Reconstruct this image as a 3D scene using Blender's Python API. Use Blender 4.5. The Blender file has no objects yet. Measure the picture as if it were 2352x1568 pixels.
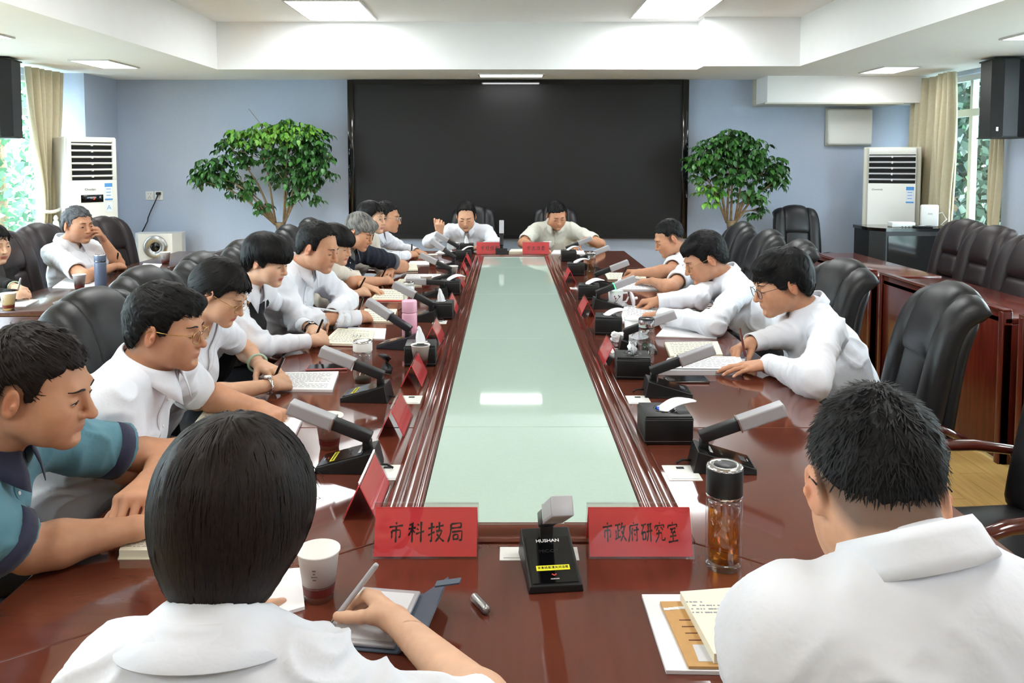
import bpy, bmesh, math, random
import numpy as np
from mathutils import Vector, Matrix
from mathutils.bvhtree import BVHTree

random.seed(7)
RNG = np.random.default_rng(7)
scene = bpy.context.scene
COL = scene.collection

# ------------------------------------------------------------------ camera
CAM_H = 1.55                    # camera height
F_PX = 1850.0                   # focal length for a 2352 px wide frame
PITCH = math.radians(3.5)
CX, CY = 1165.0, 481.0          # optical centre of the (shifted) frame
cam_data = bpy.data.cameras.new('camera')
cam_data.sensor_width = 36.0
cam_data.lens = F_PX / 2352.0 * 36.0
cam_data.shift_x = (1176.0 - CX) / 2352.0
cam_data.shift_y = -(784.0 - CY) / 2352.0
cam_data.clip_start = 0.02
camera = bpy.data.objects.new('camera', cam_data)
camera.location = (0, 0, CAM_H)
camera.rotation_euler = (math.pi / 2 - PITCH, 0, 0)
COL.objects.link(camera)
scene.camera = camera
_c, _s = math.cos(PITCH), math.sin(PITCH)


def on_plane(px, py, z):
    """world point of a photograph pixel on the horizontal plane at height z"""
    q = (py - CY) / F_PX
    h = CAM_H - z
    y = h * (_c - q * _s) / (q * _c + _s)
    d = y * _c + h * _s
    return Vector(((px - CX) * d / F_PX, y, z))


def at_depth(px, py, y):
    """world point of a photograph pixel on the vertical plane at distance y"""
    q = (py - CY) / F_PX
    # (y*s + dz*c) = -q (y*c - dz*s)
    dz = -y * (q * _c + _s) / (_c - q * _s)
    d = y * _c - dz * _s
    return Vector(((px - CX) * d / F_PX, y, CAM_H + dz))


# ------------------------------------------------------------------ world, exposure
scene.view_settings.view_transform = 'Standard'
scene.view_settings.look = 'None'
scene.view_settings.gamma = 1.0
scene.view_settings.use_curve_mapping = False
scene.view_settings.exposure = 0.64
world = bpy.data.worlds.new('world')
scene.world = world
world.use_nodes = True
_bg = world.node_tree.nodes['Background']
_bg.inputs['Color'].default_value = (0.82, 0.92, 1.0, 1)
_bg.inputs['Strength'].default_value = 19.0
PANEL_STRENGTH = 11.5
scene.cycles.max_bounces = 8
scene.cycles.diffuse_bounces = 4
scene.cycles.glossy_bounces = 4
scene.cycles.transmission_bounces = 8
scene.cycles.transparent_max_bounces = 12
scene.cycles.sample_clamp_indirect = 6.0
scene.cycles.caustics_reflective = False
scene.cycles.caustics_refractive = False


# ------------------------------------------------------------------ materials
def srgb(r, g, b):
    def f(v):
        v /= 255.0
        return v / 12.92 if v <= 0.04045 else ((v + 0.055) / 1.055) ** 2.4
    return (f(r), f(g), f(b), 1.0)


MATS = {}


def mat(name, col, rough=0.5, metal=0.0, noise=0.0, nscale=20.0, bump=0.0, bscale=200.0,
        coat=0.0, trans=0.0, emit=0.0, spec=0.5, stretch=None, sheen=0.0, attr=None, ior=1.45, sss=0.0, bdist=0.01):
    m = bpy.data.materials.new(name)
    m.use_nodes = True
    nt = m.node_tree
    b = nt.nodes['Principled BSDF']
    b.inputs['Base Color'].default_value = col
    b.inputs['Roughness'].default_value = rough
    b.inputs['Metallic'].default_value = metal
    b.inputs['Specular IOR Level'].default_value = spec
    b.inputs['Coat Weight'].default_value = coat
    b.inputs['Coat Roughness'].default_value = 0.06
    b.inputs['Transmission Weight'].default_value = trans
    b.inputs['Sheen Weight'].default_value = sheen
    b.inputs['IOR'].default_value = ior
    if sss:
        b.inputs['Subsurface Weight'].default_value = sss
        b.inputs['Subsurface Radius'].default_value = (0.012, 0.005, 0.003)
    if emit:
        b.inputs['Emission Color'].default_value = col
        b.inputs['Emission Strength'].default_value = emit
    src = None
    if attr:
        a = nt.nodes.new('ShaderNodeAttribute')
        a.attribute_name = attr
        src = a.outputs['Color']
        nt.links.new(src, b.inputs['Base Color'])
    if noise or bump:
        tc = nt.nodes.new('ShaderNodeTexCoord')
        mp = nt.nodes.new('ShaderNodeMapping')
        nt.links.new(tc.outputs['Object'], mp.inputs['Vector'])
        if stretch:
            mp.inputs['Scale'].default_value = stretch
    if noise:
        n = nt.nodes.new('ShaderNodeTexNoise')
        n.inputs['Scale'].default_value = nscale
        n.inputs['Detail'].default_value = 6
        nt.links.new(mp.outputs['Vector'], n.inputs['Vector'])
        mr = nt.nodes.new('ShaderNodeMapRange')
        mr.inputs['From Min'].default_value = 0.3
        mr.inputs['From Max'].default_value = 0.7
        mr.inputs['To Min'].default_value = 1 - noise
        mr.inputs['To Max'].default_value = 1 + noise
        nt.links.new(n.outputs['Fac'], mr.inputs['Value'])
        mx = nt.nodes.new('ShaderNodeMix')
        mx.data_type = 'RGBA'
        mx.blend_type = 'MULTIPLY'
        mx.inputs['Factor'].default_value = 1.0
        if src:
            nt.links.new(src, mx.inputs['A'])
        else:
            mx.inputs['A'].default_value = col
        nt.links.new(mr.outputs['Result'], mx.inputs['B'])
        nt.links.new(mx.outputs['Result'], b.inputs['Base Color'])
    if bump:
        n2 = nt.nodes.new('ShaderNodeTexNoise')
        n2.inputs['Scale'].default_value = bscale
        n2.inputs['Detail'].default_value = 4
        nt.links.new(mp.outputs['Vector'], n2.inputs['Vector'])
        bp = nt.nodes.new('ShaderNodeBump')
        bp.inputs['Strength'].default_value = bump
        bp.inputs['Distance'].default_value = bdist
        nt.links.new(n2.outputs['Fac'], bp.inputs['Height'])
        nt.links.new(bp.outputs['Normal'], b.inputs['Normal'])
    MATS[name] = m
    return m


mat('wall_blue', srgb(178, 189, 208), 0.9, noise=0.03, nscale=60, bump=0.25, bscale=260, bdist=0.004)
mat('ceiling_white', srgb(250, 250, 250), 0.95, noise=0.01, nscale=8)
mat('floor_wood', srgb(196, 160, 96), 0.35, noise=0.18, nscale=3, stretch=(14, 1.2, 1))
mat('wood', srgb(96, 48, 35), 0.09, noise=0.10, nscale=2.2, stretch=(1.6, 14, 14), coat=0.35)
mat('wood_x', srgb(96, 48, 35), 0.09, noise=0.10, nscale=2.2, stretch=(14, 1.6, 14), coat=0.35)
mat('wood_desk', srgb(92, 34, 24), 0.2, noise=0.25, nscale=2.5, stretch=(14, 14, 1.6), coat=0.25)
mat('wood_side', srgb(74, 44, 36), 0.22, noise=0.2, nscale=2.5, stretch=(14, 1.4, 14), coat=0.2)
mat('wood_arm', srgb(74, 26, 16), 0.14, noise=0.25, nscale=5, stretch=(2, 12, 12), coat=0.5)
mat('seam_dark', srgb(30, 12, 8), 0.5)
mat('green_glass', srgb(180, 202, 190), 0.04, noise=0.02, nscale=120)
mat('black_leather', srgb(19, 19, 22), 0.40, bump=0.25, bscale=420, noise=0.06, nscale=30, bdist=0.002)
mat('brown_leather', srgb(40, 30, 32), 0.40, bump=0.3, bscale=380, noise=0.12, nscale=14, bdist=0.002)
mat('stitch', srgb(96, 96, 98), 0.7)
mat('screen_black', srgb(27, 26, 25), 0.42, bump=0.1, bscale=900, bdist=0.001, spec=0.35)
mat('gloss_black', srgb(10, 10, 12), 0.08, coat=0.4)
mat('matte_black', srgb(13, 13, 14), 0.42)
mat('dark_plastic', srgb(30, 31, 33), 0.42)
mat('blue_black_plastic', srgb(32, 36, 44), 0.35)
mat('silver', srgb(178, 178, 182), 0.45, metal=0.3)
mat('chrome', srgb(210, 210, 212), 0.12, metal=1.0)
mat('brushed', srgb(180, 180, 180), 0.3, metal=0.9)
mat('white_plastic', srgb(232, 232, 228), 0.35)
mat('ac_white', srgb(226, 226, 220), 0.35)
mat('ac_beige', srgb(196, 194, 180), 0.4)
mat('grille_dark', srgb(14, 14, 14), 0.7)
mat('sticker_blue', srgb(84, 150, 214), 0.5)
mat('sticker_white', srgb(226, 232, 238), 0.5)
mat('led_red', srgb(230, 60, 20), 0.5, emit=2.0)
mat('led_green', srgb(60, 255, 120), 0.5, emit=3.0)
mat('paper', srgb(240, 240, 242), 0.8)
mat('paper_cream', srgb(240, 236, 214), 0.8)
mat('paper_grey', srgb(206, 206, 210), 0.8)
mat('ink', srgb(150, 152, 160), 0.8)
mat('ink_black', srgb(28, 20, 22), 0.8)
mat('ink_red', srgb(200, 60, 50), 0.8)
mat('red_paper', srgb(228, 56, 64), 0.6, noise=0.04, nscale=30)
mat('pink_paper', srgb(206, 110, 112), 0.6)
mat('yellow_label', srgb(240, 232, 40), 0.6)
mat('white_print', srgb(235, 235, 235), 0.6)
mat('grey_print', srgb(90, 92, 96), 0.6)
mat('cup_white', srgb(238, 237, 232), 0.55)
mat('cup_brown', srgb(92, 28, 24), 0.5)
mat('kraft', srgb(196, 152, 96), 0.7, noise=0.05, nscale=60)
mat('tissue', srgb(244, 246, 250), 0.9)
mat('tissue_blue', srgb(40, 90, 210), 0.7)
mat('porcelain', srgb(240, 242, 246), 0.15, coat=0.3)
mat('plum_ink', srgb(120, 60, 70), 0.4)
mat('pink_bottle', srgb(238, 182, 205), 0.4)
mat('slate_bottle', srgb(88, 98, 120), 0.4)
mat('slate_cover', srgb(74, 84, 100), 0.6)
mat('tea_leaf', srgb(50, 34, 16), 0.8)
mat('curtain', srgb(188, 178, 150), 0.85, noise=0.05, nscale=40, sheen=0.2)
mat('curtain_sheer', srgb(216, 214, 206), 0.9)
mat('window_white', srgb(226, 230, 234), 0.4)
mat('bark', srgb(134, 112, 84), 0.8, noise=0.3, nscale=30)
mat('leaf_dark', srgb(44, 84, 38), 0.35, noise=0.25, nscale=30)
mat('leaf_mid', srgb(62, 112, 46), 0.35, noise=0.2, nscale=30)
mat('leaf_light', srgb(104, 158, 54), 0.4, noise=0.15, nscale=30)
mat('leaf_out_dark', srgb(26, 50, 34), 0.6, noise=0.5, nscale=3)
mat('leaf_out', srgb(60, 104, 66), 0.6, noise=0.5, nscale=3)
mat('ground_paving', srgb(150, 156, 152), 0.9, noise=0.2, nscale=2)  # pale tone picked so the added ground bounces daylight upwards
mat('pot', srgb(220, 220, 216), 0.3)
mat('soil', srgb(50, 40, 30), 0.9)
mat('speaker_black', srgb(12, 13, 16), 0.5)
mat('rubber', srgb(18, 18, 18), 0.6)
mat('panel_light', (0.97, 0.99, 1.0, 1), 0.5, emit=PANEL_STRENGTH)
mat('panel_frame', srgb(214, 212, 208), 0.5)
mat('jade', srgb(170, 196, 172), 0.2, coat=0.3)
mat('gold', srgb(196, 160, 90), 0.25, metal=0.9)
mat('skin', srgb(214, 170, 140), 0.56, attr='Col', sss=0.10, bump=0.10, bscale=420, bdist=0.002, noise=0.06, nscale=45)
mat('eye_white', srgb(214, 206, 200), 0.25)
mat('eye_dark', srgb(24, 16, 14), 0.2)
mat('hair', srgb(26, 23, 23), 0.56, attr='Col', spec=0.25)
mat('brow_hair', srgb(42, 33, 30), 0.8)
for nm, c in dict(white=(230, 233, 240), cream=(224, 216, 202), teal=(88, 132, 146), navy=(17, 20, 38), black=(9, 9, 11),
                  pale=(212, 212, 200), trousers=(32, 34, 42), navyhem=(42, 44, 66), greyknit=(88, 90, 94)).items():
    mat('cloth_' + nm, srgb(*c), 0.85, bump=0.45, bscale=13, noise=0.015, nscale=30, sheen=0.1 if nm not in ('black', 'navy') else 0.0, bdist=0.012)


def glass_mat(name, col, rough=0.02, alpha=0.3):
    """thin clear pane: mostly see-through with a gloss layer"""
    m = bpy.data.materials.new(name)
    m.use_nodes = True
    nt = m.node_tree
    nt.nodes.clear()
    out = nt.nodes.new('ShaderNodeOutputMaterial')
    tr = nt.nodes.new('ShaderNodeBsdfTransparent')
    tr.inputs['Color'].default_value = col
    gl = nt.nodes.new('ShaderNodeBsdfGlossy')
    gl.inputs['Roughness'].default_value = rough
    fr = nt.nodes.new('ShaderNodeLayerWeight')
    fr.inputs['Blend'].default_value = 0.5
    pw = nt.nodes.new('ShaderNodeMath')
    pw.operation = 'POWER'
    pw.inputs[1].default_value = 5.0
    nt.links.new(fr.outputs['Facing'], pw.inputs[0])
    ad = nt.nodes.new('ShaderNodeMath')
    ad.operation = 'MULTIPLY_ADD'
    ad.inputs[1].default_value = 0.6
    ad.inputs[2].default_value = 0.03 + alpha
    nt.links.new(pw.outputs[0], ad.inputs[0])
    mx = nt.nodes.new('ShaderNodeMixShader')
    nt.links.new(ad.outputs[0], mx.inputs[0])
    nt.links.new(tr.outputs[0], mx.inputs[1])
    nt.links.new(gl.outputs[0], mx.inputs[2])
    nt.links.new(mx.outputs[0], out.inputs['Surface'])
    MATS[name] = m


glass_mat('acrylic', (0.97, 0.97, 0.97, 1), 0.03, 0.03)
glass_mat('bottle_glass', (0.93, 0.95, 0.95, 1), 0.02, 0.05)
glass_mat('window_glass', (0.93, 0.97, 0.98, 1), 0.01, 0.0)
glass_mat('tea', (0.95, 0.60, 0.17, 1), 0.02, 0.0)
glass_mat('tea_pale', (0.78, 0.52, 0.16, 1), 0.02, 0.0)
glass_mat('lens', (0.97, 0.97, 0.97, 1), 0.02, 0.03)


# ------------------------------------------------------------------ mesh helpers
def link(o, parent=None):
    COL.objects.link(o)
    if parent is not None:
        o.parent = parent
    return o


def mesh_obj(name, verts, faces, mats, parent=None, smooth=False, fm=None):
    me = bpy.data.meshes.new(name)
    me.from_pydata([tuple(v) for v in verts], [], [tuple(int(i) for i in f) for f in faces])
    if not isinstance(mats, (list, tuple)):
        mats = [mats]
    for m in mats:
        me.materials.append(MATS[m])
    if fm is not None:
        me.polygons.foreach_set('material_index', fm)
    if smooth:
        me.polygons.foreach_set('use_smooth', [True] * len(me.polygons))
    me.update()
    return link(bpy.data.objects.new(name, me), parent)


class MB:
    """collects shapes into ONE mesh"""

    def __init__(self):
        self.v, self.f, self.m, self.s = [], [], [], []

    def add(self, vs, fs, mi=0, smooth=False):
        n = len(self.v)
        self.v += [Vector(v) for v in vs]
        self.f += [tuple(i + n for i in f) for f in fs]
        self.m += [mi] * len(fs)
        self.s += [smooth] * len(fs)
        return self

    def box(self, lo, hi, mi=0, M=None, bev=0.0, seg=2):
        lo, hi = Vector(lo), Vector(hi)
        if bev > 0:
            bm = bmesh.new()
            bmesh.ops.create_cube(bm, size=1.0)
            for v in bm.verts:
                v.co = Vector([lo[i] + (v.co[i] + 0.5) * (hi[i] - lo[i]) for i in range(3)])
            bmesh.ops.bevel(bm, geom=bm.edges[:], offset=bev, segments=seg, profile=0.5, affect='EDGES')
            bm.verts.index_update()
            vs = [v.co.copy() for v in bm.verts]
            fs = [[v.index for v in f.verts] for f in bm.faces]
            bm.free()
            sm = seg > 1
        else:
            vs = [Vector((x, y, z)) for x in (lo[0], hi[0]) for y in (lo[1], hi[1]) for z in (lo[2], hi[2])]
            fs = [(0, 1, 3, 2), (4, 6, 7, 5), (0, 4, 5, 1), (2, 3, 7, 6), (0, 2, 6, 4), (1, 5, 7, 3)]
            sm = False
        if M is not None:
            vs = [M @ v for v in vs]
        return self.add(vs, fs, mi, sm)

    def prism(self, pts, z0, z1, mi=0, M=None):
        """polygon pts (x,y) extruded z0..z1"""
        n = len(pts)
        vs = [Vector((p[0], p[1], z0)) for p in pts] + [Vector((p[0], p[1], z1)) for p in pts]
        fs = [tuple(reversed(range(n))), tuple(range(n, 2 * n))] + [(i, (i + 1) % n, n + (i + 1) % n, n + i) for i in range(n)]
        if M is not None:
            vs = [M @ v for v in vs]
        return self.add(vs, fs, mi)

    def lathe(self, prof, n=24, mi=0, c=(0, 0, 0), M=None, smooth=True):
        vs, fs = [], []
        for (r, z) in prof:
            for k in range(n):
                a = 2 * math.pi * k / n
                vs.append(Vector((c[0] + r * math.cos(a), c[1] + r * math.sin(a), c[2] + z)))
        for i in range(len(prof) - 1):
            for k in range(n):
                fs.append((i * n + k, i * n + (k + 1) % n, (i + 1) * n + (k + 1) % n, (i + 1) * n + k))
        if M is not None:
            vs = [M @ v for v in vs]
        return self.add(vs, fs, mi, smooth)

    def tube(self, path, r, n=8, mi=0, closed=False, flat=1.0, smooth=True, cap=True):
        path = [Vector(p) for p in path]
        m = len(path)
        rs = r if isinstance(r, (list, tuple)) else [r] * m
        vs, fs = [], []
        up = Vector((0, 0, 1))
        for i in range(m):
            if closed:
                t = path[(i + 1) % m] - path[i - 1]
            else:
                t = path[min(i + 1, m - 1)] - path[max(i - 1, 0)]
            t = t.normalized() if t.length > 1e-9 else Vector((0, 0, 1))
            a = t.cross(up)
            if a.length < 1e-3:
                a = t.cross(Vector((0, 1, 0)))
            a.normalize()
            b = a.cross(t).normalized()
            for k in range(n):
                th = 2 * math.pi * k / n
                vs.append(path[i] + a * (rs[i] * math.cos(th)) + b * (rs[i] * flat * math.sin(th)))
        for i in range(m if closed else m - 1):
            j = (i + 1) % m
            for k in range(n):
                fs.append((i * n + k, j * n + k, j * n + (k + 1) % n, i * n + (k + 1) % n))
        if cap and not closed:
            fs.append(tuple(range(n)))
            fs.append(tuple(reversed(range((m - 1) * n, m * n))))
        return self.add(vs, fs, mi, smooth)

    def build(self, name, mats, parent=None, loc=None, rot=None):
        me = bpy.data.meshes.new(name)
        me.from_pydata([tuple(v) for v in self.v], [], self.f)
        if not isinstance(mats, (list, tuple)):
            mats = [mats]
        for m in mats:
            me.materials.append(MATS[m])
        me.polygons.foreach_set('material_index', self.m)
        me.polygons.foreach_set('use_smooth', self.s)
        me.update()
        o = bpy.data.objects.new(name, me)
        if loc is not None:
            o.location = loc
        if rot is not None:
            o.rotation_euler = rot
        return link(o, parent)


def autosmooth(o, deg=35):
    """hard edges above the angle stay crisp"""
    me = o.data
    me.polygons.foreach_set('use_smooth', [True] * len(me.polygons))
    bm = bmesh.new()
    bm.from_mesh(me)
    lim = math.radians(deg)
    for e in bm.edges:
        if len(e.link_faces) == 2 and e.calc_face_angle(0) > lim:
            e.smooth = False
    bm.to_mesh(me)
    bm.free()
    return o


def thing(name, label, cat, loc=(0, 0, 0), rz=0.0, group=None):
    o = bpy.data.objects.new(name, None)
    o.empty_display_size = 0.1
    o.location = loc
    o.rotation_euler = (0, 0, rz)
    tag(o, label, cat, group)
    return link(o)


def tag(o, label, cat, group=None):
    o['label'] = label
    o['category'] = cat
    if group:
        o['group'] = group
    return o


def structure(o):
    o['kind'] = 'structure'
    return o


def copy_tree(src, parent=None):
    c = src.copy()
    COL.objects.link(c)
    if parent is not None:
        c.parent = parent
        c.matrix_parent_inverse = src.matrix_parent_inverse.copy()
    for ch in list(src.children):
        copy_tree(ch, c)
    return c


def place(o, loc, rz=0.0, label=None, group=None):
    o.location = loc
    o.rotation_euler = (0, 0, rz)
    if label:
        o['label'] = label
    if group:
        o['group'] = group
    return o


def text_obj(s, size, matname, M, name='lettering', parent=None, extrude=0.0002, offset=0.0, sx=1.0, shear=0.0, align='CENTER'):
    """flat lettering as a mesh; M maps text plane (x right, y up, z out) to the parent's space"""
    cu = bpy.data.curves.new(name, 'FONT')
    cu.body = s
    cu.size = size
    cu.align_x = align
    cu.align_y = 'CENTER'
    cu.extrude = extrude
    cu.offset = offset
    cu.shear = shear
    cu.resolution_u = 3
    to = bpy.data.objects.new(name + '_tmp', cu)
    COL.objects.link(to)
    bpy.context.view_layer.update()
    dg = bpy.context.evaluated_depsgraph_get()
    me = bpy.data.meshes.new_from_object(to.evaluated_get(dg))
    bpy.data.objects.remove(to)
    bpy.data.curves.remove(cu)
    me.materials.clear()
    me.materials.append(MATS[matname])
    me.transform(M @ Matrix.Diagonal((sx, 1, 1, 1)))
    me.name = name
    o = bpy.data.objects.new(name, me)
    return link(o, parent)


def frame(o, x, y, z=None):
    """4x4 with columns x, y, (z = x cross y), origin o"""
    x, y = Vector(x).normalized(), Vector(y)
    z = x.cross(y).normalized() if z is None else Vector(z)
    y = z.cross(x).normalized()
    return Matrix(((x[0], y[0], z[0], o[0]), (x[1], y[1], z[1], o[1]), (x[2], y[2], z[2], o[2]), (0, 0, 0, 1)))


# ================================================================== people: smooth solid modelling
def V3(*a):
    return np.array(a, dtype=np.float64)


def unit(v):
    v = np.asarray(v, float)
    return v / (np.linalg.norm(v) + 1e-12)


class Field:
    """blend of tapered capsules and ellipsoids, polygonised to one surface"""

    def __init__(self):
        self.p = []

    def cap(self, a, b, ra, rb, k=0.02, op='u', w=None, s=1.0):
        a, b = np.asarray(a, float), np.asarray(b, float)
        r = max(ra, rb) * max(s, 1.0)
        lo, hi = np.minimum(a, b) - r, np.maximum(a, b) + r
        if w is not None:
            w = unit(w)
            ab = b - a
            ab = ab + (1 / s - 1) * np.dot(ab, w) * w
        else:
            ab = b - a
        L2 = max(np.dot(ab, ab), 1e-12)

        def fn(x, y, z):
            px, py, pz = x - a[0], y - a[1], z - a[2]
            if w is not None:
                t = (px * w[0] + py * w[1] + pz * w[2]) * (1 / s - 1)
                px, py, pz = px + t * w[0], py + t * w[1], pz + t * w[2]
            t = np.clip((px * ab[0] + py * ab[1] + pz * ab[2]) / L2, 0, 1)
            return np.sqrt((px - t * ab[0]) ** 2 + (py - t * ab[1]) ** 2 + (pz - t * ab[2]) ** 2) - (ra + (rb - ra) * t)
        self.p.append((fn, lo, hi, op, k))

    def ell(self, c, r, M=None, k=0.02, op='u'):
        c = np.asarray(c, float)
        r = np.asarray(r, float)
        M = np.eye(3) if M is None else np.asarray(M, float)
        R = np.abs(M) @ r
        ir = 1 / r

        def fn(x, y, z):
            px, py, pz = x - c[0], y - c[1], z - c[2]
            qa = (px * M[0, 0] + py * M[1, 0] + pz * M[2, 0]) * ir[0]
            qb = (px * M[0, 1] + py * M[1, 1] + pz * M[2, 1]) * ir[1]
            qc = (px * M[0, 2] + py * M[1, 2] + pz * M[2, 2]) * ir[2]
            k0 = np.sqrt(qa * qa + qb * qb + qc * qc)
            k1 = np.sqrt((qa * ir[0]) ** 2 + (qb * ir[1]) ** 2 + (qc * ir[2]) ** 2) + 1e-9
            return k0 * (k0 - 1.0) / k1
        self.p.append((fn, c - R, c + R, op, k))

    def cut(self, fn, op='i', k=0.008):
        """fn(x,y,z) > 0 is removed ('i') over the whole field"""
        self.p.append((fn, None, None, op, k))

    @staticmethod
    def comb(A, d, op, k):
        if op == 'u':
            h = np.maximum(k - np.abs(A - d), 0) / k
            return np.minimum(A, d) - h * h * k * 0.25
        if op == 's':
            d = -d
        h = np.maximum(k - np.abs(A - d), 0) / k
        return np.maximum(A, d) + h * h * k * 0.25

    def eval(self, P):
        A = np.full(len(P), 1.0)
        for fn, lo, hi, op, k in self.p:
            A = self.comb(A, fn(P[:, 0], P[:, 1], P[:, 2]), op, k)
        return A

    def bounds(self, pad=0.02):
        lo = np.min([q[1] for q in self.p if q[1] is not None and q[3] == 'u'], axis=0) - pad
        hi = np.max([q[2] for q in self.p if q[1] is not None and q[3] == 'u'], axis=0) + pad
        return lo, hi

    def mesh(self, h, lo=None, hi=None, skip=(), skip_pad=0.0):
        if lo is None:
            lo, hi = self.bounds()
        n = np.maximum(np.ceil((hi - lo) / h).astype(int) + 1, 3)
        A = np.full(tuple(n), 1.0, dtype=np.float32)
        ax = [lo[i] + h * np.arange(n[i]) for i in range(3)]
        for fn, plo, phi, op, k in self.p:
            if plo is None:
                s0, s1 = np.zeros(3, int), n
            else:
                pad = k + 2 * h + 0.006
                s0 = np.clip(np.floor((plo - pad - lo) / h).astype(int), 0, n)
                s1 = np.clip(np.ceil((phi + pad - lo) / h).astype(int) + 1, 0, n)
                if np.any(s1 - s0 <= 0):
                    continue
            sl = tuple(slice(s0[i], s1[i]) for i in range(3))
            x = ax[0][sl[0]][:, None, None]
            y = ax[1][sl[1]][None, :, None]
            z = ax[2][sl[2]][None, None, :]
            A[sl] = self.comb(A[sl], fn(x, y, z), op, k)
        return surface_nets(A, lo, h, skip, skip_pad)


def surface_nets(A, lo, h, skip, skip_pad):
    S = A < 0
    cnt = np.zeros(tuple(np.array(A.shape) - 1), np.int8)
    offs = [(i, j, k) for i in (0, 1) for j in (0, 1) for k in (0, 1)]
    for (i, j, k) in offs:
        cnt += S[i:i + cnt.shape[0], j:j + cnt.shape[1], k:k + cnt.shape[2]]
    act = np.argwhere((cnt > 0) & (cnt < 8))
    if len(act) == 0:
        return np.zeros((0, 3)), np.zeros((0, 4), int)
    idx = np.full(cnt.shape, -1, np.int64)
    idx[act[:, 0], act[:, 1], act[:, 2]] = np.arange(len(act))
    vals = np.stack([A[act[:, 0] + i, act[:, 1] + j, act[:, 2] + k] for (i, j, k) in offs], 1).astype(float)
    pos = np.zeros((len(act), 3))
    num = np.zeros(len(act))
    for a in range(8):
        for b in range(a + 1, 8):
            d = np.array(offs[b]) - np.array(offs[a])
            if np.abs(d).sum() != 1:
                continue
            va, vb = vals[:, a], vals[:, b]
            m = (va < 0) != (vb < 0)
            t = np.where(m, va / np.where(m, va - vb, 1), 0)
            pos += np.where(m[:, None], np.array(offs[a]) + t[:, None] * d, 0)
            num += m
    V = lo + h * (act + pos / np.maximum(num, 1)[:, None])
    Q = []
    for ax in range(3):
        o1, o2 = [(1, 2), (2, 0), (0, 1)][ax]
        sl0 = [slice(None)] * 3
        sl1 = [slice(None)] * 3
        sl0[ax], sl1[ax] = slice(0, -1), slice(1, None)
        ch = S[tuple(sl0)] != S[tuple(sl1)]
        e = np.argwhere(ch)
        e = e[(e[:, o1] > 0) & (e[:, o2] > 0) & (e[:, o1] < A.shape[o1] - 1) & (e[:, o2] < A.shape[o2] - 1)]
        if len(e) == 0:
            continue
        d1 = np.zeros(3, int)
        d2 = np.zeros(3, int)
        d1[o1], d2[o2] = 1, 1
        c = [e - d1 - d2, e - d2, e, e - d1]
        q = np.stack([idx[t[:, 0], t[:, 1], t[:, 2]] for t in c], 1)
        ins = S[e[:, 0], e[:, 1], e[:, 2]]
        q[~ins] = q[~ins][:, ::-1]
        Q.append(q)
    Q = np.concatenate(Q)
    for (l, u) in skip:
        c = V[Q].mean(1)
        Q = Q[~np.all((c > l + skip_pad) & (c < u - skip_pad), axis=1)]
    used = np.unique(Q)
    re = np.full(len(V), -1)
    re[used] = np.arange(len(used))
    return V[used], re[Q]


def np_mesh(name, V, Q, matname, parent=None, col=None, smooth=True, mats=None, fm=None):
    me = bpy.data.meshes.new(name)
    V = np.asarray(V, np.float32)
    nv, nf = len(V), len(Q)
    me.vertices.add(nv)
    me.vertices.foreach_set('co', V.ravel())
    k = Q.shape[1]
    me.loops.add(nf * k)
    me.loops.foreach_set('vertex_index', np.asarray(Q, np.int32).ravel())
    me.polygons.add(nf)
    me.polygons.foreach_set('loop_start', np.arange(nf, dtype=np.int32) * k)
    me.polygons.foreach_set('use_smooth', np.full(nf, smooth))
    for m in (mats or [matname]):
        me.materials.append(MATS[m])
    if fm is not None:
        me.polygons.foreach_set('material_index', np.asarray(fm, np.int32))
    me.update(calc_edges=True)
    if col is not None:
        a = me.color_attributes.new('Col', 'FLOAT_COLOR', 'POINT')
        c4 = np.ones((nv, 4), np.float32)
        c4[:, :3] = col
        a.data.foreach_set('color', c4.ravel())
    return link(bpy.data.objects.new(name, me), parent)


def normals_of(V, Q):
    n = np.cross(V[Q[:, 2]] - V[Q[:, 0]], V[Q[:, 3]] - V[Q[:, 1]])
    N = np.zeros_like(V)
    for i in range(4):
        np.add.at(N, Q[:, i], n)
    return N / (np.linalg.norm(N, axis=1, keepdims=True) + 1e-12)


_PERM = RNG.permutation(4096)


def vnoise(P):
    """smooth value noise in -1..1"""
    i = np.floor(P).astype(int)
    f = P - i
    f = f * f * (3 - 2 * f)
    out = 0
    for dx in (0, 1):
        for dy in (0, 1):
            for dz in (0, 1):
                hsh = _PERM[(_PERM[(_PERM[(i[:, 0] + dx) & 4095] + i[:, 1] + dy) & 4095] + i[:, 2] + dz) & 4095] / 2047.5 - 1
                out = out + hsh * (f[:, 0] if dx else 1 - f[:, 0]) * (f[:, 1] if dy else 1 - f[:, 1]) * (f[:, 2] if dz else 1 - f[:, 2])
    return out


def head_axes(yaw, pitch, roll):
    """columns: forward, left, up.  yaw 0 looks along +x; pitch > 0 looks down"""
    y, p, r = math.radians(yaw), math.radians(pitch), math.radians(roll)
    f = V3(math.cos(p) * math.cos(y), math.cos(p) * math.sin(y), -math.sin(p))
    l = V3(-math.sin(y), math.cos(y), 0)
    u = np.cross(f, l)
    l2 = l * math.cos(r) + u * math.sin(r)
    u2 = -l * math.sin(r) + u * math.cos(r)
    return np.stack([f, l2, u2], 1)


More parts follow.
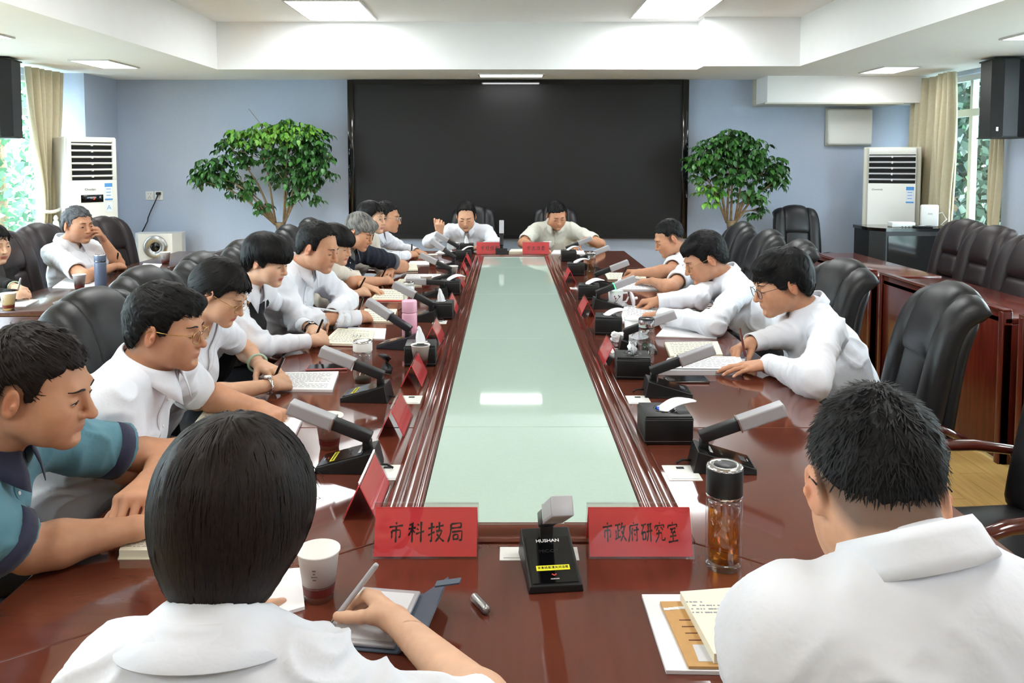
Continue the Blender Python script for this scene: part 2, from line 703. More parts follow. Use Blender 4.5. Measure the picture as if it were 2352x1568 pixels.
def add_head(F, c, M, g):
    """head primitives; g: shape numbers"""
    def W(f, l, u):
        return c + M @ V3(f, l, u)
    sc = g.get('scale', 1.0)
    wd = g.get('wide', 1.0)
    jw = g.get('jaw', 1.0)

    def E(p, r, k=0.02, op='u', R=None):
        F.ell(c + M @ (V3(*p) * sc), V3(*r) * sc, M if R is None else M @ R, k * sc, op)

    def C(a, b, ra, rb, k=0.015, op='u'):
        F.cap(c + M @ (V3(*a) * sc), c + M @ (V3(*b) * sc), ra * sc, rb * sc, k * sc, op)
    E((-0.018, 0, 0.032), (0.097, 0.076 * wd, 0.083))
    E((0.028, 0, -0.028), (0.062, 0.064 * wd, 0.084), 0.03)
    for s in (1, -1):
        C((0.004, s * 0.050 * wd * jw, -0.058), (0.066, s * 0.014, -0.094), 0.018 * jw, 0.015, 0.025)
        E((0.052, s * 0.043 * wd, -0.024), (0.030, 0.024, 0.028), 0.03)
        E((0.046, s * 0.036 * wd * jw, -0.058), (0.030, 0.024, 0.030), 0.03)
    C((0.080, -0.030, 0.020), (0.080, 0.030, 0.020), 0.010, 0.010, 0.02)
    E((0.070, 0, -0.060), (0.024, 0.030, 0.026), 0.025)
    E((0.077, 0, -0.096), (0.019, 0.021, 0.017), 0.02)
    for s in (1, -1):
        E((0.104, s * 0.033, -0.001), (0.021, 0.020, 0.013), 0.018, 's')
    nz = g.get('nose', 1.0)
    C((0.087, 0, 0.010), (0.088 + 0.020 * nz, 0, -0.030), 0.0070, 0.0092 * nz, 0.010)
    E((0.092 + 0.017 * nz, 0, -0.034), (0.010 * nz, 0.0115 * nz, 0.009), 0.008)
    for s in (1, -1):
        E((0.090 + 0.005 * nz, s * 0.0125 * nz, -0.036), (0.010, 0.0075, 0.0075), 0.006)
        E((0.098, s * 0.006, -0.0435), (0.005, 0.0035, 0.004), 0.003, 's')
        E((0.0735, s * 0.032, -0.002), (0.0155, 0.0165, 0.0125), 0.006)
    # lips
    for s in (1, -1):
        C((0.0950, s * 0.004, -0.0610), (0.084, s * 0.022, -0.0650), 0.0055, 0.003, 0.005)
        C((0.0940, s * 0.003, -0.0715), (0.084, s * 0.019, -0.0665), 0.0062, 0.003, 0.005)
    C((0.1015, -0.012, -0.0663), (0.1015, 0.012, -0.0663), 0.0035, 0.0035, 0.003, 's')
    for s in (1, -1):
        E((0.098, s * 0.0, -0.0815), (0.010, 0.018, 0.0055), 0.008, 's')
    # ears
    for s in (1, -1):
        a = math.radians(22) * s
        R = np.array([[math.cos(a), -math.sin(a), 0], [math.sin(a), math.cos(a), 0], [0, 0, 1]])
        R2 = R @ np.array([[math.cos(0.2), 0, math.sin(0.2)], [0, 1, 0], [-math.sin(0.2), 0, math.cos(0.2)]])
        y0 = 0.0775 * wd
        E((-0.012, s * (y0 + 0.004), -0.008), (0.0185, 0.0075, 0.0325), 0.006, 'u', R2)
        E((-0.008, s * (y0 + 0.0125), -0.004), (0.0115, 0.0065, 0.0215), 0.004, 's', R2)
        E((-0.004, s * (y0 + 0.0105), -0.010), (0.0050, 0.0060, 0.0080), 0.004, 'u', R2)


FING = [  # lateral (towards thumb), knuckle dist, phalanges, radius
    (0.030, 0.090, (0.044, 0.026, 0.021), 0.0088),
    (0.010, 0.095, (0.048, 0.030, 0.022), 0.0090),
    (-0.011, 0.090, (0.044, 0.028, 0.022), 0.0086),
    (-0.030, 0.081, (0.034, 0.021, 0.019), 0.0076)]
POSES = {
    'rest': ([(14, 24, 14), (16, 26, 16), (18, 28, 18), (20, 30, 18)], (0.70, 0.66, -0.28), 12),
    'flat': ([(4, 10, 6), (4, 10, 6), (5, 12, 8), (6, 14, 8)], (0.66, 0.72, -0.18), 6),
    'curl': ([(38, 48, 26), (42, 52, 28), (46, 54, 30), (48, 54, 30)], (0.78, 0.40, -0.48), 22),
    'fist': ([(66, 84, 40), (70, 86, 44), (72, 88, 44), (72, 84, 44)], (0.74, 0.36, -0.56), 30),
    'pen': ([(44, 50, 18), (50, 58, 26), (58, 66, 36), (62, 68, 36)], (0.78, 0.26, -0.57), 10),
}


def add_hand(F, wrist, d, n, right, pose, sc=1.0, roll=0.0, nails=None):
    """d: along the hand, n: back of the hand; returns grip info"""
    d, n = unit(d), np.asarray(n, float)
    n = unit(n - np.dot(n, d) * d)
    t = np.cross(n, d) if right else np.cross(d, n)
    if roll:
        r = math.radians(roll)
        n, t = n * math.cos(r) - t * math.sin(r), t * math.cos(r) + n * math.sin(r)
    bends, thd, thb = POSES[pose]
    info = {}
    kn = []
    for i, (lat, kd, ph, r) in enumerate(FING):
        K = wrist + (d * kd + t * lat) * sc + n * (0.003 - 0.004 * abs(i - 1.3)) * sc
        F.cap(wrist + (d * 0.012 + t * lat * 0.42) * sc, K, 0.0155 * sc, 0.0115 * sc, 0.016 * sc)
        kn.append(K)
    for i, (lat, kd, ph, r) in enumerate(FING):
        p = kn[i]
        ang = 0.0
        spread = math.radians([4, 1, -2, -6][i])
        dd0 = d * math.cos(spread) + t * math.sin(spread)
        if pose in ('curl', 'fist', 'pen'):
            dd0 = d
        rr = r * sc
        for j in range(3):
            ang += math.radians(bends[i][j])
            dirv = dd0 * math.cos(ang) - n * math.sin(ang)
            q = p + dirv * ph[j] * sc
            F.cap(p, q, rr, rr * (0.92 if j < 2 else 0.82), 0.004 * sc if j else 0.008 * sc)
            rr *= 0.92 if j < 2 else 0.82
            if i == 0 and j == 1:
                info['mid'] = (p + q) / 2
            p = q
        back = dd0 * math.sin(ang) + n * math.cos(ang)
        if nails is not None:
            nails.append((p + back * rr * 0.7 - dirv * 0.002 * sc, 0.0065 * sc))
        if i == 0:
            info['index_tip'], info['index_knuckle'] = p, kn[0]
    td = unit(d * thd[0] + t * thd[1] + n * thd[2])
    p = wrist + (d * 0.022 + t * 0.022 - n * 0.008) * sc
    F.cap(wrist + d * 0.01 * sc, p + td * 0.02 * sc, 0.016 * sc, 0.014 * sc, 0.014 * sc)
    rr = 0.0125 * sc
    for j, L in enumerate((0.044, 0.034, 0.027)):
        q = p + td * L * sc
        F.cap(p, q, rr, rr * 0.9, 0.006 * sc)
        rr *= 0.9
        p = q
        a = math.radians(thb)
        td = unit(td * math.cos(a) + d * math.sin(a))
    if nails is not None:
        nails.append((p + n * rr * 0.6, 0.0075 * sc))
    info.update(thumb_tip=p, n=n, t=t, d=d)
    return info


def ik(sh, wr, l1, l2, pole):
    """elbow position"""
    v = wr - sh
    L = np.linalg.norm(v)
    L2 = min(L, l1 + l2 - 0.004)
    v = v / max(L, 1e-6)
    a = (l1 * l1 - l2 * l2 + L2 * L2) / (2 * L2)
    hgt = math.sqrt(max(l1 * l1 - a * a, 0))
    pole = np.asarray(pole, float)
    pole = unit(pole - np.dot(pole, v) * v)
    return sh + v * a + pole * hgt


SKINS = dict(fair=(208, 162, 130), mid=(204, 154, 122), tan=(194, 141, 109), deep=(164, 112, 82), pale=(214, 170, 140))


def hair_line(f, pts):
    return np.interp(f, [p[0] for p in pts], [p[1] for p in pts])


HAIR = {
    # (f, lowest u) outline of the hair, thickness top/side/back, strand length, lift
    'short': dict(line=[(-0.125, -0.058), (-0.07, -0.050), (-0.045, -0.012), (-0.028, 0.022), (-0.004, 0.026), (0.010, 0.000), (0.026, 0.002), (0.034, 0.044), (0.060, 0.066), (0.074, 0.062), (0.12, 0.066)],
                  grow=(0.006, 0.004, 0.013), L=0.018, lift=0.20, flow=(0.7, 0, 0.1)),
    'crew': dict(line=[(-0.125, -0.045), (-0.07, -0.030), (-0.045, 0.000), (-0.02, 0.030), (0.006, 0.028), (0.02, 0.022), (0.034, 0.050), (0.062, 0.070), (0.074, 0.070), (0.12, 0.074)],
                 grow=(0.004, 0.002, 0.012), L=0.013, lift=0.32, flow=(0.35, 0, 0.3)),
    'swept': dict(line=[(-0.125, -0.062), (-0.07, -0.056), (-0.045, -0.020), (-0.028, 0.018), (-0.004, 0.022), (0.010, -0.008), (0.030, 0.000), (0.040, 0.036), (0.062, 0.058), (0.080, 0.050), (0.13, 0.050)],
                  grow=(0.014, 0.009, 0.019), L=0.040, lift=0.14, flow=(0.9, 0.3, -0.1)),
    'full': dict(line=[(-0.125, -0.070), (-0.07, -0.066), (-0.045, -0.035), (-0.03, 0.010), (-0.004, 0.012), (0.012, -0.012), (0.034, -0.008), (0.046, 0.024), (0.066, 0.036), (0.085, 0.034), (0.13, 0.034)],
                 grow=(0.016, 0.012, 0.018), L=0.045, lift=0.10, flow=(0.9, 0, -0.3)),
    'receding': dict(line=[(-0.125, -0.062), (-0.07, -0.056), (-0.045, -0.016), (-0.028, 0.020), (-0.004, 0.024), (0.010, -0.004), (0.026, 0.004), (0.030, 0.060), (0.046, 0.084), (0.07, 0.098), (0.12, 0.1)],
                     grow=(0.010, 0.008, 0.014), L=0.030, lift=0.14, flow=(0.7, 0.3, 0.0)),
    'bowl': dict(line=[(-0.13, -0.085), (-0.07, -0.085), (-0.04, -0.040), (-0.030, 0.006), (-0.006, 0.008), (0.008, -0.018), (0.030, -0.018), (0.044, 0.020), (0.14, 0.020)],
                 grow=(0.026, 0.021, 0.022), L=0.075, lift=0.0, flow=(0.6, 0, -0.8)),
    'updo': dict(line=[(-0.13, -0.078), (-0.07, -0.072), (-0.045, -0.040), (-0.03, 0.006), (-0.004, 0.010), (0.010, 0.004), (0.030, 0.014), (0.044, 0.046), (0.066, 0.070), (0.085, 0.068), (0.13, 0.070)],
                 grow=(0.020, 0.010, 0.018), L=0.08, lift=0.0, flow=(-0.9, 0, -0.35)),
    'long': dict(line=[(-0.16, -0.20), (-0.02, -0.19), (0.0, -0.16), (0.03, -0.02), (0.045, 0.03), (0.066, 0.064), (0.085, 0.060), (0.14, 0.062)],
                 grow=(0.020, 0.018, 0.018), L=0.10, lift=0.0, flow=(-0.3, 0, -0.95)),
    'bob': dict(line=[(-0.16, -0.158), (0.01, -0.146), (0.03, -0.125), (0.052, -0.06), (0.060, 0.03), (0.075, 0.040), (0.16, 0.040)],
                grow=(0.022, 0.024, 0.022), L=0.10, lift=0.0, flow=(0.1, 0, -1.0)),
}


def build_hair(style, c, M, g, colr, parent, near, tips=None, hero=False):
    H = HAIR[style]
    sc, wd = g.get('scale', 1.0), g.get('wide', 1.0)
    F = Field()
    gx, gy, gz = H['grow']
    I3 = np.eye(3)
    F.ell((-0.018 - 0.2 * gx, 0, 0.030 + 0.3 * gz), (0.098 + gx, 0.0775 * wd + gy, 0.084 + gz), I3, 0.02)
    if style in ('bob', 'long', 'bowl', 'updo', 'full', 'swept', 'short', 'receding'):
        F.ell((-0.045, 0, -0.02), (0.066 + gx * 0.6, 0.069 * wd + gy * 0.7, 0.075), I3, 0.03)
    if style == 'bob':
        F.ell((-0.030, 0, -0.055), (0.074, 0.072, 0.085), I3, 0.04)
        F.ell((-0.010, 0, 0.012), (0.103, 0.105, 0.096), I3, 0.03)
    if style == 'long':
        F.cap((-0.045, 0, -0.04), (-0.06, 0, -0.19), 0.062, 0.05, 0.04, 'u', (0, 1, 0), 1.45)
    if style == 'bowl':
        F.ell((0.005, 0, 0.050), (0.112, 0.097, 0.066), I3, 0.03)
    if style == 'updo':
        F.ell((-0.105, 0, 0.0), (0.040, 0.045, 0.045), I3, 0.03)
        F.ell((0.055, -0.02 * g.get('part', 1), 0.070), (0.042, 0.060, 0.026), I3, 0.02)
    if style in ('swept', 'full'):
        F.ell((0.050, 0.018 * g.get('part', 1), 0.082), (0.046, 0.056, 0.028), I3, 0.02)
    ln = H['line']
    nz = g.get('fringe', 0.0)

    def below(x, y, z):
        j = 0.004 * np.sin(y * 210 + x * 60) + 0.003 * np.sin(y * 470 + 1.3)
        tp = 0.9 * np.maximum(0, np.abs(y) - 0.035) if style == 'bob' else 0.0
        return (hair_line(x, ln) + tp + nz * (x > 0.05) + j * (1 if style not in ('bowl',) else 0.2) - z) * 0.75
    F.cut(below, 'i', 0.006)
    if style in ('bob', 'long'):
        F.ell((0.075, 0, -0.055), (0.070, 0.058, 0.110), I3, 0.012, 's')
    lo, hi = F.bounds(0.015)
    V, Q = F.mesh(0.0038 if near else 0.0055, lo, hi)
    N = normals_of(V, Q)
    # coarse locks
    st = V * np.array([26, 60, 26]) if style in ('bob', 'bowl', 'long', 'updo', 'full') else V * np.array([55, 70, 60])
    amp = 0.0022 if style in ('bob', 'bowl', 'updo', 'long') else 0.0035
    V = V + N * (amp * vnoise(st) + amp * 0.6 * vnoise(st * 2.3 + 5))[:, None]
    # strands
    ns = (2600 if style in ('bob',) else 2000) if near else 500
    wdt = 0.0011 if near else 0.0024
    if hero:
        ns, wdt = 5200, 0.0008
    pick = RNG.integers(0, len(V), ns)
    P = V[pick].copy()
    NN = N[pick]
    keep = P[:, 2] > hair_line(P[:, 0], ln) + 0.008
    P, NN = P[keep], NN[keep]
    flow = np.array(H['flow'], float)
    crown = np.array([-0.055, 0.0, 0.12])
    m = 5
    step = H['L'] / m * (0.6 + 0.8 * RNG.random(len(P)))
    pts = [P + NN * 0.0004]
    jit = RNG.normal(0, 0.16, (len(P), 3))
    for i in range(m):
        p = pts[-1]
        rad = p - crown
        rad /= np.linalg.norm(rad, axis=1, keepdims=True) + 1e-9
        dv = flow * 0.9 + rad * 0.9 + jit
        dv = dv - NN * np.sum(dv * NN, 1, keepdims=True)
        dv /= np.linalg.norm(dv, axis=1, keepdims=True) + 1e-9
        dv = dv + NN * H['lift'] * (0.5 + RNG.random((len(P), 1)))
        q = p + dv * step[:, None]
        if H['lift'] < 0.2:
            e = 1e-3
            d0 = F.eval(q)
            gr = np.stack([F.eval(q + np.eye(3)[a] * e) - d0 for a in range(3)], 1) / e
            gl = np.linalg.norm(gr, axis=1, keepdims=True) + 1e-9
            NN = gr / gl
            q = q - NN * (np.clip(d0 - 0.0012, -0.02, 0.02))[:, None]
        pts.append(q)
    PT = np.stack(pts, 1)
    tan = np.gradient(PT, axis=1)
    side = np.cross(tan, NN[:, None, :])
    side /= np.linalg.norm(side, axis=2, keepdims=True) + 1e-9
    prof = np.array([0.8, 1, 1, 0.9, 0.6, 0.15])[None, :, None] * wdt
    A, B = PT - side * prof, PT + side * prof
    SV = np.stack([A, B], 2).reshape(-1, 3)
    base = (np.arange(len(P)) * (m + 1) * 2)[:, None] + (np.arange(m) * 2)[None, :]
    SQ = np.stack([base, base + 1, base + 3, base + 2], 2).reshape(-1, 4) + len(V)
    c0 = np.array(srgb(*colr)[:3])
    tipc = np.array(srgb(*(tips or colr))[:3])
    w0 = np.clip(0.5 + 0.5 * vnoise(V * 40), 0, 1)[:, None] * (0.35 if tips is None else 0.8)
    colV = c0 * (1 - w0) + tipc * w0
    if tips is None:
        colV = c0 * (0.85 + 0.3 * w0)
    mixs = RNG.random((len(P), 1))
    colS = c0 * (0.6 + 0.9 * mixs) if tips is None else c0 * (1 - mixs) + tipc * mixs
    colS = np.repeat(colS, (m + 1) * 2, axis=0)
    AV = np.concatenate([V, SV]) * sc
    return np_mesh('hair', c + AV @ M.T, np.concatenate([Q, SQ]), 'hair', parent, np.concatenate([colV, colS]))


def person(label, head, yaw, pitch, roll=0, body_yaw=None, hip=None, female=False, skin='mid', hair='short',
           hair_col=(15, 13, 13), tips=None, shirt='white', sleeve='long', collar='shirt', arms=None, near=False,
           geo=None, eyes='down', glasses=None, fat=1.0, fade=True, hem=None, extra=None, collar_mat=None, lean=0.0, lips=None, trousers=True, shoulder_fwd=0.02, neck_drop=0.062, neck_back=0.055, vest=False, inner=None, nb_shift=(0, 0, 0), hero=False, shw=1.0, sh_drop=0.062):
    """one seated person. head: centre of the head (world). arms: {'r': dict, 'l': dict}"""
    g = dict(geo or {})
    head = np.array(head, float)
    by = math.radians(yaw if body_yaw is None else body_yaw)
    bf = V3(math.cos(by), math.sin(by), 0)
    br = V3(math.sin(by), -math.cos(by), 0)
    up = V3(0, 0, 1)
    M = head_axes(yaw, pitch, roll)
    sc = g.get('scale', 1.0)
    root = thing('person', label, 'person', (float(head[0] - 0.3 * bf[0]), float(head[1] - 0.3 * bf[1]), 0.0))
    off = V3(*root.location)
    Nb = head + M @ (V3(-0.045, 0, -0.060) * sc) - bf * neck_back - up * neck_drop + V3(*nb_shift)       # base of the neck
    if hip is None:
        hip = Nb - bf * 0.27
        hip[2] = 0.56
    hip = np.array(hip, float)
    spine = unit(Nb - hip)
    swd = (0.150 if female else 0.178) * (0.9 + 0.1 * fat) * shw
    sh = {}
    for k, s in (('r', 1), ('l', -1)):
        sh[k] = Nb + br * s * swd - spine * sh_drop + bf * shoulder_fwd
    # ---------------- skin
    F = Field()
    add_head(F, head, M, g)
    nr = (0.047 if female else 0.056) * (0.8 + 0.2 * fat)
    F.cap(head + M @ (V3(-0.030, 0, -0.055) * sc), Nb - spine * 0.03, nr, nr * 1.08, 0.03)
    F.cap(Nb - spine * 0.03, Nb - spine * 0.12 + bf * 0.02, 0.050, 0.055, 0.05, 'u', br, 1.2)
    if inner:
        F.cap(Nb - spine * 0.03 + bf * 0.01, Nb - spine * 0.15 + bf * 0.035, 0.05, 0.06, 0.05, 'u', br, 1.3)
    hands, nails, fine = {}, [], []
    arms = arms or {}
    l1, l2 = (0.265, 0.235) if female else (0.29, 0.255)
    ar = (0.84 if female else 1.0) * (0.85 + 0.15 * fat)
    for k in ('r', 'l'):
        a = arms.get(k)
        if a is None:
            continue
        wr = np.array(a['wrist'], float)
        s = 1 if k == 'r' else -1
        if 'elbow' in a:
            el = np.array(a['elbow'], float)
        else:
            el = ik(sh[k], wr, l1, l2, a.get('pole', br * s * 0.8 - up * 0.7))
        a['_el'], a['_wr'] = el, wr
        am = ar * (0.80 if sleeve == 'long' else 1.0)
        F.cap(sh[k], el, 0.042 * am, 0.041 * am, 0.02)
        mid = el + (wr - el) * 0.28
        F.cap(el, mid, 0.040 * am, 0.042 * am, 0.02)
        hd = np.array(a.get('dir', wr - el), float)
        F.cap(mid, wr, 0.042 * am, 0.0245 * ar, 0.02, 'u', np.cross(hd, a.get('n', up)), 1.12)
        F.cap(Nb - spine * 0.06, sh[k], 0.030, 0.034, 0.03)
        hs = a.get('size', 0.93 if female else 1.03)
        hands[k] = add_hand(F, wr, hd, a.get('n', up), k == 'r', a.get('pose', 'rest'), hs, a.get('roll', 0), nails)
        hc = wr + unit(hd) * 0.085
        fine.append((hc - 0.115, hc + 0.115))
    fine.append((head - V3(0.135, 0.135, 0.16), head + V3(0.135, 0.135, 0.15)))
    hf, hcs = (0.0030, 0.007) if near else (0.0040, 0.009)
    lo, hi = F.bounds()
    VV, QQ = [], []
    n0 = 0
    for i, (l, u) in enumerate(fine):
        v, q = F.mesh(hf, l, u, skip=fine[:i], skip_pad=hf)
        VV.append(v)
        QQ.append(q + n0)
        n0 += len(v)
    v, q = F.mesh(hcs, lo, hi, skip=fine, skip_pad=hcs * 0.7)
    VV.append(v)
    QQ.append(q + n0)
    V = np.concatenate(VV)
    Q = np.concatenate(QQ)
    # skin colouring
    L = (V - head) @ M / sc
    base = np.array(srgb(*SKINS[skin])[:3])
    colr = np.repeat(base[None], len(V), 0)
    colr *= (1 + 0.05 * vnoise(V * 35))[:, None]
    red = np.array([1.05, 0.86, 0.82])

    def blob(p, r):
        return np.exp(-np.sum(((L - np.array(p)) / np.array(r)) ** 2, 1))
    warm = np.clip(blob((0.06, 0.045, -0.035), (0.04, 0.02, 0.02)) + blob((0.06, -0.045, -0.035), (0.04, 0.02, 0.02)) + blob((0.108, 0, -0.034), (0.015, 0.014, 0.012))
                   + 1.2 * blob((-0.01, 0.085, -0.01), (0.025, 0.014, 0.035)) + 1.2 * blob((-0.01, -0.085, -0.01), (0.025, 0.014, 0.035)), 0, 1)
    colr *= 1 + (red - 1) * warm[:, None]
    lipc = np.array(srgb(*(lips or ((190, 100, 96) if female else (176, 112, 98))))[:3])
    ml = np.clip(1.5 * np.exp(-(((L[:, 2] + 0.066) / 0.0075) ** 4) - (np.abs(L[:, 1]) / 0.023) ** 4 - ((L[:, 0] - 0.096) / 0.014) ** 4), 0, 1) * (0.85 if female else 0.55)
    colr = colr * (1 - ml[:, None]) + lipc * ml[:, None]
    if not female and fade:
        ln = [(p[0], p[1] - (0.055 if hair == 'crew' else 0.022)) for p in HAIR[hair]['line']]
        mk = np.clip((L[:, 2] - hair_line(L[:, 0], ln)) / 0.03, 0, 1) * (np.abs(L[:, 1]) < 0.083) * (L[:, 2] > -0.09) * (np.abs(L[:, 1]) > 0.045 - 0.05 * (L[:, 0] < 0.0))
        mk = mk * (1 - ((L[:, 0] - (-0.01)) ** 2 + (L[:, 2] + 0.008) ** 2 < 0.033 ** 2) * (np.abs(L[:, 1]) > 0.079))
        mk = mk * np.clip((0.034 - L[:, 0]) / 0.02, 0, 1)
        hc = np.array(srgb(*hair_col)[:3]) * 1.4
        colr = colr * (1 - 0.75 * mk[:, None]) + hc * 0.75 * mk[:, None]
    for (p, r) in nails:
        dd = np.sum((V - p) ** 2, 1)
        mk = np.exp(-(dd / (r * r)) ** 2)[:, None]
        colr = colr * (1 - 0.5 * mk) + np.array(srgb(240, 196, 184)[:3]) * 0.5 * mk
    bo = np_mesh('body', V - off, Q, 'skin', root, np.clip(colr, 0, 1))
    # true surface normals where finely and coarsely divided skin meet
    Nv = normals_of(V, Q)
    nb = np.zeros(len(V), bool)
    for (l_, u_) in fine:
        pd = hcs * 2.0
        nb |= np.all((V > l_ - pd) & (V < u_ + pd), axis=1) & ~np.all((V > l_ + pd) & (V < u_ - pd), axis=1)
    if nb.any():
        Pn = V[nb]
        gr = np.stack([F.eval(Pn + np.eye(3)[a] * 0.0015) - F.eval(Pn - np.eye(3)[a] * 0.0015) for a in range(3)], 1)
        Nv[nb] = gr / (np.linalg.norm(gr, axis=1, keepdims=True) + 1e-12)
    bo.data.normals_split_custom_set_from_vertices(Nv.tolist())
    # ---------------- hair, brows, eyes
    build_hair(hair, head - off, M, g, hair_col, root, near, tips, hero)

    def W(f, l, u):
        return Vector((head - off) + M @ (V3(f, l, u) * sc))
    FH = Field()
    add_head(FH, head, M, g)

    def snapv(f, l, u, lift=0.0008):
        """walk face points forwards or back to the skin"""
        f = np.full(len(l), f)
        for _ in range(9):
            d = FH.eval(head + (np.stack([f, l, u], 1) * sc) @ M.T)
            f = f - (d - lift) / sc * 0.8
        return [Vector(p) for p in (head - off) + (np.stack([f, l, u], 1) * sc) @ M.T]
    for s in (1, -1):
        e = MB()
        bw = 0.0013 if female else 0.0024
        t = np.linspace(0, 1, 9)
        l = s * (0.013 + 0.034 * t)
        u = 0.0195 + 0.0040 * np.sin(np.minimum(t * 1.15, 1) * math.pi * 0.75) - 0.004 * np.maximum(0, t - 0.55)
        pts = snapv(0.09, l, u, -0.0004)
        rs = list(bw * (0.45 + 0.75 * np.sin(math.pi * np.minimum(0.2 + 0.8 * t, 1)) * (1 - 0.35 * t)))
        e.tube(pts, rs, 6, flat=1.0)
        e.build('eyebrow', 'brow_hair', root)
        # eye: almond between the lids
        open_h = {'down': 0.0016, 'open': 0.0042, 'half': 0.0028}[eyes]
        cu = {'down': -0.0062, 'open': -0.001, 'half': -0.004}[eyes]
        fs, fm = [], []
        nx, ny = 9, 5
        tt, ww = np.meshgrid(np.linspace(-1, 1, nx), np.linspace(-1, 1, ny), indexing='ij')
        tt, ww = tt.ravel(), ww.ravel()
        vs = snapv(0.088, s * 0.032 + 0.0135 * tt, cu + 0.001 * (1 - tt * tt) + open_h * np.maximum(1 - tt * tt, 0) ** 0.6 * ww, 0.0007)
        for i in range(nx - 1):
            for j in range(ny - 1):
                fs.append((i * ny + j, (i + 1) * ny + j, (i + 1) * ny + j + 1, i * ny + j + 1))
                ti = (i + 0.5) / (nx - 1) * 2 - 1
                fm.append(1 if abs(ti) < 0.42 or eyes == 'down' else 0)
        mesh_obj('eye', vs, fs, ['eye_white', 'eye_dark'], root, True, fm)
        lash = MB()
        t = np.linspace(-1, 1, 7)
        lp = snapv(0.088, s * 0.032 + 0.0145 * t, cu + 0.001 * (1 - t * t) + open_h * np.maximum(1 - t * t, 0) ** 0.6, 0.0009)
        lash.tube(lp, [0.0004, 0.0009, 0.0011, 0.0012, 0.0011, 0.0009, 0.0004], 5)
        lash.build('eyelash', 'brow_hair', root)
    if glasses:
        gm = {'gold': 'gold', 'black': 'matte_black', 'silver': 'chrome'}[glasses]
        G = thing_part('glasses', root)
        rim = MB()
        lensb = MB()
        for s in (1, -1):
            ring = []
            for i in range(20):
                a = 2 * math.pi * i / 20
                ca, sa = math.cos(a), math.sin(a)
                rx, rz = 0.0245, 0.0185
                ring.append(W(0.105 - 0.010 * abs(ca * 0.5 + 0.5 * s * 0 + 0.0), s * 0.034 + rx * np.sign(ca) * abs(ca) ** 0.8, -0.006 + rz * np.sign(sa) * abs(sa) ** 0.8))
            rim.tube(ring, 0.0009 if glasses != 'black' else 0.0013, 6, closed=True)
            lensb.add([sum(ring, Vector()) / 20] + ring, [(0, i + 1, (i + 1) % 20 + 1) for i in range(20)], smooth=True)
        rim.build('rim', gm, G)
        b = MB()
        b.tube([W(0.104, -0.010, -0.002), W(0.108, 0, 0.001), W(0.104, 0.010, -0.002)], 0.0009, 6)
        b.build('bridge', gm, G)
        lensb.build('lens', 'lens', G)
        for s in (1, -1):
            t = MB()
            y0 = 0.082 * g.get('wide', 1.0)
            t.tube([W(0.099, s * 0.058, 0.0), W(0.092, s * 0.064, 0.002), W(0.04, s * (y0 - 0.001), 0.004), W(-0.012, s * (y0 + 0.003), 0.008), W(-0.034, s * (y0 + 0.001), -0.006)], 0.0010, 6)
            t.build('temple', gm, G)
    # ---------------- shirt
    T = Field()
    fd = (0.100 if female else 0.112) * fat
    ch = Nb - spine * 0.20 + bf * 0.012
    T.cap(hip + up * 0.02, hip + (ch - hip) * 0.5 + bf * 0.01 * fat, fd * (1.12 if fat > 1.05 else 1.0), fd * (1.1 if fat > 1.05 else 0.95), 0.05, 'u', br, 1.38)
    T.cap(hip + (ch - hip) * 0.5, ch, fd * (1.08 if fat > 1.05 else 0.95), fd * 1.06, 0.06, 'u', br, 1.42)
    T.cap(ch, Nb - spine * 0.085, fd * 1.06, 0.085, 0.07, 'u', br, 1.5)
    if female:
        for s in (1, -1):
            T.ell(ch + bf * 0.075 + br * s * 0.062 - spine * 0.01, (0.062, 0.062, 0.062), None, 0.06)
    hems = []
    for k, s in (('r', 1), ('l', -1)):
        T.cap(Nb - spine * 0.020, sh[k] + spine * 0.004 - br * s * 0.02, 0.060, 0.058 * ar, 0.06)
        a = arms.get(k)
        if a is None:
            el = sh[k] - up * 0.27 + br * s * 0.05 + bf * 0.10
            T.cap(sh[k], el, 0.058 * ar, 0.054 * ar, 0.06)
            continue
        el, wr = a['_el'], a['_wr']
        if sleeve == 'short':
            e2 = sh[k] + (el - sh[k]) * a.get('sl', 0.74)
            T.cap(sh[k], e2, 0.059 * ar, 0.064 * ar, 0.055)
            dv = unit(el - sh[k])
            T.cap(e2 + dv * 0.012, e2 + dv * 0.12, 0.050 * ar, 0.050 * ar, 0.004, 's')
            T.cap(e2 + dv * 0.085, e2 + dv * 0.13, 0.083 * ar, 0.083 * ar, 0.008, 's')
            hems.append((e2 + dv * 0.003, dv, 0.0655 * ar, k))
        else:
            cut_at = a.get('cuff', 0.93)
            w2 = el + (wr - el) * cut_at
            T.cap(sh[k], el, 0.058 * ar, 0.055 * ar, 0.06)
            T.cap(el, w2, 0.056 * ar, 0.037 * ar, 0.03)
            dv = unit(wr - el)
            T.cap(w2 + dv * 0.004, w2 + dv * 0.08, 0.029 * ar, 0.029 * ar, 0.004, 's')
            T.cap(w2 + dv * 0.046, w2 + dv * 0.09, 0.055 * ar, 0.055 * ar, 0.006, 's')
            hems.append((w2 - dv * 0.02, dv, 0.037 * ar, k))
    # neck opening
    na = unit(head + M @ V3(-0.03, 0, -0.06) - Nb)
    T.cap(Nb - spine * 0.05, Nb + na * 0.12, nr + 0.004, nr + 0.012, 0.008, 's')
    if collar in ('lapel', 'vneck', 'shirt', 'polo', 'big'):
        dp = {'lapel': 0.17, 'vneck': 0.10, 'big': 0.10}.get(collar, 0.055)
        T.cap(Nb + bf * 0.075 + up * 0.0, Nb - spine * dp + bf * 0.155, 0.036, 0.012, 0.012, 's')
    V2, Q2 = T.mesh(0.006 if near else 0.009)
    N2 = normals_of(V2, Q2)
    # folds: long creases, stronger near the elbows and the waist
    st = V2 @ np.stack([bf, br, up], 1)
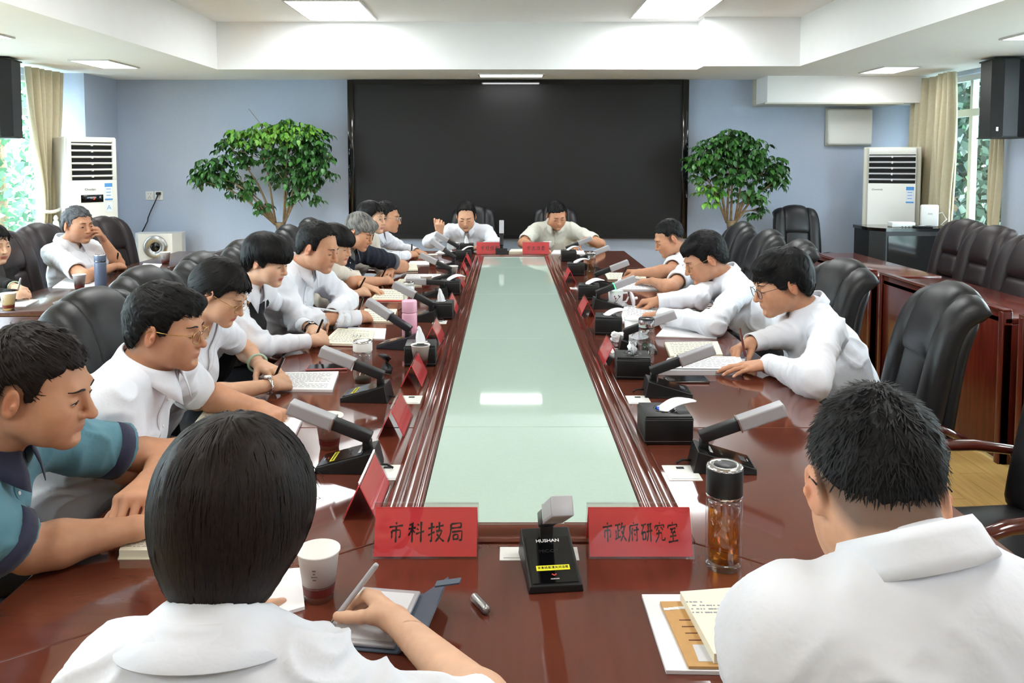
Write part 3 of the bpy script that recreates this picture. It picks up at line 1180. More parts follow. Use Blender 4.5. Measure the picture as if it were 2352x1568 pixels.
    w1 = vnoise(st * np.array([8, 8, 10]) + 3)
    w3 = np.stack([w1, w1, w1], 1)
    cre = 1 - np.abs(vnoise(st * np.array([12, 12, 5.5]) + w3 * 0.8))
    cr2 = 1 - np.abs(vnoise(np.stack([st[:, 0] * 9, st[:, 1] * 9 + st[:, 2] * 7, st[:, 2] * 9 - st[:, 0] * 6], 1) + w3 * 0.7 + 9))
    amp = np.full(len(V2), 0.0095 if hero else 0.0058)
    wav = np.zeros(len(V2))
    for k in ('r', 'l'):
        if arms.get(k) is None:
            continue
        el, wr_ = arms[k]['_el'], arms[k]['_wr']
        amp += 0.003 * np.exp(-np.sum((V2 - sh[k] + up * 0.06) ** 2, 1) / 0.10 ** 2)
        for (p0, p1) in ((el, sh[k]), (el, wr_)):
            ax_ = p1 - p0
            ln_ = np.linalg.norm(ax_)
            ax_ = ax_ / ln_
            rel = V2 - p0
            al = rel @ ax_
            pr = rel - al[:, None] * ax_
            rd = np.linalg.norm(pr, axis=1)
            e1 = unit(np.cross(ax_, up + 0.01))
            ang = np.arctan2(pr @ np.cross(ax_, e1), pr @ e1)
            msk = np.exp(-(np.maximum(rd - 0.06, 0) / 0.02) ** 2) * np.clip(al / 0.02 + 1, 0, 1) * np.clip((ln_ - al) / 0.05, 0, 1)
            wav += msk * (0.0016 + 0.0030 * np.exp(-(al / 0.11) ** 2)) * np.sin(al / 0.0085 + 2.4 * np.sin(ang) + 3.0 * w1) * (0.4 + 0.6 * np.abs(w1))
    hm = np.ones(len(V2))
    for (hp_, hd, hr, k) in hems:
        hm *= 1 - 0.95 * np.exp(-np.sum((V2 - hp_) ** 2, 1) / 0.085 ** 2)
    nk = np.clip((np.linalg.norm(V2 - Nb, axis=1) - 0.06) / 0.08, 0.15, 1)
    V2 = V2 + N2 * ((amp * ((cre ** 3) * 1.5 + (cr2 ** 3) * 1.3 - 1.0 + 0.4 * w1) + wav) * hm * nk)[:, None]
    mats, fm = ['cloth_' + shirt], None
    if vest:
        mats.append('cloth_black')
        c2 = V2[Q2].mean(1) - Nb
        lat, dn, fw2 = c2 @ br, -(c2 @ spine), c2 @ bf
        fm = ((np.abs(lat) < 0.135) & (np.abs(lat) < 0.155 - 0.9 * np.maximum(0, 0.10 - dn) ) & (dn > 0.055 - 0.25 * np.abs(lat))).astype(int)
        for k in ('r', 'l'):
            if arms.get(k) is not None:
                p0, p1 = sh[k], arms[k]['_el']
                tt = np.clip(((V2[Q2].mean(1) - p0) @ (p1 - p0)) / np.dot(p1 - p0, p1 - p0), 0.25, 1)
                fm[np.linalg.norm(V2[Q2].mean(1) - p0 - tt[:, None] * (p1 - p0), axis=1) < 0.064] = 0
                fm[np.linalg.norm(V2[Q2].mean(1) - p1, axis=1) < 0.072] = 0
                p2 = arms[k]['_wr']
                tt = np.clip(((V2[Q2].mean(1) - p1) @ (p2 - p1)) / np.dot(p2 - p1, p2 - p1), 0, 1)
                fm[np.linalg.norm(V2[Q2].mean(1) - p1 - tt[:, None] * (p2 - p1), axis=1) < 0.062] = 0
    np_mesh('shirt', V2 - off, Q2, mats[0], root, None, True, mats, fm)
    if inner:
        U = Field()
        U.cap(hip + (ch - hip) * 0.5, ch, fd * 0.90, fd * 0.98, 0.06, 'u', br, 1.36)
        U.cap(ch, Nb - spine * 0.10, fd * 0.98, 0.072, 0.07, 'u', br, 1.4)
        U.cap(Nb - spine * 0.05, Nb + na * 0.12, nr + 0.012, nr + 0.016, 0.008, 's')
        U.cap(Nb + bf * 0.06, Nb - spine * 0.07 + bf * 0.13, 0.05, 0.03, 0.012, 's')
        V5, Q5 = U.mesh(0.009)
        np_mesh('inner_top', V5 - off, Q5, 'cloth_' + inner, root)
    # cuffs, coloured sleeve hems
    if sleeve == 'long' or hem:
        for (hp, hd, hr, k) in hems:
            cf = MB()
            a1 = unit(np.cross(hd, up))
            a2 = np.cross(a1, hd)
            ring = []
            for j, (t, r) in enumerate(((-0.012, hr + 0.002), (-0.010, hr + 0.006), (0.044, hr + 0.0045), (0.046, hr + 0.001), (0.030, hr - 0.004)) if sleeve == 'long' else ((-0.026, hr - 0.002), (-0.025, hr + 0.0055), (0.004, hr + 0.0065), (0.005, hr), (-0.01, hr - 0.012))):
                ring.append([Vector(hp - off + hd * t + (a1 * math.cos(2 * math.pi * i / 20) + a2 * math.sin(2 * math.pi * i / 20) * 0.92) * r) for i in range(20)])
            vs = sum(ring, [])
            fs = [(j * 20 + i, j * 20 + (i + 1) % 20, (j + 1) * 20 + (i + 1) % 20, (j + 1) * 20 + i) for j in range(4) for i in range(20)]
            cf.add(vs, fs, smooth=True)
            cf.build('cuff' if sleeve == 'long' else 'sleeve_hem', 'cloth_' + (shirt if sleeve == 'long' else hem), root)
    # collar
    cmat = 'cloth_' + (collar_mat or shirt)
    if collar in ('shirt', 'polo', 'big', 'flat'):
        ax = unit(na * 0.35 + spine * 0.35 + up * 0.3)
        fw = unit(bf - np.dot(bf, ax) * ax)
        rt = np.cross(fw, ax)
        C0 = Nb - off + ax * 0.004 + fw * 0.002
        hb, pt = {'shirt': (0.040, 0.055), 'polo': (0.034, 0.042), 'big': (0.036, 0.095), 'flat': (0.020, 0.05)}[collar]
        gap = {'shirt': 0.20, 'polo': 0.24, 'big': 0.24, 'flat': 0.3}[collar]
        fl = 0.026 if collar == 'flat' else 0.0
        vs, fs = [], []
        nn = 37
        for i in range(nn):
            ph = gap + (2 * math.pi - 2 * gap) * i / (nn - 1)
            fr = max(0.0, 1 - min(ph - gap, 2 * math.pi - gap - ph) / 0.9)
            rad = fw * math.cos(ph) + rt * math.sin(ph)
            ell_ = 1.0 + 0.10 * abs(math.cos(ph))
            r0 = (nr + 0.009) * ell_
            ht = hb * (0.62 + 0.38 * (1 - math.cos(ph)) / 2)
            dn = -0.004 - pt * fr ** 1.3 * 0.75
            prof = [(r0 + 0.004, -0.012), (r0, ht * 0.6), (r0 + 0.001, ht), (r0 + 0.006, ht + 0.002), (r0 + 0.011, ht * 0.75),
                    (r0 + 0.015 + 0.012 * fr, ht * 0.3 + dn * 0.4), (r0 + 0.019 + 0.030 * fr + fl, dn - fl * 0.45)]
            for (r, z) in prof:
                vs.append(Vector(C0 + rad * r + ax * z + fw * 0.012 * fr * (z < 0.0)))
        m = 7
        for i in range(nn - 1):
            for j in range(m - 1):
                fs.append((i * m + j, i * m + j + 1, (i + 1) * m + j + 1, (i + 1) * m + j))
        co = mesh_obj('collar', vs, fs, cmat, root, True)
        sd = co.modifiers.new('thick', 'SOLIDIFY')
        sd.thickness = 0.0018
        sd.offset = 0
    # seams, button strip, lapels lie on the cloth
    bvh = BVHTree.FromPolygons([Vector(v) for v in (V2 - off)], Q2.tolist())

    def on_cloth(lat, dn, back=False, lift=0.0015):
        sg = -1 if back else 1
        o_ = Nb - off - spine * dn + br * lat + bf * sg * 0.45
        h = bvh.ray_cast(Vector(o_), Vector(-bf * sg))
        return None if h[0] is None else h[0] + h[1] * lift
    if collar in ('shirt', 'polo') and not hero:
        rows = []
        d0 = 0.075
        for dn in np.linspace(d0, d0 + (0.30 if collar == 'shirt' else 0.12), 14):
            q = [on_cloth(x, dn, False, 0.0022) for x in (-0.014, 0.0, 0.014)]
            if None in q:
                continue
            rows.append(q)
        if len(rows) > 3:
            vs = [p for r_ in rows for p in r_]
            fs = [(i * 3 + j, i * 3 + j + 1, i * 3 + j + 4, i * 3 + j + 3) for i in range(len(rows) - 1) for j in (0, 1)]
            po = mesh_obj('placket', vs, fs, mats[0], root, True)
            sd = po.modifiers.new('thick', 'SOLIDIFY')
            sd.thickness = 0.002
            for i in range(1, len(rows), 4):
                p = on_cloth(0.0, d0 + (0.30 if collar == 'shirt' else 0.12) * i / 13, False, 0.0045)
                if p is None:
                    continue
                b_ = MB()
                b_.lathe([(0.0, 0.0012), (0.0040, 0.0012), (0.0046, 0.0), (0.0, -0.001)], 10, M=Matrix.Translation(p) @ Vector(bf + up * 0.3).to_track_quat('Z', 'Y').to_matrix().to_4x4())
                b_.build('button', 'cup_white', root)
    if hero and collar == 'shirt':
        pts = [on_cloth(x, 0.105 + 0.01 * math.sin(x * 20), True, 0.0010) for x in np.linspace(-0.17, 0.17, 26)]
        pts = [p for p in pts if p is not None]
        b_ = MB()
        b_.tube(pts, 0.0011, 6)
        b_.build('yoke_seam', 'paper_grey', root)  # grey tube along the seam: the seam's shadow put into the colour
    if collar == 'lapel':
        for s_ in (-1, 1):
            vs = []
            for i in range(12):
                t_ = i / 11
                dn = 0.0 + 0.20 * t_
                a_ = 0.062 * (1 - t_) + 0.004
                w_ = 0.040 * math.sin(math.pi * min(1, 0.25 + t_ * 0.75)) + 0.004
                for x_, lf in ((a_, 0.005), (a_ + w_ * 0.5, 0.006), (a_ + w_, 0.004)):
                    p = on_cloth(s_ * x_, dn, False, lf)
                    vs.append(p if p is not None else (vs[-3] if len(vs) > 2 else Vector(Nb - off)))
            fs = [(i * 3 + j, i * 3 + j + 1, i * 3 + j + 4, i * 3 + j + 3) for i in range(11) for j in (0, 1)]
            po = mesh_obj('lapel', vs, fs, mats[0], root, True)
            sd = po.modifiers.new('thick', 'SOLIDIFY')
            sd.thickness = 0.003
    # trousers
    if trousers:
        B = Field()
        for s in (1, -1):
            hj = hip + br * s * 0.085 - up * 0.03
            kn = hj + bf * 0.40 + br * s * 0.03
            kn[2] = 0.52
            ft = kn + bf * 0.02
            ft[2] = 0.06
            B.cap(hip - up * 0.02, hj, 0.115, 0.10, 0.05)
            B.cap(hj, kn, 0.088, 0.066, 0.04)
            B.cap(kn, ft, 0.064, 0.05, 0.03)
        B.cut(lambda x, y, z: 0.03 - z, 'i', 0.01)
        V4, Q4 = B.mesh(0.016)
        np_mesh('trousers', V4 - off, Q4, 'cloth_trousers', root)
        for s in (1, -1):
            hj = hip + br * s * 0.085
            ft = hj + bf * 0.43 + br * s * 0.03
            ft[2] = 0.0
            m = MB()
            Mx = frame(ft - off, bf, -br)
            m.box((-0.07, -0.045, 0.0), (0.19, 0.045, 0.085), M=Mx, bev=0.03, seg=3)
            m.build('shoe', 'matte_black', root)
    return dict(root=root, off=off, hands=hands, head=head, M=M, Nb=Nb, bf=bf, br=br, spine=spine, arms=arms, ch=ch, T=T, F=F, nr=nr, sc=sc)


def thing_part(name, parent):
    """an Empty that holds the pieces of a part"""
    o = bpy.data.objects.new(name, None)
    o.empty_display_size = 0.02
    return link(o, parent)


# ================================================================== the room
XL, XR, YB, YF = -4.45, 4.35, 8.60, -3.0
Z_SOFFIT, Z_TRAY = 2.40, 2.84
TX0, TX1, TY0, TY1 = -2.72, 2.65, -1.6, 7.62
BIG = 0.2

m = MB()
m.box((XL - BIG, YF - BIG, -0.1), (XR + BIG, YB + BIG, 0.0))
floor = structure(m.build('floor', 'floor_wood'))
_k = 0
for ix in range(10):                                  # boards in the gap beside the right-hand chairs
    x0 = 1.12 + ix * 0.14
    y = 0.9 - (ix % 3) * 0.3
    while y < 4.2:
        m = MB()
        m.box((x0 + 0.001, y + 0.001, 0.0), (x0 + 0.139, y + 0.898, 0.0035))
        m.build('plank', 'floor_wood', floor)
        y += 0.9

m = MB()
m.box((-40, -30, -0.30), (40, 45, -0.12))
structure(m.build('ground', 'ground_paving'))  # unseen outdoor ground, added to block sky light from below
m = MB()
m.box((XL - BIG, YB, 0), (XR + BIG, YB + BIG, 3.0))
structure(m.build('wall_back', 'wall_blue'))
m = MB()
m.box((XL - BIG, YF - BIG, 0), (XR + BIG, YF, 3.0))
structure(m.build('wall_front', 'wall_blue'))


def wall_y(name, x0, x1, ops):
    """side wall between x0 and x1 with window openings (y0,y1,z0,z1)"""
    mb = MB()
    y = YF
    for (a, b, c, d) in sorted(ops):
        mb.box((x0, y, 0), (x1, a, 3.0))
        mb.box((x0, a, 0), (x1, b, c))
        mb.box((x0, a, d), (x1, b, 3.0))
        y = b
    mb.box((x0, y, 0), (x1, YB, 3.0))
    return structure(mb.build(name, 'wall_blue'))


WIN_L = [(5.35, 7.93, 0.55, 2.34), (1.3, 4.6, 0.55, 2.34)]  # second opening is out of view, added to let in daylight
WIN_R = [(7.08, 8.35, 0.55, 2.36), (3.1, 6.1, 0.55, 2.36)]  # second opening likewise unseen, added for daylight
wall_y('wall_left', XL - BIG, XL, WIN_L)
wall_y('wall_right', XR, XR + BIG, WIN_R)
m = MB()
m.box((XL, 7.94, 0), (-4.14, YB, Z_SOFFIT))
structure(m.build('wall_pillar', 'wall_blue'))


def window(n, xw, op, mullions):
    y0, y1, z0, z1 = op
    fr = MB()
    t = 0.05
    fr.box((xw - 0.035, y0, z0), (xw + 0.035, y0 + t, z1)).box((xw - 0.035, y1 - t, z0), (xw + 0.035, y1, z1))
    fr.box((xw - 0.035, y0, z0), (xw + 0.035, y1, z0 + t)).box((xw - 0.035, y0, z1 - t), (xw + 0.035, y1, z1))
    w = structure(fr.build('window_%d' % n, 'window_white'))
    b = MB()
    b.box((xw - 0.03, y0 + t, 1.97), (xw + 0.03, y1 - t, 2.04))
    b.build('transom', 'window_white', w)
    ys = [y0 + t] + list(mullions) + [y1 - t]
    for yy in mullions:
        b = MB()
        b.box((xw - 0.028, yy - 0.028, z0 + t), (xw + 0.028, yy + 0.028, 1.97))
        b.build('mullion', 'window_white', w)
        b = MB()
        b.box((xw - 0.028, yy - 0.022, 2.04), (xw + 0.028, yy + 0.022, z1 - t))
        b.build('mullion', 'window_white', w)
    for i in range(len(ys) - 1):
        for (a, c) in ((z0 + t, 1.97), (2.04, z1 - t)):
            b = MB()
            b.box((xw - 0.004, ys[i], a), (xw + 0.004, ys[i + 1], c))
            b.build('pane', 'window_glass', w)
    s = MB()
    s.box((xw - 0.11, y0 - 0.02, z0 - 0.03), (xw + 0.11, y1 + 0.02, z0 + 0.004))
    s.build('window_sill', 'window_white', w)


for i, op in enumerate(WIN_L):
    window(i + 1, XL - 0.10, op, [op[0] + (op[1] - op[0]) * k / 3 for k in (1, 2)])
for i, op in enumerate(WIN_R):
    window(i + 3, XR + 0.10, op, [7.72] if i == 0 else [op[0] + (op[1] - op[0]) * k / 3 for k in (1, 2)])

m = MB()
zc = 3.0
m.box((XL, YF, Z_SOFFIT), (TX0, YB, zc)).box((TX1, YF, Z_SOFFIT), (XR, YB, zc))
m.box((TX0, TY1, Z_SOFFIT), (TX1, YB, zc)).box((TX0, YF, Z_SOFFIT), (TX1, TY0, zc))
m.box((1.78, 7.36, Z_SOFFIT), (TX1, TY1, zc))
m.box((TX0, TY0, Z_TRAY), (TX1, TY1, zc))
structure(m.build('ceiling', 'ceiling_white'))
m = MB()
m.box((2.63, 8.2, 2.13), (XR, YB, Z_SOFFIT))
structure(m.build('trim_1', 'ceiling_white'))
m = MB()
m.box((2.60, 8.17, 2.115), (4.0, YB, 2.13)).box((2.60, 8.56, 2.13), (2.63, YB, Z_SOFFIT))
structure(m.build('trim_2', 'ac_beige'))
m = MB()
m.box((XL, YB - 0.015, 0), (XR, YB, 0.10))
structure(m.build('baseboard_back', 'wood_desk'))


# ------------------------------------------------------------------ ceiling lights
def panel(x, y, z, w, l, label):
    t = thing('ceiling_light', label, 'ceiling light', (x, y, z), 0, 'flush ceiling light panels')
    f = MB()
    e = 0.018
    f.box((-w / 2 - e, -l / 2 - e, -0.012), (w / 2 + e, -l / 2, 0)).box((-w / 2 - e, l / 2, -0.012), (w / 2 + e, l / 2 + e, 0))
    f.box((-w / 2 - e, -l / 2, -0.012), (-w / 2, l / 2, 0)).box((w / 2, -l / 2, -0.012), (w / 2 + e, l / 2, 0))
    f.build('frame', 'panel_frame', t)
    d = MB()
    d.box((-w / 2, -l / 2, -0.008), (w / 2, l / 2, -0.001))
    d.build('diffuser', 'panel_light', t)


panel(-1.50, 7.02, Z_TRAY, 0.60, 0.86, 'large square ceiling light in the raised tray, left of the two nearest the beam')
panel(1.42, 6.93, Z_TRAY, 0.60, 0.86, 'large square ceiling light in the raised tray, right of the two nearest the beam')
panel(0.04, 8.10, Z_SOFFIT, 0.62, 0.22, 'long ceiling light just above the black video wall')
panel(-3.54, 7.16, Z_SOFFIT, 0.31, 0.55, 'narrow ceiling light on the low ceiling near the left curtain')
panel(3.58, 7.62, Z_SOFFIT, 0.31, 0.50, 'narrow ceiling light on the low ceiling near the right curtain')
panel(3.62, 5.42, Z_SOFFIT, 0.31, 0.55, 'narrow ceiling light cut off by the right edge of the picture')
panel(-3.58, 5.35, Z_SOFFIT, 0.31, 0.55, 'narrow ceiling light cut off by the left edge of the picture')
for (x, y, lab) in ((-1.5, 4.3, 'second row from the beam, left'), (1.42, 4.3, 'second row from the beam, right'), (-1.5, 1.6, 'third row from the beam, left'),
                    (1.42, 1.6, 'third row from the beam, right'), (-1.5, -1.1, 'row behind the viewer, left'), (1.42, -1.1, 'row behind the viewer, right')):
    panel(x, y, Z_TRAY, 0.60, 0.86, 'large square tray ceiling light overhead, ' + lab)  # panels out of view, added to light the room
for (x, y, lab) in ((-3.58, 2.8, 'left side, third from back wall'), (3.6, 2.8, 'right side, third from back wall'), (-3.58, 0.2, 'left side, nearest the viewer'), (3.6, 0.2, 'right side, nearest the viewer')):
    panel(x, y, Z_SOFFIT, 0.31, 0.55, 'narrow low ceiling light overhead, ' + lab)  # unseen side panels, added for more light

# ------------------------------------------------------------------ video wall
t = thing('video_wall', 'large black video wall mounted on the blue back wall', 'screen', (0.115, YB, 0))
m = MB()
m.box((-1.73, -0.07, 0.76), (1.73, -0.002, 2.345))
m.build('display', 'screen_black', t)
for s in (-1, 1):
    m = MB()
    m.box((s * 1.76 - 0.032, -0.10, 0.72), (s * 1.76 + 0.032, -0.002, 2.39), bev=0.004)
    m.build('side_frame', 'gloss_black', t)
m = MB()
m.box((-1.73, -0.09, 2.345), (1.73, -0.002, 2.39))
m.build('top_frame', 'gloss_black', t)
m = MB()
m.box((-1.73, -0.09, 0.72), (1.73, -0.002, 0.76))
m.build('bottom_frame', 'matte_black', t)

# ------------------------------------------------------------------ grey wall box, sockets
t = thing('wall_box', 'pale grey square cover mounted on wall above right air conditioner', 'cover', (3.62, YB, 1.90))
m = MB()
m.box((-0.235, -0.075, -0.19), (0.235, 0, 0.19), bev=0.025, seg=3)
m.build('lid', 'white_plastic', t)
m = MB()
m.box((-0.245, -0.03, -0.20), (0.245, 0, 0.20), bev=0.01)
m.build('back_plate', 'ac_beige', t)
for i, px in enumerate((344.5, 365)):
    p = at_depth(px, 449, YB)
    t = thing('wall_socket', ('white wall socket, left one, nothing plugged in', 'white wall socket with a black plug in it')[i], 'socket', (p.x, YB, p.z))
    m = MB()
    m.box((-0.045, -0.010, -0.047), (0.045, 0, 0.047), bev=0.005)
    m.build('plate', 'white_plastic', t)
    for (dx, dz, a) in ((-0.012, 0.02, 0), (0.012, 0.02, 0), (0, -0.008, 0), (-0.01, -0.024, 0.5), (0.01, -0.024, -0.5)):
        m = MB()
        m.box((dx - 0.002, -0.0108, dz - 0.005), (dx + 0.002, -0.009, dz + 0.005))
        m.build('slot', 'grille_dark', t)
p0 = at_depth(365, 444, YB - 0.02)
t = thing('power_cord', 'thin black power cord hanging from the wall socket to white speaker box', 'cord', (p0.x, YB - 0.02, p0.z))
m = MB()
m.box((-0.02, -0.035, -0.014), (0.02, 0.01, 0.014), bev=0.005)
m.build('plug', 'rubber', t)
m = MB()
path = [at_depth(x, y, YB - 0.035) - Vector((p0.x, YB - 0.02, p0.z)) for (x, y) in ((363, 446), (356, 464), (346, 485), (340, 500), (339, 508), (333, 520), (326, 533))]
m.tube(path, 0.006, 8)
m.build('cable', 'rubber', t)

# ------------------------------------------------------------------ white floor unit with round lens
p = at_depth(363, 560, 8.30)
t = thing('air_purifier', 'white floor unit with round silver ring and black lens below the sockets', 'appliance', (p.x, 8.33, 0), math.radians(8))
m = MB()
m.prism([(-0.23, 0.13), (-0.23, -0.02), (-0.165, -0.14), (0.165, -0.14), (0.23, -0.02), (0.23, 0.13)], 0.02, 0.80)
autosmooth(m.build('cabinet', 'white_plastic', t), 20)
Mr = Matrix.Translation((0, -0.14, 0.665)) @ Matrix.Rotation(math.pi / 2, 4, 'X')
m = MB()
m.lathe([(0.048, 0.010), (0.055, 0.016), (0.085, 0.022), (0.110, 0.018), (0.118, 0.006), (0.118, -0.01)], 40, M=Mr)
m.build('ring', 'brushed', t)
m = MB()
m.lathe([(0.0, 0.018), (0.028, 0.015), (0.048, 0.006), (0.052, 0.0)], 32, M=Mr)
m.build('lens', 'gloss_black', t)


# ------------------------------------------------------------------ standing air conditioners
def aircon(label, loc, rz, w, d, h, style):
    t = thing('air_conditioner', label, 'air conditioner', loc, rz)
    m = MB()
    m.box((-w / 2, -d / 2 + 0.02, 0), (w / 2, d / 2, h), bev=0.012)
    m.build('cabinet', 'ac_white' if style == 'left' else 'ac_beige', t)
    yf = -d / 2 + 0.02
    gw = w * (0.40 if style == 'left' else 0.40)
    z1, z0 = (h - 0.05, h - 0.40) if style == 'left' else (h - 0.075, h - 0.36)
    m = MB()                                       # front: frame around the louvres and body panel
    e = 0.40 * w if style == 'left' else 0.42 * w
    X = w / 2 - (0.012 if style == 'left' else 0.045)
    m.box((-X, yf - 0.03, 0.02), (X, yf, z0), bev=0.006)
    m.box((-X, yf - 0.03, z0), (-gw, yf, h - 0.012), bev=0.004).box((gw, yf - 0.03, z0), (X, yf, h - 0.012), bev=0.004)
    m.box((-gw, yf - 0.03, z1), (gw, yf, h - 0.012), bev=0.004)
    m.build('front_panel', 'ac_white', t)
    m = MB()
    m.box((-gw, yf - 0.004, z0), (gw, yf - 0.001, z1))
    m.build('grille_opening', 'grille_dark', t)
    n = 6 if style == 'left' else 5
    for i in range(n):
        z = z0 + (z1 - z0) * (i + 0.45) / n
        m = MB()
        m.box((-gw, -0.022, -0.010), (gw, 0.0, 0.004), M=Matrix.Translation((0, yf - 0.006, z + 0.012)) @ Matrix.Rotation(math.radians(-18), 4, 'X'))
        m.build('louvre', 'ac_white' if style == 'left' else 'silver', t)
        m = MB()
        m.box((-0.008, yf - 0.034, z - 0.002), (0.008, yf - 0.006, z + 0.020), bev=0.003)
        m.build('louvre_clip', 'white_plastic', t)
    yy = yf - 0.031
    Mt = lambda x, z: frame((x, yy - 0.0008, z), (1, 0, 0), (0, 0, 1))
    if style == 'left':
        zd = z0 - 0.17
        m = MB()
        m.box((-0.115, yy - 0.002, zd - 0.035), (0.085, yy, zd + 0.035), bev=0.002)
        m.build('display', 'gloss_black', t)
        text_obj('5', 0.035, 'led_red', Mt(0.0, zd) @ Matrix.Translation((0, 0, 0.002)), 'digits', t)
        text_obj('Chunlan', 0.030, 'grey_print', Mt(-0.03, z0 - 0.085), 'lettering', t)
        sx, sz = 0.135, z0 - 0.10
    else:
        text_obj('Gonsonly', 0.026, 'grey_print', Mt(-0.13, z0 - 0.06), 'lettering', t, shear=0.3)
        text_obj('Turbo Wind', 0.018, 'grey_print', Mt(-0.14, 0.80), 'lettering', t, shear=0.3)
        text_obj('超风', 0.022, 'ink_black', Mt(-0.14, 0.775), 'lettering', t)
        m = MB()
        m.box((-X, yy - 0.004, 0.68), (X, yy, 0.745), bev=0.002)
        m.build('control_strip', 'ac_beige', t)
        m = MB()
        m.box((-0.065, yy - 0.006, 0.695), (0.065, yy - 0.004, 0.732))
        m.build('display', 'gloss_black', t)
        for i in range(8):
            x = -0.16 + i * 0.022 + (0.165 if i > 3 else 0)
            m = MB()
            m.box((x, yy - 0.006, 0.70), (x + 0.008, yy - 0.004, 0.726))
            m.build('button', 'grey_print', t)
        sx, sz = 0.165, z0 - 0.10
    m = MB()
    m.box((sx - 0.035, yy - 0.001, sz - 0.09), (sx + 0.035, yy, sz + 0.07))
    st = m.build('energy_sticker', 'sticker_white', t)
    m = MB()
    m.box((sx - 0.035, yy - 0.002, sz + 0.035), (sx + 0.035, yy - 0.001, sz + 0.07)).box((sx - 0.035, yy - 0.002, sz - 0.09), (sx + 0.035, yy - 0.001, sz - 0.075))
    m.build('sticker_band', 'sticker_blue', st)
    m = MB()
    for k in range(3):
        m.box((sx - 0.022, yy - 0.002, sz + 0.012 - 0.03 * k), (sx + 0.02, yy - 0.001, sz + 0.018 - 0.03 * k))
    m.build('sticker_print', 'sticker_blue', st)
    if style == 'left':
        m = MB()
        m.box((sx - 0.03, yy - 0.001, sz - 0.20), (sx + 0.035, yy, sz - 0.11))
        st2 = m.build('brand_sticker', 'sticker_white', t)
        text_obj('A', 0.06, 'sticker_blue', Mt(sx, sz - 0.16), 'sticker_letter', st2)
    return t


aircon('tall white standing air conditioner beside the left curtain', (-4.01, 7.62, 0), math.radians(50), 0.46, 0.42, 1.765, 'left')
aircon('tall white standing air conditioner with beige sides near the right curtain', (3.87, 8.12, 0), math.radians(-24), 0.52, 0.32, 1.68, 'right')


# ------------------------------------------------------------------ hanging loudspeakers
def speaker(label, c, rz, bracket):
    t = thing('loudspeaker', label, 'loudspeaker', c, rz)
    m = MB()
    m.prism([(-0.135, -0.10), (-0.06, -0.145), (0.06, -0.145), (0.135, -0.10), (0.12, 0.14), (-0.12, 0.14)], -0.32, 0.32)
    autosmooth(m.build('cabinet', 'speaker_black', t), 20)
    m = MB()
    m.prism([(-0.125, -0.108), (-0.055, -0.150), (0.055, -0.150), (0.125, -0.108), (0.12, -0.10), (-0.12, -0.10)], -0.305, 0.305)
    m.build('grille', 'matte_black', t)
    m = MB()
    m.box((-0.105, -0.148, -0.265), (-0.09, -0.128, -0.235))
    m.build('badge', 'led_red' if 'left' in label else 'chrome', t)
    m = MB()
    m.box((bracket - 0.03, 0.02, -0.05), (0.13 if bracket > 0 else -0.13, 0.07, 0.05)) if bracket else m.box((-0.03, 0, 0.32), (0.03, 0.06, 0.36))
    m.build('bracket', 'matte_black', t)
    m = MB()
    for s in (-1, 1):
        m.box((-0.137, -0.147, s * 0.32 - 0.006), (0.137, 0.142, s * 0.32 + 0.006), bev=0.004)
    m.build('end_cap', 'rubber', t)


p = at_depth(-2, 221, 6.75)
speaker('black loudspeaker hanging near the left window, cut by the picture edge', (p.x, 6.75, 2.06), math.radians(12), 0)
p = at_depth(2303, 230, 6.75)
speaker('black loudspeaker on a wall bracket in front of right window', (p.x, 6.75, 2.055), math.radians(-8), 0.24)


# ------------------------------------------------------------------ curtains
def curtain(label, x, y0, y1, z0, z1, folds, amp, pinch=None, matname='curtain', lean=0.0, group='beige window curtains'):
    t = thing('curtain', label, 'curtain', (x, (y0 + y1) / 2, 0), 0, group)
    nu, nv = folds * 10 + 1, 30
    vs, fs = [], []
    yc = (y0 + y1) / 2
    for j in range(nv):
        v = j / (nv - 1)
        z = z1 + (z0 - z1) * v
        sq = 1.0
        if pinch:
            pz, pw = pinch
            d = (z - pz)
            sq = 1 - (1 - pw) * math.exp(-(d / (0.55 if d > 0 else 0.35)) ** 2)
        for i in range(nu):
            u = i / (nu - 1)
            y = yc + (u - 0.5) * (y1 - y0) * sq + lean * v
            xx = amp * math.sin(u * folds * 2 * math.pi + 0.4 * math.sin(v * 3 + u * 5)) * (0.75 + 0.25 * math.sin(u * 11)) + 0.02 * math.sin(v * 5 + u * 3)
            vs.append((xx, y - yc, z))
    for j in range(nv - 1):
        for i in range(nu - 1):
            a = j * nu + i
            fs.append((a, a + nu, a + nu + 1, a + 1))
    o = mesh_obj('drape', vs, fs, matname, t, True)
    sd = o.modifiers.new('thick', 'SOLIDIFY')
    sd.thickness = 0.006
    return t


c = curtain('beige curtain tied back with a cord and tassel beside left window', -4.22, 7.10, 7.72, 0.3, 2.37, 6, 0.050, (1.10, 0.42))
m = MB()
ring = [(0.10 * math.cos(a), 0.15 * math.sin(a), 1.10 + 0.02 * math.sin(2 * a)) for a in np.linspace(0, 2 * math.pi, 24, endpoint=False)]
m.tube(ring, 0.016, 8, closed=True)
m.build('tie_cord', 'curtain_sheer', c)
m = MB()
m.lathe([(0.006, 0.06), (0.014, 0.05), (0.022, 0.03), (0.014, 0.012), (0.024, 0.0), (0.030, -0.06), (0.036, -0.22), (0.0, -0.22)], 14, c=(0.09, -0.06, 0.99))
m.build('tassel', 'curtain_sheer', c)
curtain('long beige curtain hanging beside the right window', 4.19, 7.62, 8.36, 0.05, 2.37, 7, 0.055, None)
curtain('pale lining curtain bunched at the right window behind the router', 4.12, 7.50, 7.74, 0.62, 2.37, 3, 0.040, (1.25, 0.8), 'curtain', -0.02)
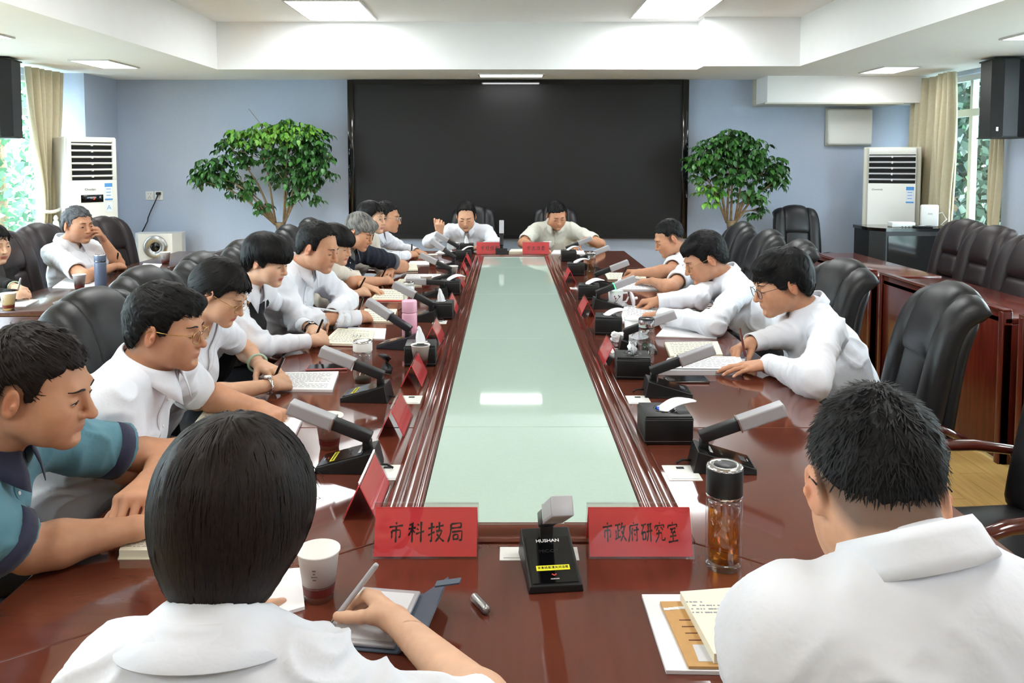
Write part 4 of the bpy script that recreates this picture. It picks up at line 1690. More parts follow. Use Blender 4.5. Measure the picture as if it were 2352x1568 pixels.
curtain('thin gathered beige curtain at the near side of right window', 4.26, 6.98, 7.09, 0.3, 2.0, 3, 0.022, None)


# ================================================================== furniture
ZT = 0.75
AX0, AX1, AY0, AY1 = -0.92, 1.035, 1.16, 7.09          # outer edge of the table
GX0, GX1, GY0, GY1 = -0.195, 0.308, 1.725, 6.64        # glass
MW = 0.085                                            # moulding width
IX0, IX1, IY0, IY1 = GX0 - MW, GX1 + MW, GY0 - MW, GY1 + MW
SEAMS = [2.37, 3.57, 4.77, 5.97]
table = thing('conference_table', 'long polished dark red wood conference table with pale green glass centre', 'table', ((AX0 + AX1) / 2, 4.1, 0))
TO = Vector(table.location)


def slab(name, poly, z0, z1, matname, bev=0.003):
    b = MB()
    b.prism([(p[0] - TO.x, p[1] - TO.y) for p in poly], z0, z1)
    o = b.build(name, matname, table)
    md = o.modifiers.new('edge', 'BEVEL')
    md.width = bev
    md.segments = 2
    md.limit_method = 'ANGLE'
    return o


g = 0.0011
ys = [AY0] + SEAMS + [AY1]
for side in (0, 1):
    xo, xi = ((AX0, IX0), (AX1, IX1))[side]
    for i in range(5):
        a, b = ys[i] + g, ys[i + 1] - g
        if i == 0:
            poly = [(xo, AY0 + g), (xi, IY0 + g), (xi, b), (xo, b)]
        elif i == 4:
            poly = [(xo, a), (xi, a), (xi, IY1 - g), (xo, AY1 - g)]
        else:
            poly = [(xo, a), (xi, a), (xi, b), (xo, b)]
        if side == 0:
            poly = poly
        else:
            poly = poly[::-1]
        slab('top_panel', poly, ZT - 0.05, ZT, 'wood', 0.003)
slab('top_panel', [(AX0, AY0), (AX1, AY0), (IX1, IY0), (IX0, IY0)], ZT - 0.05, ZT, 'wood_x', 0.003)
slab('top_panel', [(IX0, IY1), (IX1, IY1), (AX1, AY1), (AX0, AY1)], ZT - 0.05, ZT, 'wood_x', 0.003)
slab('under_top', [(AX0 + 0.03, AY0 + 0.03), (AX1 - 0.03, AY0 + 0.03), (AX1 - 0.03, AY1 - 0.03), (AX0 + 0.03, AY1 - 0.03)], ZT - 0.075, ZT - 0.052, 'seam_dark')
gy = [GY0] + SEAMS + [GY1]
for i in range(5):
    slab('glass_panel', [(GX0 + 0.002, gy[i] + g), (GX1 - 0.002, gy[i] + g), (GX1 - 0.002, gy[i + 1] - g), (GX0 + 0.002, gy[i + 1] - g)], ZT - 0.02, ZT + 0.003, 'green_glass', 0.0015)
PROF = [(0.0, -0.012), (0.001, 0.003), (0.005, 0.0055), (0.022, 0.0055), (0.025, 0.002), (0.030, 0.002), (0.034, 0.010), (0.042, 0.0145),
        (0.054, 0.0155), (0.064, 0.013), (0.070, 0.007), (0.073, 0.0085), (0.080, 0.0085), (0.085, 0.004), (0.085, -0.012)]


def moulding(p0, p1, n0, n1):
    """mitred length; n: inward corner direction"""
    b = MB()
    vs = [Vector((p0[0] + n0[0] * d - TO.x, p0[1] + n0[1] * d - TO.y, ZT + z)) for d, z in PROF]
    vs += [Vector((p1[0] + n1[0] * d - TO.x, p1[1] + n1[1] * d - TO.y, ZT + z)) for d, z in PROF]
    n = len(PROF)
    b.add(vs, [(i, i + 1, n + i + 1, n + i) for i in range(n - 1)], smooth=True)
    autosmooth(b.build('moulding', 'wood', table), 50)


cor = [(IX0, IY0, 1, 1), (IX1, IY0, -1, 1), (IX1, IY1, -1, -1), (IX0, IY1, 1, -1)]
for i in range(4):
    a, b = cor[i], cor[(i + 1) % 4]
    moulding(b[:2], a[:2], b[2:], a[2:])
for (x0, x1, y0, y1) in ((-0.55, -0.50, 1.6, 6.65), (0.62, 0.67, 1.6, 6.65), (-0.55, 0.67, 1.55, 1.60), (-0.55, 0.67, 6.65, 6.70)):
    b = MB()
    b.box((x0 - TO.x, y0 - TO.y, 0.0), (x1 - TO.x, y1 - TO.y, ZT - 0.076))
    b.build('apron', 'wood_desk', table)


def table_plate(px, py, w, l):
    """white cable outlet set into the table top"""
    p = on_plane(px, py, ZT)
    b = MB()
    b.box((p.x - TO.x - w / 2, p.y - TO.y - l / 2, ZT - 0.003), (p.x - TO.x + w / 2, p.y - TO.y + l / 2, ZT + 0.0015), bev=0.0006, seg=1)
    o = b.build('cable_outlet', 'white_plastic', table)
    b = MB()
    b.box((p.x - TO.x - w / 2 + 0.008, p.y - TO.y - l / 2 + 0.008, ZT + 0.001), (p.x - TO.x + w / 2 - 0.008, p.y - TO.y - l / 2 + 0.009, ZT + 0.0018))
    b.box((p.x - TO.x - 0.008, p.y - TO.y + l / 2 - 0.026, ZT + 0.001), (p.x - TO.x + 0.012, p.y - TO.y + l / 2 - 0.012, ZT + 0.0019))
    b.build('outlet_slot', 'grille_dark', o)


for q in ((1566, 1086, 0.085, 0.10), (884, 1085, 0.085, 0.10), (942, 918, 0.075, 0.09), (1466, 918, 0.075, 0.09), (1238, 1272, 0.16, 0.055),
          (1418, 806, 0.06, 0.09), (1010, 740, 0.07, 0.08), (1316, 662, 0.05, 0.07), (1062, 633, 0.06, 0.06)):
    table_plate(*q)


# ------------------------------------------------------------------ chairs
def pad(path, y0, y1, th, name, matname, parent, ends=0.35, sq=3.2, ny=20, arch=0.6):
    """padded strip: path of (x,z), between y0 and y1, thickness th"""
    P = np.array(path, float)
    seg = np.concatenate([[0], np.cumsum(np.linalg.norm(np.diff(P, axis=0), axis=1))])
    ns = max(14, int(seg[-1] / 0.035))
    tt = np.linspace(0, 1, ns)
    tt = 0.5 - 0.5 * np.cos(tt * math.pi)
    s = tt * seg[-1]
    X = np.stack([np.interp(s, seg, P[:, 0]), np.interp(s, seg, P[:, 1])], 1)
    for _ in range(2):
        X[1:-1] = (X[:-2] + 2 * X[1:-1] + X[2:]) / 4
    T = np.gradient(X, axis=0)
    T /= np.linalg.norm(T, axis=1, keepdims=True) + 1e-9
    N = np.stack([T[:, 1], -T[:, 0]], 1)
    yc, hw = (y0 + y1) / 2, (y1 - y0) / 2
    vs, fs = [], []
    for i in range(ns):
        e = min(1.0, min(s[i], seg[-1] - s[i]) / (ends * th + 1e-6))
        e = math.sqrt(max(0.0, 1 - (1 - e) ** 2))
        for k in range(ny):
            a = 2 * math.pi * k / ny
            ca, sa = math.cos(a), math.sin(a)
            yy = yc + hw * (0.93 + 0.07 * e) * np.sign(ca) * abs(ca) ** (2 / sq)
            nn = th * 0.5 * e * np.sign(sa) * abs(sa) ** (2 / sq)
            zz = X[i, 1] + N[i, 1] * nn
            k_ = max(0.0, zz - 0.70) / 0.42
            vs.append((X[i, 0] + N[i, 0] * nn + arch * 0.35 * k_ * yy * yy, yy * (1 - 0.10 * arch * k_ * k_), zz - arch * yy * yy * k_ * k_))
    for i in range(ns - 1):
        for k in range(ny):
            fs.append((i * ny + k, i * ny + (k + 1) % ny, (i + 1) * ny + (k + 1) % ny, (i + 1) * ny + k))
    fs.append(tuple(range(ny)))
    fs.append(tuple(reversed(range((ns - 1) * ny, ns * ny))))
    return mesh_obj(name, vs, fs, matname, parent, True)


def exec_chair(label, style='black'):
    lm = 'black_leather' if style == 'black' else 'brown_leather'
    t = thing('office_chair', label, 'chair')
    seat = pad([(-0.24, 0.455), (0.0, 0.45), (0.20, 0.455), (0.27, 0.43), (0.29, 0.39)], -0.255, 0.255, 0.115, 'seat', lm, t, 0.6)
    main = [(-0.205, 0.47), (-0.225, 0.62), (-0.255, 0.76), (-0.285, 0.90)]
    head = [(-0.262, 0.845), (-0.292, 0.93), (-0.315, 1.01), (-0.345, 1.075), (-0.395, 1.115), (-0.45, 1.112)]
    full = main[:-1] + [(-0.285, 0.90), (-0.312, 1.0), (-0.345, 1.065), (-0.395, 1.105), (-0.445, 1.100)]
    if style == 'black':
        pad(main, -0.135, 0.135, 0.075, 'back_cushion', lm, t, 0.5)
        pad(head, -0.150, 0.150, 0.105, 'headrest', lm, t, 0.7)
        for s in (-1, 1):
            pad(full, min(s * 0.128, s * 0.262), max(s * 0.128, s * 0.262), 0.10, 'side_bolster', lm, t, 0.5, 2.6)
        sh = pad([(-0.265, 0.44), (-0.295, 0.70), (-0.33, 0.90), (-0.365, 1.02), (-0.40, 1.065)], -0.262, 0.262, 0.085, 'back_shell', lm, t, 0.9, 3.0)
    else:
        pad(main[:2] + [(-0.235, 0.68)], -0.13, 0.13, 0.08, 'lumbar_cushion', lm, t, 0.5)
        pad([(-0.235, 0.68), (-0.25, 0.75), (-0.28, 0.86)], -0.13, 0.13, 0.085, 'back_cushion', lm, t, 0.5)
        pad([(-0.275, 0.85), (-0.30, 0.94), (-0.325, 1.02), (-0.36, 1.075), (-0.41, 1.10), (-0.45, 1.085)], -0.145, 0.145, 0.10, 'headrest', lm, t, 0.6)
        for s in (-1, 1):
            pad(full, min(s * 0.125, s * 0.268), max(s * 0.125, s * 0.268), 0.095, 'side_bolster', lm, t, 0.5, 2.8)
        pad([(-0.265, 0.44), (-0.30, 0.70), (-0.335, 0.90), (-0.37, 1.03), (-0.41, 1.06)], -0.266, 0.266, 0.09, 'back_shell', lm, t, 0.9, 3.4)
    for s in (-1, 1):
        y = s * 0.305
        a = MB()
        pts = [(-0.33, y * 0.97, 0.615), (-0.24, y * 0.99, 0.650), (-0.10, y * 1.02, 0.668), (0.06, y * 1.03, 0.668), (0.19, y * 1.02, 0.655), (0.27, y * 1.0, 0.625), (0.285, y, 0.585)]
        a.tube(pts, [0.020, 0.026, 0.030, 0.031, 0.030, 0.026, 0.017], 12, flat=0.62)
        am = a.build('armrest', 'wood_arm' if style == 'black' else 'gloss_black', t)
        a = MB()
        a.tube([(0.24, y, 0.62), (0.245, y * 0.99, 0.52), (0.20, y * 0.95, 0.42), (0.10, y * 0.86, 0.385)], 0.022, 10, flat=0.8)
        a.build('arm_support', 'wood_arm' if style == 'black' else 'gloss_black', t)
        a = MB()
        a.tube([(-0.24, y * 0.99, 0.645), (-0.26, y * 0.97, 0.52), (-0.22, y * 0.93, 0.42), (-0.12, y * 0.86, 0.385)], 0.020, 10, flat=0.8)
        a.build('arm_support', 'wood_arm' if style == 'black' else 'gloss_black', t)
    b = MB()
    b.box((-0.18, -0.17, 0.36), (0.18, 0.17, 0.395), bev=0.01)
    b.lathe([(0.028, 0.10), (0.028, 0.36), (0.06, 0.37)], 14)
    b.build('pedestal', 'matte_black', t)
    for k in range(5):
        an = 2 * math.pi * k / 5 + 0.3
        c, s_ = math.cos(an), math.sin(an)
        b = MB()
        b.tube([(0.02 * c, 0.02 * s_, 0.12), (0.16 * c, 0.16 * s_, 0.10), (0.30 * c, 0.30 * s_, 0.068)], [0.032, 0.027, 0.020], 8)
        lg = b.build('leg', 'wood_arm' if style == 'black' else 'matte_black', t)
        b = MB()
        Mw = Matrix.Translation((0.30 * c, 0.30 * s_, 0.03)) @ Matrix.Rotation(an, 4, 'Z') @ Matrix.Rotation(math.pi / 2, 4, 'X')
        b.lathe([(0.0, -0.022), (0.028, -0.022), (0.030, -0.012), (0.030, 0.012), (0.028, 0.022), (0.0, 0.022)], 12, M=Mw)
        b.build('caster', 'rubber', lg)
    return t


R = math.radians
black_chairs = [
    # x (seat centre), y, facing, label
    (-1.14, 1.50, 0, 'black leather office chair under the man in teal polo shirt'),
    (-1.16, 2.12, 0, 'black leather office chair under the man with gold glasses and short sleeves'),
    (-1.12, 2.78, -10, 'black leather office chair behind woman in white blazer, nearest the left edge'),
    (-1.20, 3.40, -6, 'black leather office chair behind woman with bowl haircut'),
    (-1.16, 3.95, -4, 'black leather office chair third from the left edge, behind man in white long sleeves'),
    (-1.15, 4.55, -4, 'black leather office chair behind the woman in cream top'),
    (-1.20, 5.10, 0, 'black leather office chair behind the grey-haired man in navy polo'),
    (-1.18, 5.64, -3, 'black leather office chair below the left potted tree, left of two'),
    (-1.19, 6.32, -3, 'black leather office chair below the left potted tree, right of two'),
    (-0.34, 7.72, -90, 'black leather office chair of the man in white shirt at the far end'),
    (0.48, 7.72, -90, 'black leather office chair of the man in pale polo at the far end'),
    (1.30, 3.02, 174, 'empty black leather office chair nearest on the right, high back turned to wooden desk'),
    (1.42, 2.26, 184, 'empty black leather office chair cut off by the right edge, wooden arms showing'),
    (1.20, 3.66, 186, 'black leather office chair behind the nearest man on the right'),
    (1.32, 4.62, 176, 'black leather office chair behind the second man on the right'),
    (1.36, 5.28, 178, 'empty black leather office chair between second and third man on the right'),
    (1.38, 5.95, 180, 'black leather office chair behind the farthest man on the right'),
    (2.88, 7.78, -95, 'black leather office chair standing alone by the back wall below right potted tree'),
    (-0.36, 0.80, 90, 'black leather office chair under the woman seen from behind'),
    (0.52, 0.72, 90, 'black leather office chair under the man seen from behind'),
]
proto = None
for (x, y, a, lab) in black_chairs:
    if proto is None:
        proto = exec_chair(lab)
        o = proto
    else:
        o = copy_tree(proto)
    place(o, (x, y, 0), R(a), lab, 'black leather office chairs')
    o.scale = (0.95, 0.87, 0.955)
brown = [
    (-3.02, 5.78, 0, 'dark brown leather chair behind the man touching his face'),
    (-2.92, 5.15, 0, 'dark brown leather chair behind the woman in black'),
    (-2.90, 6.42, -8, 'dark brown leather chair beside the left air conditioner'),
    (3.16, 6.16, 180, 'dark brown leather chair at right desks, farthest, beside black cabinet'),
    (3.02, 5.55, 180, 'dark brown leather chair at right desks, middle of three'),
    (2.86, 4.86, 180, 'dark brown leather chair at right desks, cut off by picture edge'),
]
proto = None
for (x, y, a, lab) in brown:
    if proto is None:
        proto = exec_chair(lab, 'brown')
        o = proto
    else:
        o = copy_tree(proto)
    place(o, (x, y, 0), R(a), lab, 'brown leather chairs')
    o.scale = (0.95, 0.92, 0.97)


# ------------------------------------------------------------------ side desks
def side_desk(x_in, x_out, y0, y1, label, wood, group):
    s = 1 if x_out > x_in else -1
    t = thing('side_desk', label, 'desk', ((x_in + x_out) / 2, (y0 + y1) / 2, 0), 0, group)
    ox, oy = (x_in + x_out) / 2, (y0 + y1) / 2

    def bx(name, a, b, z0, z1, c, d, bev=0.004):
        q = MB()
        q.box((min(a, b) - ox, c - oy, z0), (max(a, b) - ox, d - oy, z1), bev=bev, seg=2)
        q.build(name, wood, t)
    bx('desk_top', x_in + s * 0.012, x_out, 0.725, 0.755, y0, y1)
    bx('front_panel', x_in + s * 0.012, x_in + s * 0.034, 0.02, 0.785, y0 + 0.04, y1 - 0.04)
    bx('ledge', x_in, x_in + s * 0.046, 0.785, 0.80, y0, y1)
    for yy in (y0, y1 - 0.04):
        bx('end_panel', x_in + s * 0.004, x_out - s * 0.04, 0.0, 0.785 if yy > 100 else 0.724, yy, yy + 0.04)
        bx('post', x_in, x_in + s * 0.05, 0.0, 0.786, yy, yy + 0.04)
    return t


for (a, b, lab) in ((5.50, 6.88, 'dark red wooden side desk on the right, farthest, beside black cabinet'),
                    (4.02, 5.38, 'dark red wooden side desk on the right, middle one'),
                    (2.52, 3.90, 'dark red wooden side desk on the right, nearest, cut by picture edge')):
    side_desk(2.50, 2.99, a, b, lab, 'wood_desk', 'right side desks')
for (a, b, lab) in ((5.66, 7.02, 'brown wooden side desk on the left, farthest, before man touching his face'),
                    (4.22, 5.60, 'brown wooden side desk on the left where the woman in black writes')):
    side_desk(-2.36, -2.88, a, b, lab, 'wood_side', 'left side desks')

# ------------------------------------------------------------------ black cabinet with router
t = thing('equipment_cabinet', 'low black equipment cabinet with glass front by the right wall', 'cabinet', (3.76, 7.55, 0))
m = MB()
m.prism([(-0.40, 0.22), (-0.40, -0.10), (-0.30, -0.22), (0.40, -0.22), (0.40, 0.22)], 0.0, 0.90)
autosmooth(m.build('body', 'matte_black', t), 20)
m = MB()
m.prism([(-0.41, 0.23), (-0.41, -0.105), (-0.305, -0.23), (0.41, -0.23), (0.41, 0.23)], 0.90, 0.93)
m.build('top', 'gloss_black', t)
m = MB()
m.box((-0.28, -0.228, 0.06), (0.38, -0.221, 0.86))
d = m.build('door', 'gloss_black', t)
for x in (0.04, 0.30):
    m = MB()
    m.box((x - 0.02, -0.236, 0.50), (x + 0.02, -0.228, 0.53))
    m.build('handle', 'dark_plastic', d)
t = thing('router', 'upright white router standing on the black cabinet', 'router', (3.95, 7.52, 0.93), R(-10))
m = MB()
m.box((-0.075, -0.03, 0.0), (0.075, 0.03, 0.205), bev=0.014, seg=3)
m.build('case', 'white_plastic', t)
text_obj('H3C', 0.022, 'grey_print', frame((0, -0.0305, 0.12), (1, 0, 0), (0, 0, 1)), 'logo', t)
m = MB()
m.tube([(0.07, 0.01, 0.12), (0.12, 0.02, 0.13), (0.15, 0.0, 0.07), (0.10, -0.01, 0.02), (0.16, 0.0, 0.01), (0.22, 0.03, 0.02)], 0.006, 6)
m.build('cable', 'white_plastic', t)
t = thing('set_top_box', 'small flat white box lying on the black cabinet', 'box', (3.68, 7.50, 0.93), R(-4))
m = MB()
m.box((-0.105, -0.06, 0.0), (0.105, 0.06, 0.045), bev=0.006)
m.build('case', 'white_plastic', t)
m = MB()
for k in range(3):
    m.box((-0.02 + 0.03 * k, -0.0605, 0.004), (-0.008 + 0.03 * k, -0.059, 0.010))
m.build('port', 'grille_dark', t)
t = thing('remote_control', 'small black remote lying on the black cabinet', 'remote', (3.83, 7.40, 0.93), R(4))
m = MB()
m.box((-0.09, -0.022, 0.0), (0.09, 0.022, 0.018), bev=0.006)
m.build('case', 'rubber', t)
m = MB()
m.box((-0.04, -0.012, 0.018), (0.02, 0.012, 0.0195))
m.build('keypad', 'white_print', t)


# ================================================================== things on the table
TBL = ZT


def mic(label, px, py, rz, near=False, yellow=False, blue=False, tilt=21, green=False):
    p = on_plane(px, py, TBL)
    t = thing('conference_microphone', label, 'microphone', (p.x, p.y, TBL + 0.0002), R(rz), 'desk microphones with silver heads')
    bm_ = 'blue_black_plastic' if blue else 'matte_black'
    L0, L1, w, hr, hf = -0.078, 0.082, 0.052, 0.056, 0.014
    m = MB()
    vs = [(L0 + 0.0, -w, 0), (L1, -w, 0), (L1, w, 0), (L0, w, 0), (L0 + 0.012, -w + 0.003, hr), (L1, -w + 0.003, hf), (L1, w - 0.003, hf), (L0 + 0.012, w - 0.003, hr)]
    m.add(vs, [(3, 2, 1, 0), (4, 5, 6, 7), (0, 1, 5, 4), (1, 2, 6, 5), (2, 3, 7, 6), (3, 0, 4, 7)])
    o = m.build('base', bm_, t)
    md = o.modifiers.new('edge', 'BEVEL')
    md.width = 0.002
    md.segments = 2
    dx, dz = (L1 - L0 - 0.012), (hf - hr)
    ln = math.hypot(dx, dz)
    ex = Vector((dx / ln, 0, dz / ln))
    Mf = frame(Vector((L0 + 0.012, 0, hr)), ex, (0, 1, 0))
    m = MB()
    m.box((0.028, -w + 0.009, 0.0004), (ln - 0.006, w - 0.009, 0.0016), M=Mf)
    m.build('touch_panel', 'gloss_black', t)
    Mtx = frame(Mf @ Vector((0.0, 0, 0.0018)), Mf.to_3x3() @ Vector((0, 1, 0)), Mf.to_3x3() @ Vector((-1, 0, 0)))
    if near:
        text_obj('HUSHAN', 0.0115, 'white_print', Mtx @ Matrix.Translation((0, -0.040, 0)), 'logo', t, offset=0.0002)
        text_obj('MIC:OFF', 0.011, 'dark_plastic', Mtx @ Matrix.Translation((0, -0.068, 0)), 'display_text', t)
        text_obj('HUSHAN', 0.004, 'white_print', Mtx @ Matrix.Translation((0, -0.139, 0)), 'logo', t)
        m = MB()
        for s in (-1, 1):
            m.box((-0.003, -0.0012, 0), (0.003, 0.0012, 0.0004), M=Mtx @ Matrix.Translation((s * 0.002, -0.129, 0)) @ Matrix.Rotation(s * 0.7, 4, 'Z'))
        m.build('mute_symbol', 'ink_red', t)
    if yellow:
        m = MB()
        m.box((-0.032, -0.0062, 0), (0.032, 0.0062, 0.0008), M=Mtx @ Matrix.Translation((0, -0.112, 0)))
        lb = m.build('warning_label', 'yellow_label', t)
        text_obj('发言结束请关闭话筒', 0.0072, 'ink_black', Mtx @ Matrix.Translation((0, -0.112, 0.001)), 'label_text', lb, sx=0.92)
    else:
        m = MB()
        m.box((-0.018, -0.008, 0), (0.018, 0.008, 0.0006), M=Mtx @ Matrix.Translation((0, -0.125, 0)))
        m.build('talk_button', 'dark_plastic', t)
    m = MB()
    m.box((-0.011, -0.013, -0.004), (0.011, 0.013, 0.026), M=Matrix.Translation((L0 + 0.034, 0, hr - 0.008)), bev=0.003)
    m.build('hinge', 'matte_black', t)
    Mb = Matrix.Translation((L0 + 0.024, 0, hr + 0.022)) @ Matrix.Rotation(R(-tilt), 4, 'Y')
    m = MB()
    m.box((0.0, -0.0160, -0.0145), (0.112, 0.0160, 0.0145), M=Mb, bev=0.003)
    m.build('boom', 'dark_plastic' if not blue else 'blue_black_plastic', t)
    m = MB()
    m.box((0.104, -0.0195, -0.0175), (0.228, 0.0195, 0.0175), M=Mb, bev=0.0025)
    h = m.build('microphone_head', 'silver', t)
    m = MB()
    m.box((0.112, -0.0200, -0.0130), (0.222, 0.0200, 0.0130), M=Mb)
    m.build('grille_mesh', 'silver', h)
    m = MB()
    m.box((0.1035, -0.0202, -0.0182), (0.107, 0.0202, 0.0182), M=Mb)
    m.build('light_ring', 'led_green' if green else 'chrome', h)
    m = MB()
    m.tube([(L0 + 0.004, 0.01, 0.012), (L0 - 0.02, 0.012, 0.012), (L0 - 0.035, 0.01, 0.003)], 0.003, 6)
    m.build('cable', 'rubber', t)
    return t


mic('desk microphone at the near end, facing camera, with yellow label', 1262, 1310, -84, near=True, yellow=True, tilt=30)
mic('desk microphone nearest on the right, behind the tea bottle', 1655, 1072, -4, near=True)
mic('desk microphone second nearest on the right, beside a black phone', 1530, 905, -3)
mic('desk microphone behind the glass bottle with steel cap', 1462, 806, -5)
mic('desk microphone lit green beside the flowered mug', 1392, 706, 2, green=True)
mic('desk microphone before the farthest man on the right', 1385, 660, 2)
mic('desk microphone far right behind the tall tea glass', 1350, 618, 6)
mic('desk microphone before the man in pale polo', 1315, 592, 10)
mic('desk microphone at the far end, pointing up between two red name plates', 1152, 583, 90, tilt=62)
mic('desk microphone nearest on the left with yellow label', 806, 1072, 178, near=True, yellow=True)
mic('desk microphone before the woman in white blazer with yellow label', 845, 915, 176, yellow=True)
mic('bluish desk microphone before the woman with bowl haircut', 916, 797, 165, blue=True, tilt=30)
mic('desk microphone beside the pink bottle', 972, 735, 172, tilt=26)
mic('low-tilted desk microphone beside a paper cup and tissue box', 1000, 680, 184, tilt=4)
mic('desk microphone before the grey-haired man', 1018, 645, 170, tilt=24)
mic('desk microphone before the woman with long dark hair', 1030, 616, 164, tilt=34)
mic('desk microphone before the man in white shirt at far end', 1040, 588, 168, tilt=28)


def tent(label, p, rz, L=0.205, h=0.100, w=0.085, text=None, sx=1.0):
    """acrylic name tent, long side along local x"""
    t = thing('name_plate', label, 'name plate', (p[0], p[1], TBL + 0.0005), R(rz), 'red name plates in clear holders')
    for s in (-1, 1):
        M = frame(Vector((0, s * w / 2, 0)), (1, 0, 0), Vector((0, -s * w / 2, h)))
        H = math.hypot(w / 2, h)
        m = MB()
        m.box((-L / 2 - 0.003, 0.0, -0.0012), (L / 2 + 0.003, H, 0.0012), M=M)
        o = m.build('clear_panel', 'acrylic', t)
        m = MB()
        m.box((-L / 2, 0.004, 0.0018 if s > 0 else -0.0034), (L / 2, H - 0.010, 0.0034 if s > 0 else -0.0018), M=M)
        m.build('red_card', 'red_paper', t)
        if text:
            if s < 0:      # face towards local -y
                Mt = frame(M @ Vector((0, H * 0.47, -0.0016)), (1, 0, 0), Vector((0, w / 2, h)))
            else:
                Mt = frame(M @ Vector((0, H * 0.47, 0.0016)), (-1, 0, 0), Vector((0, -w / 2, h)))
            brush_text(text, 0.040 if len(text) < 5 else 0.0385, 0.0405 if len(text) < 5 else 0.0265, Mt, t)
    m = MB()
    m.box((-L / 2 - 0.003, -0.002, h - 0.002), (L / 2 + 0.003, 0.002, h + 0.0015))
    m.build('top_fold', 'acrylic', t)
    return t


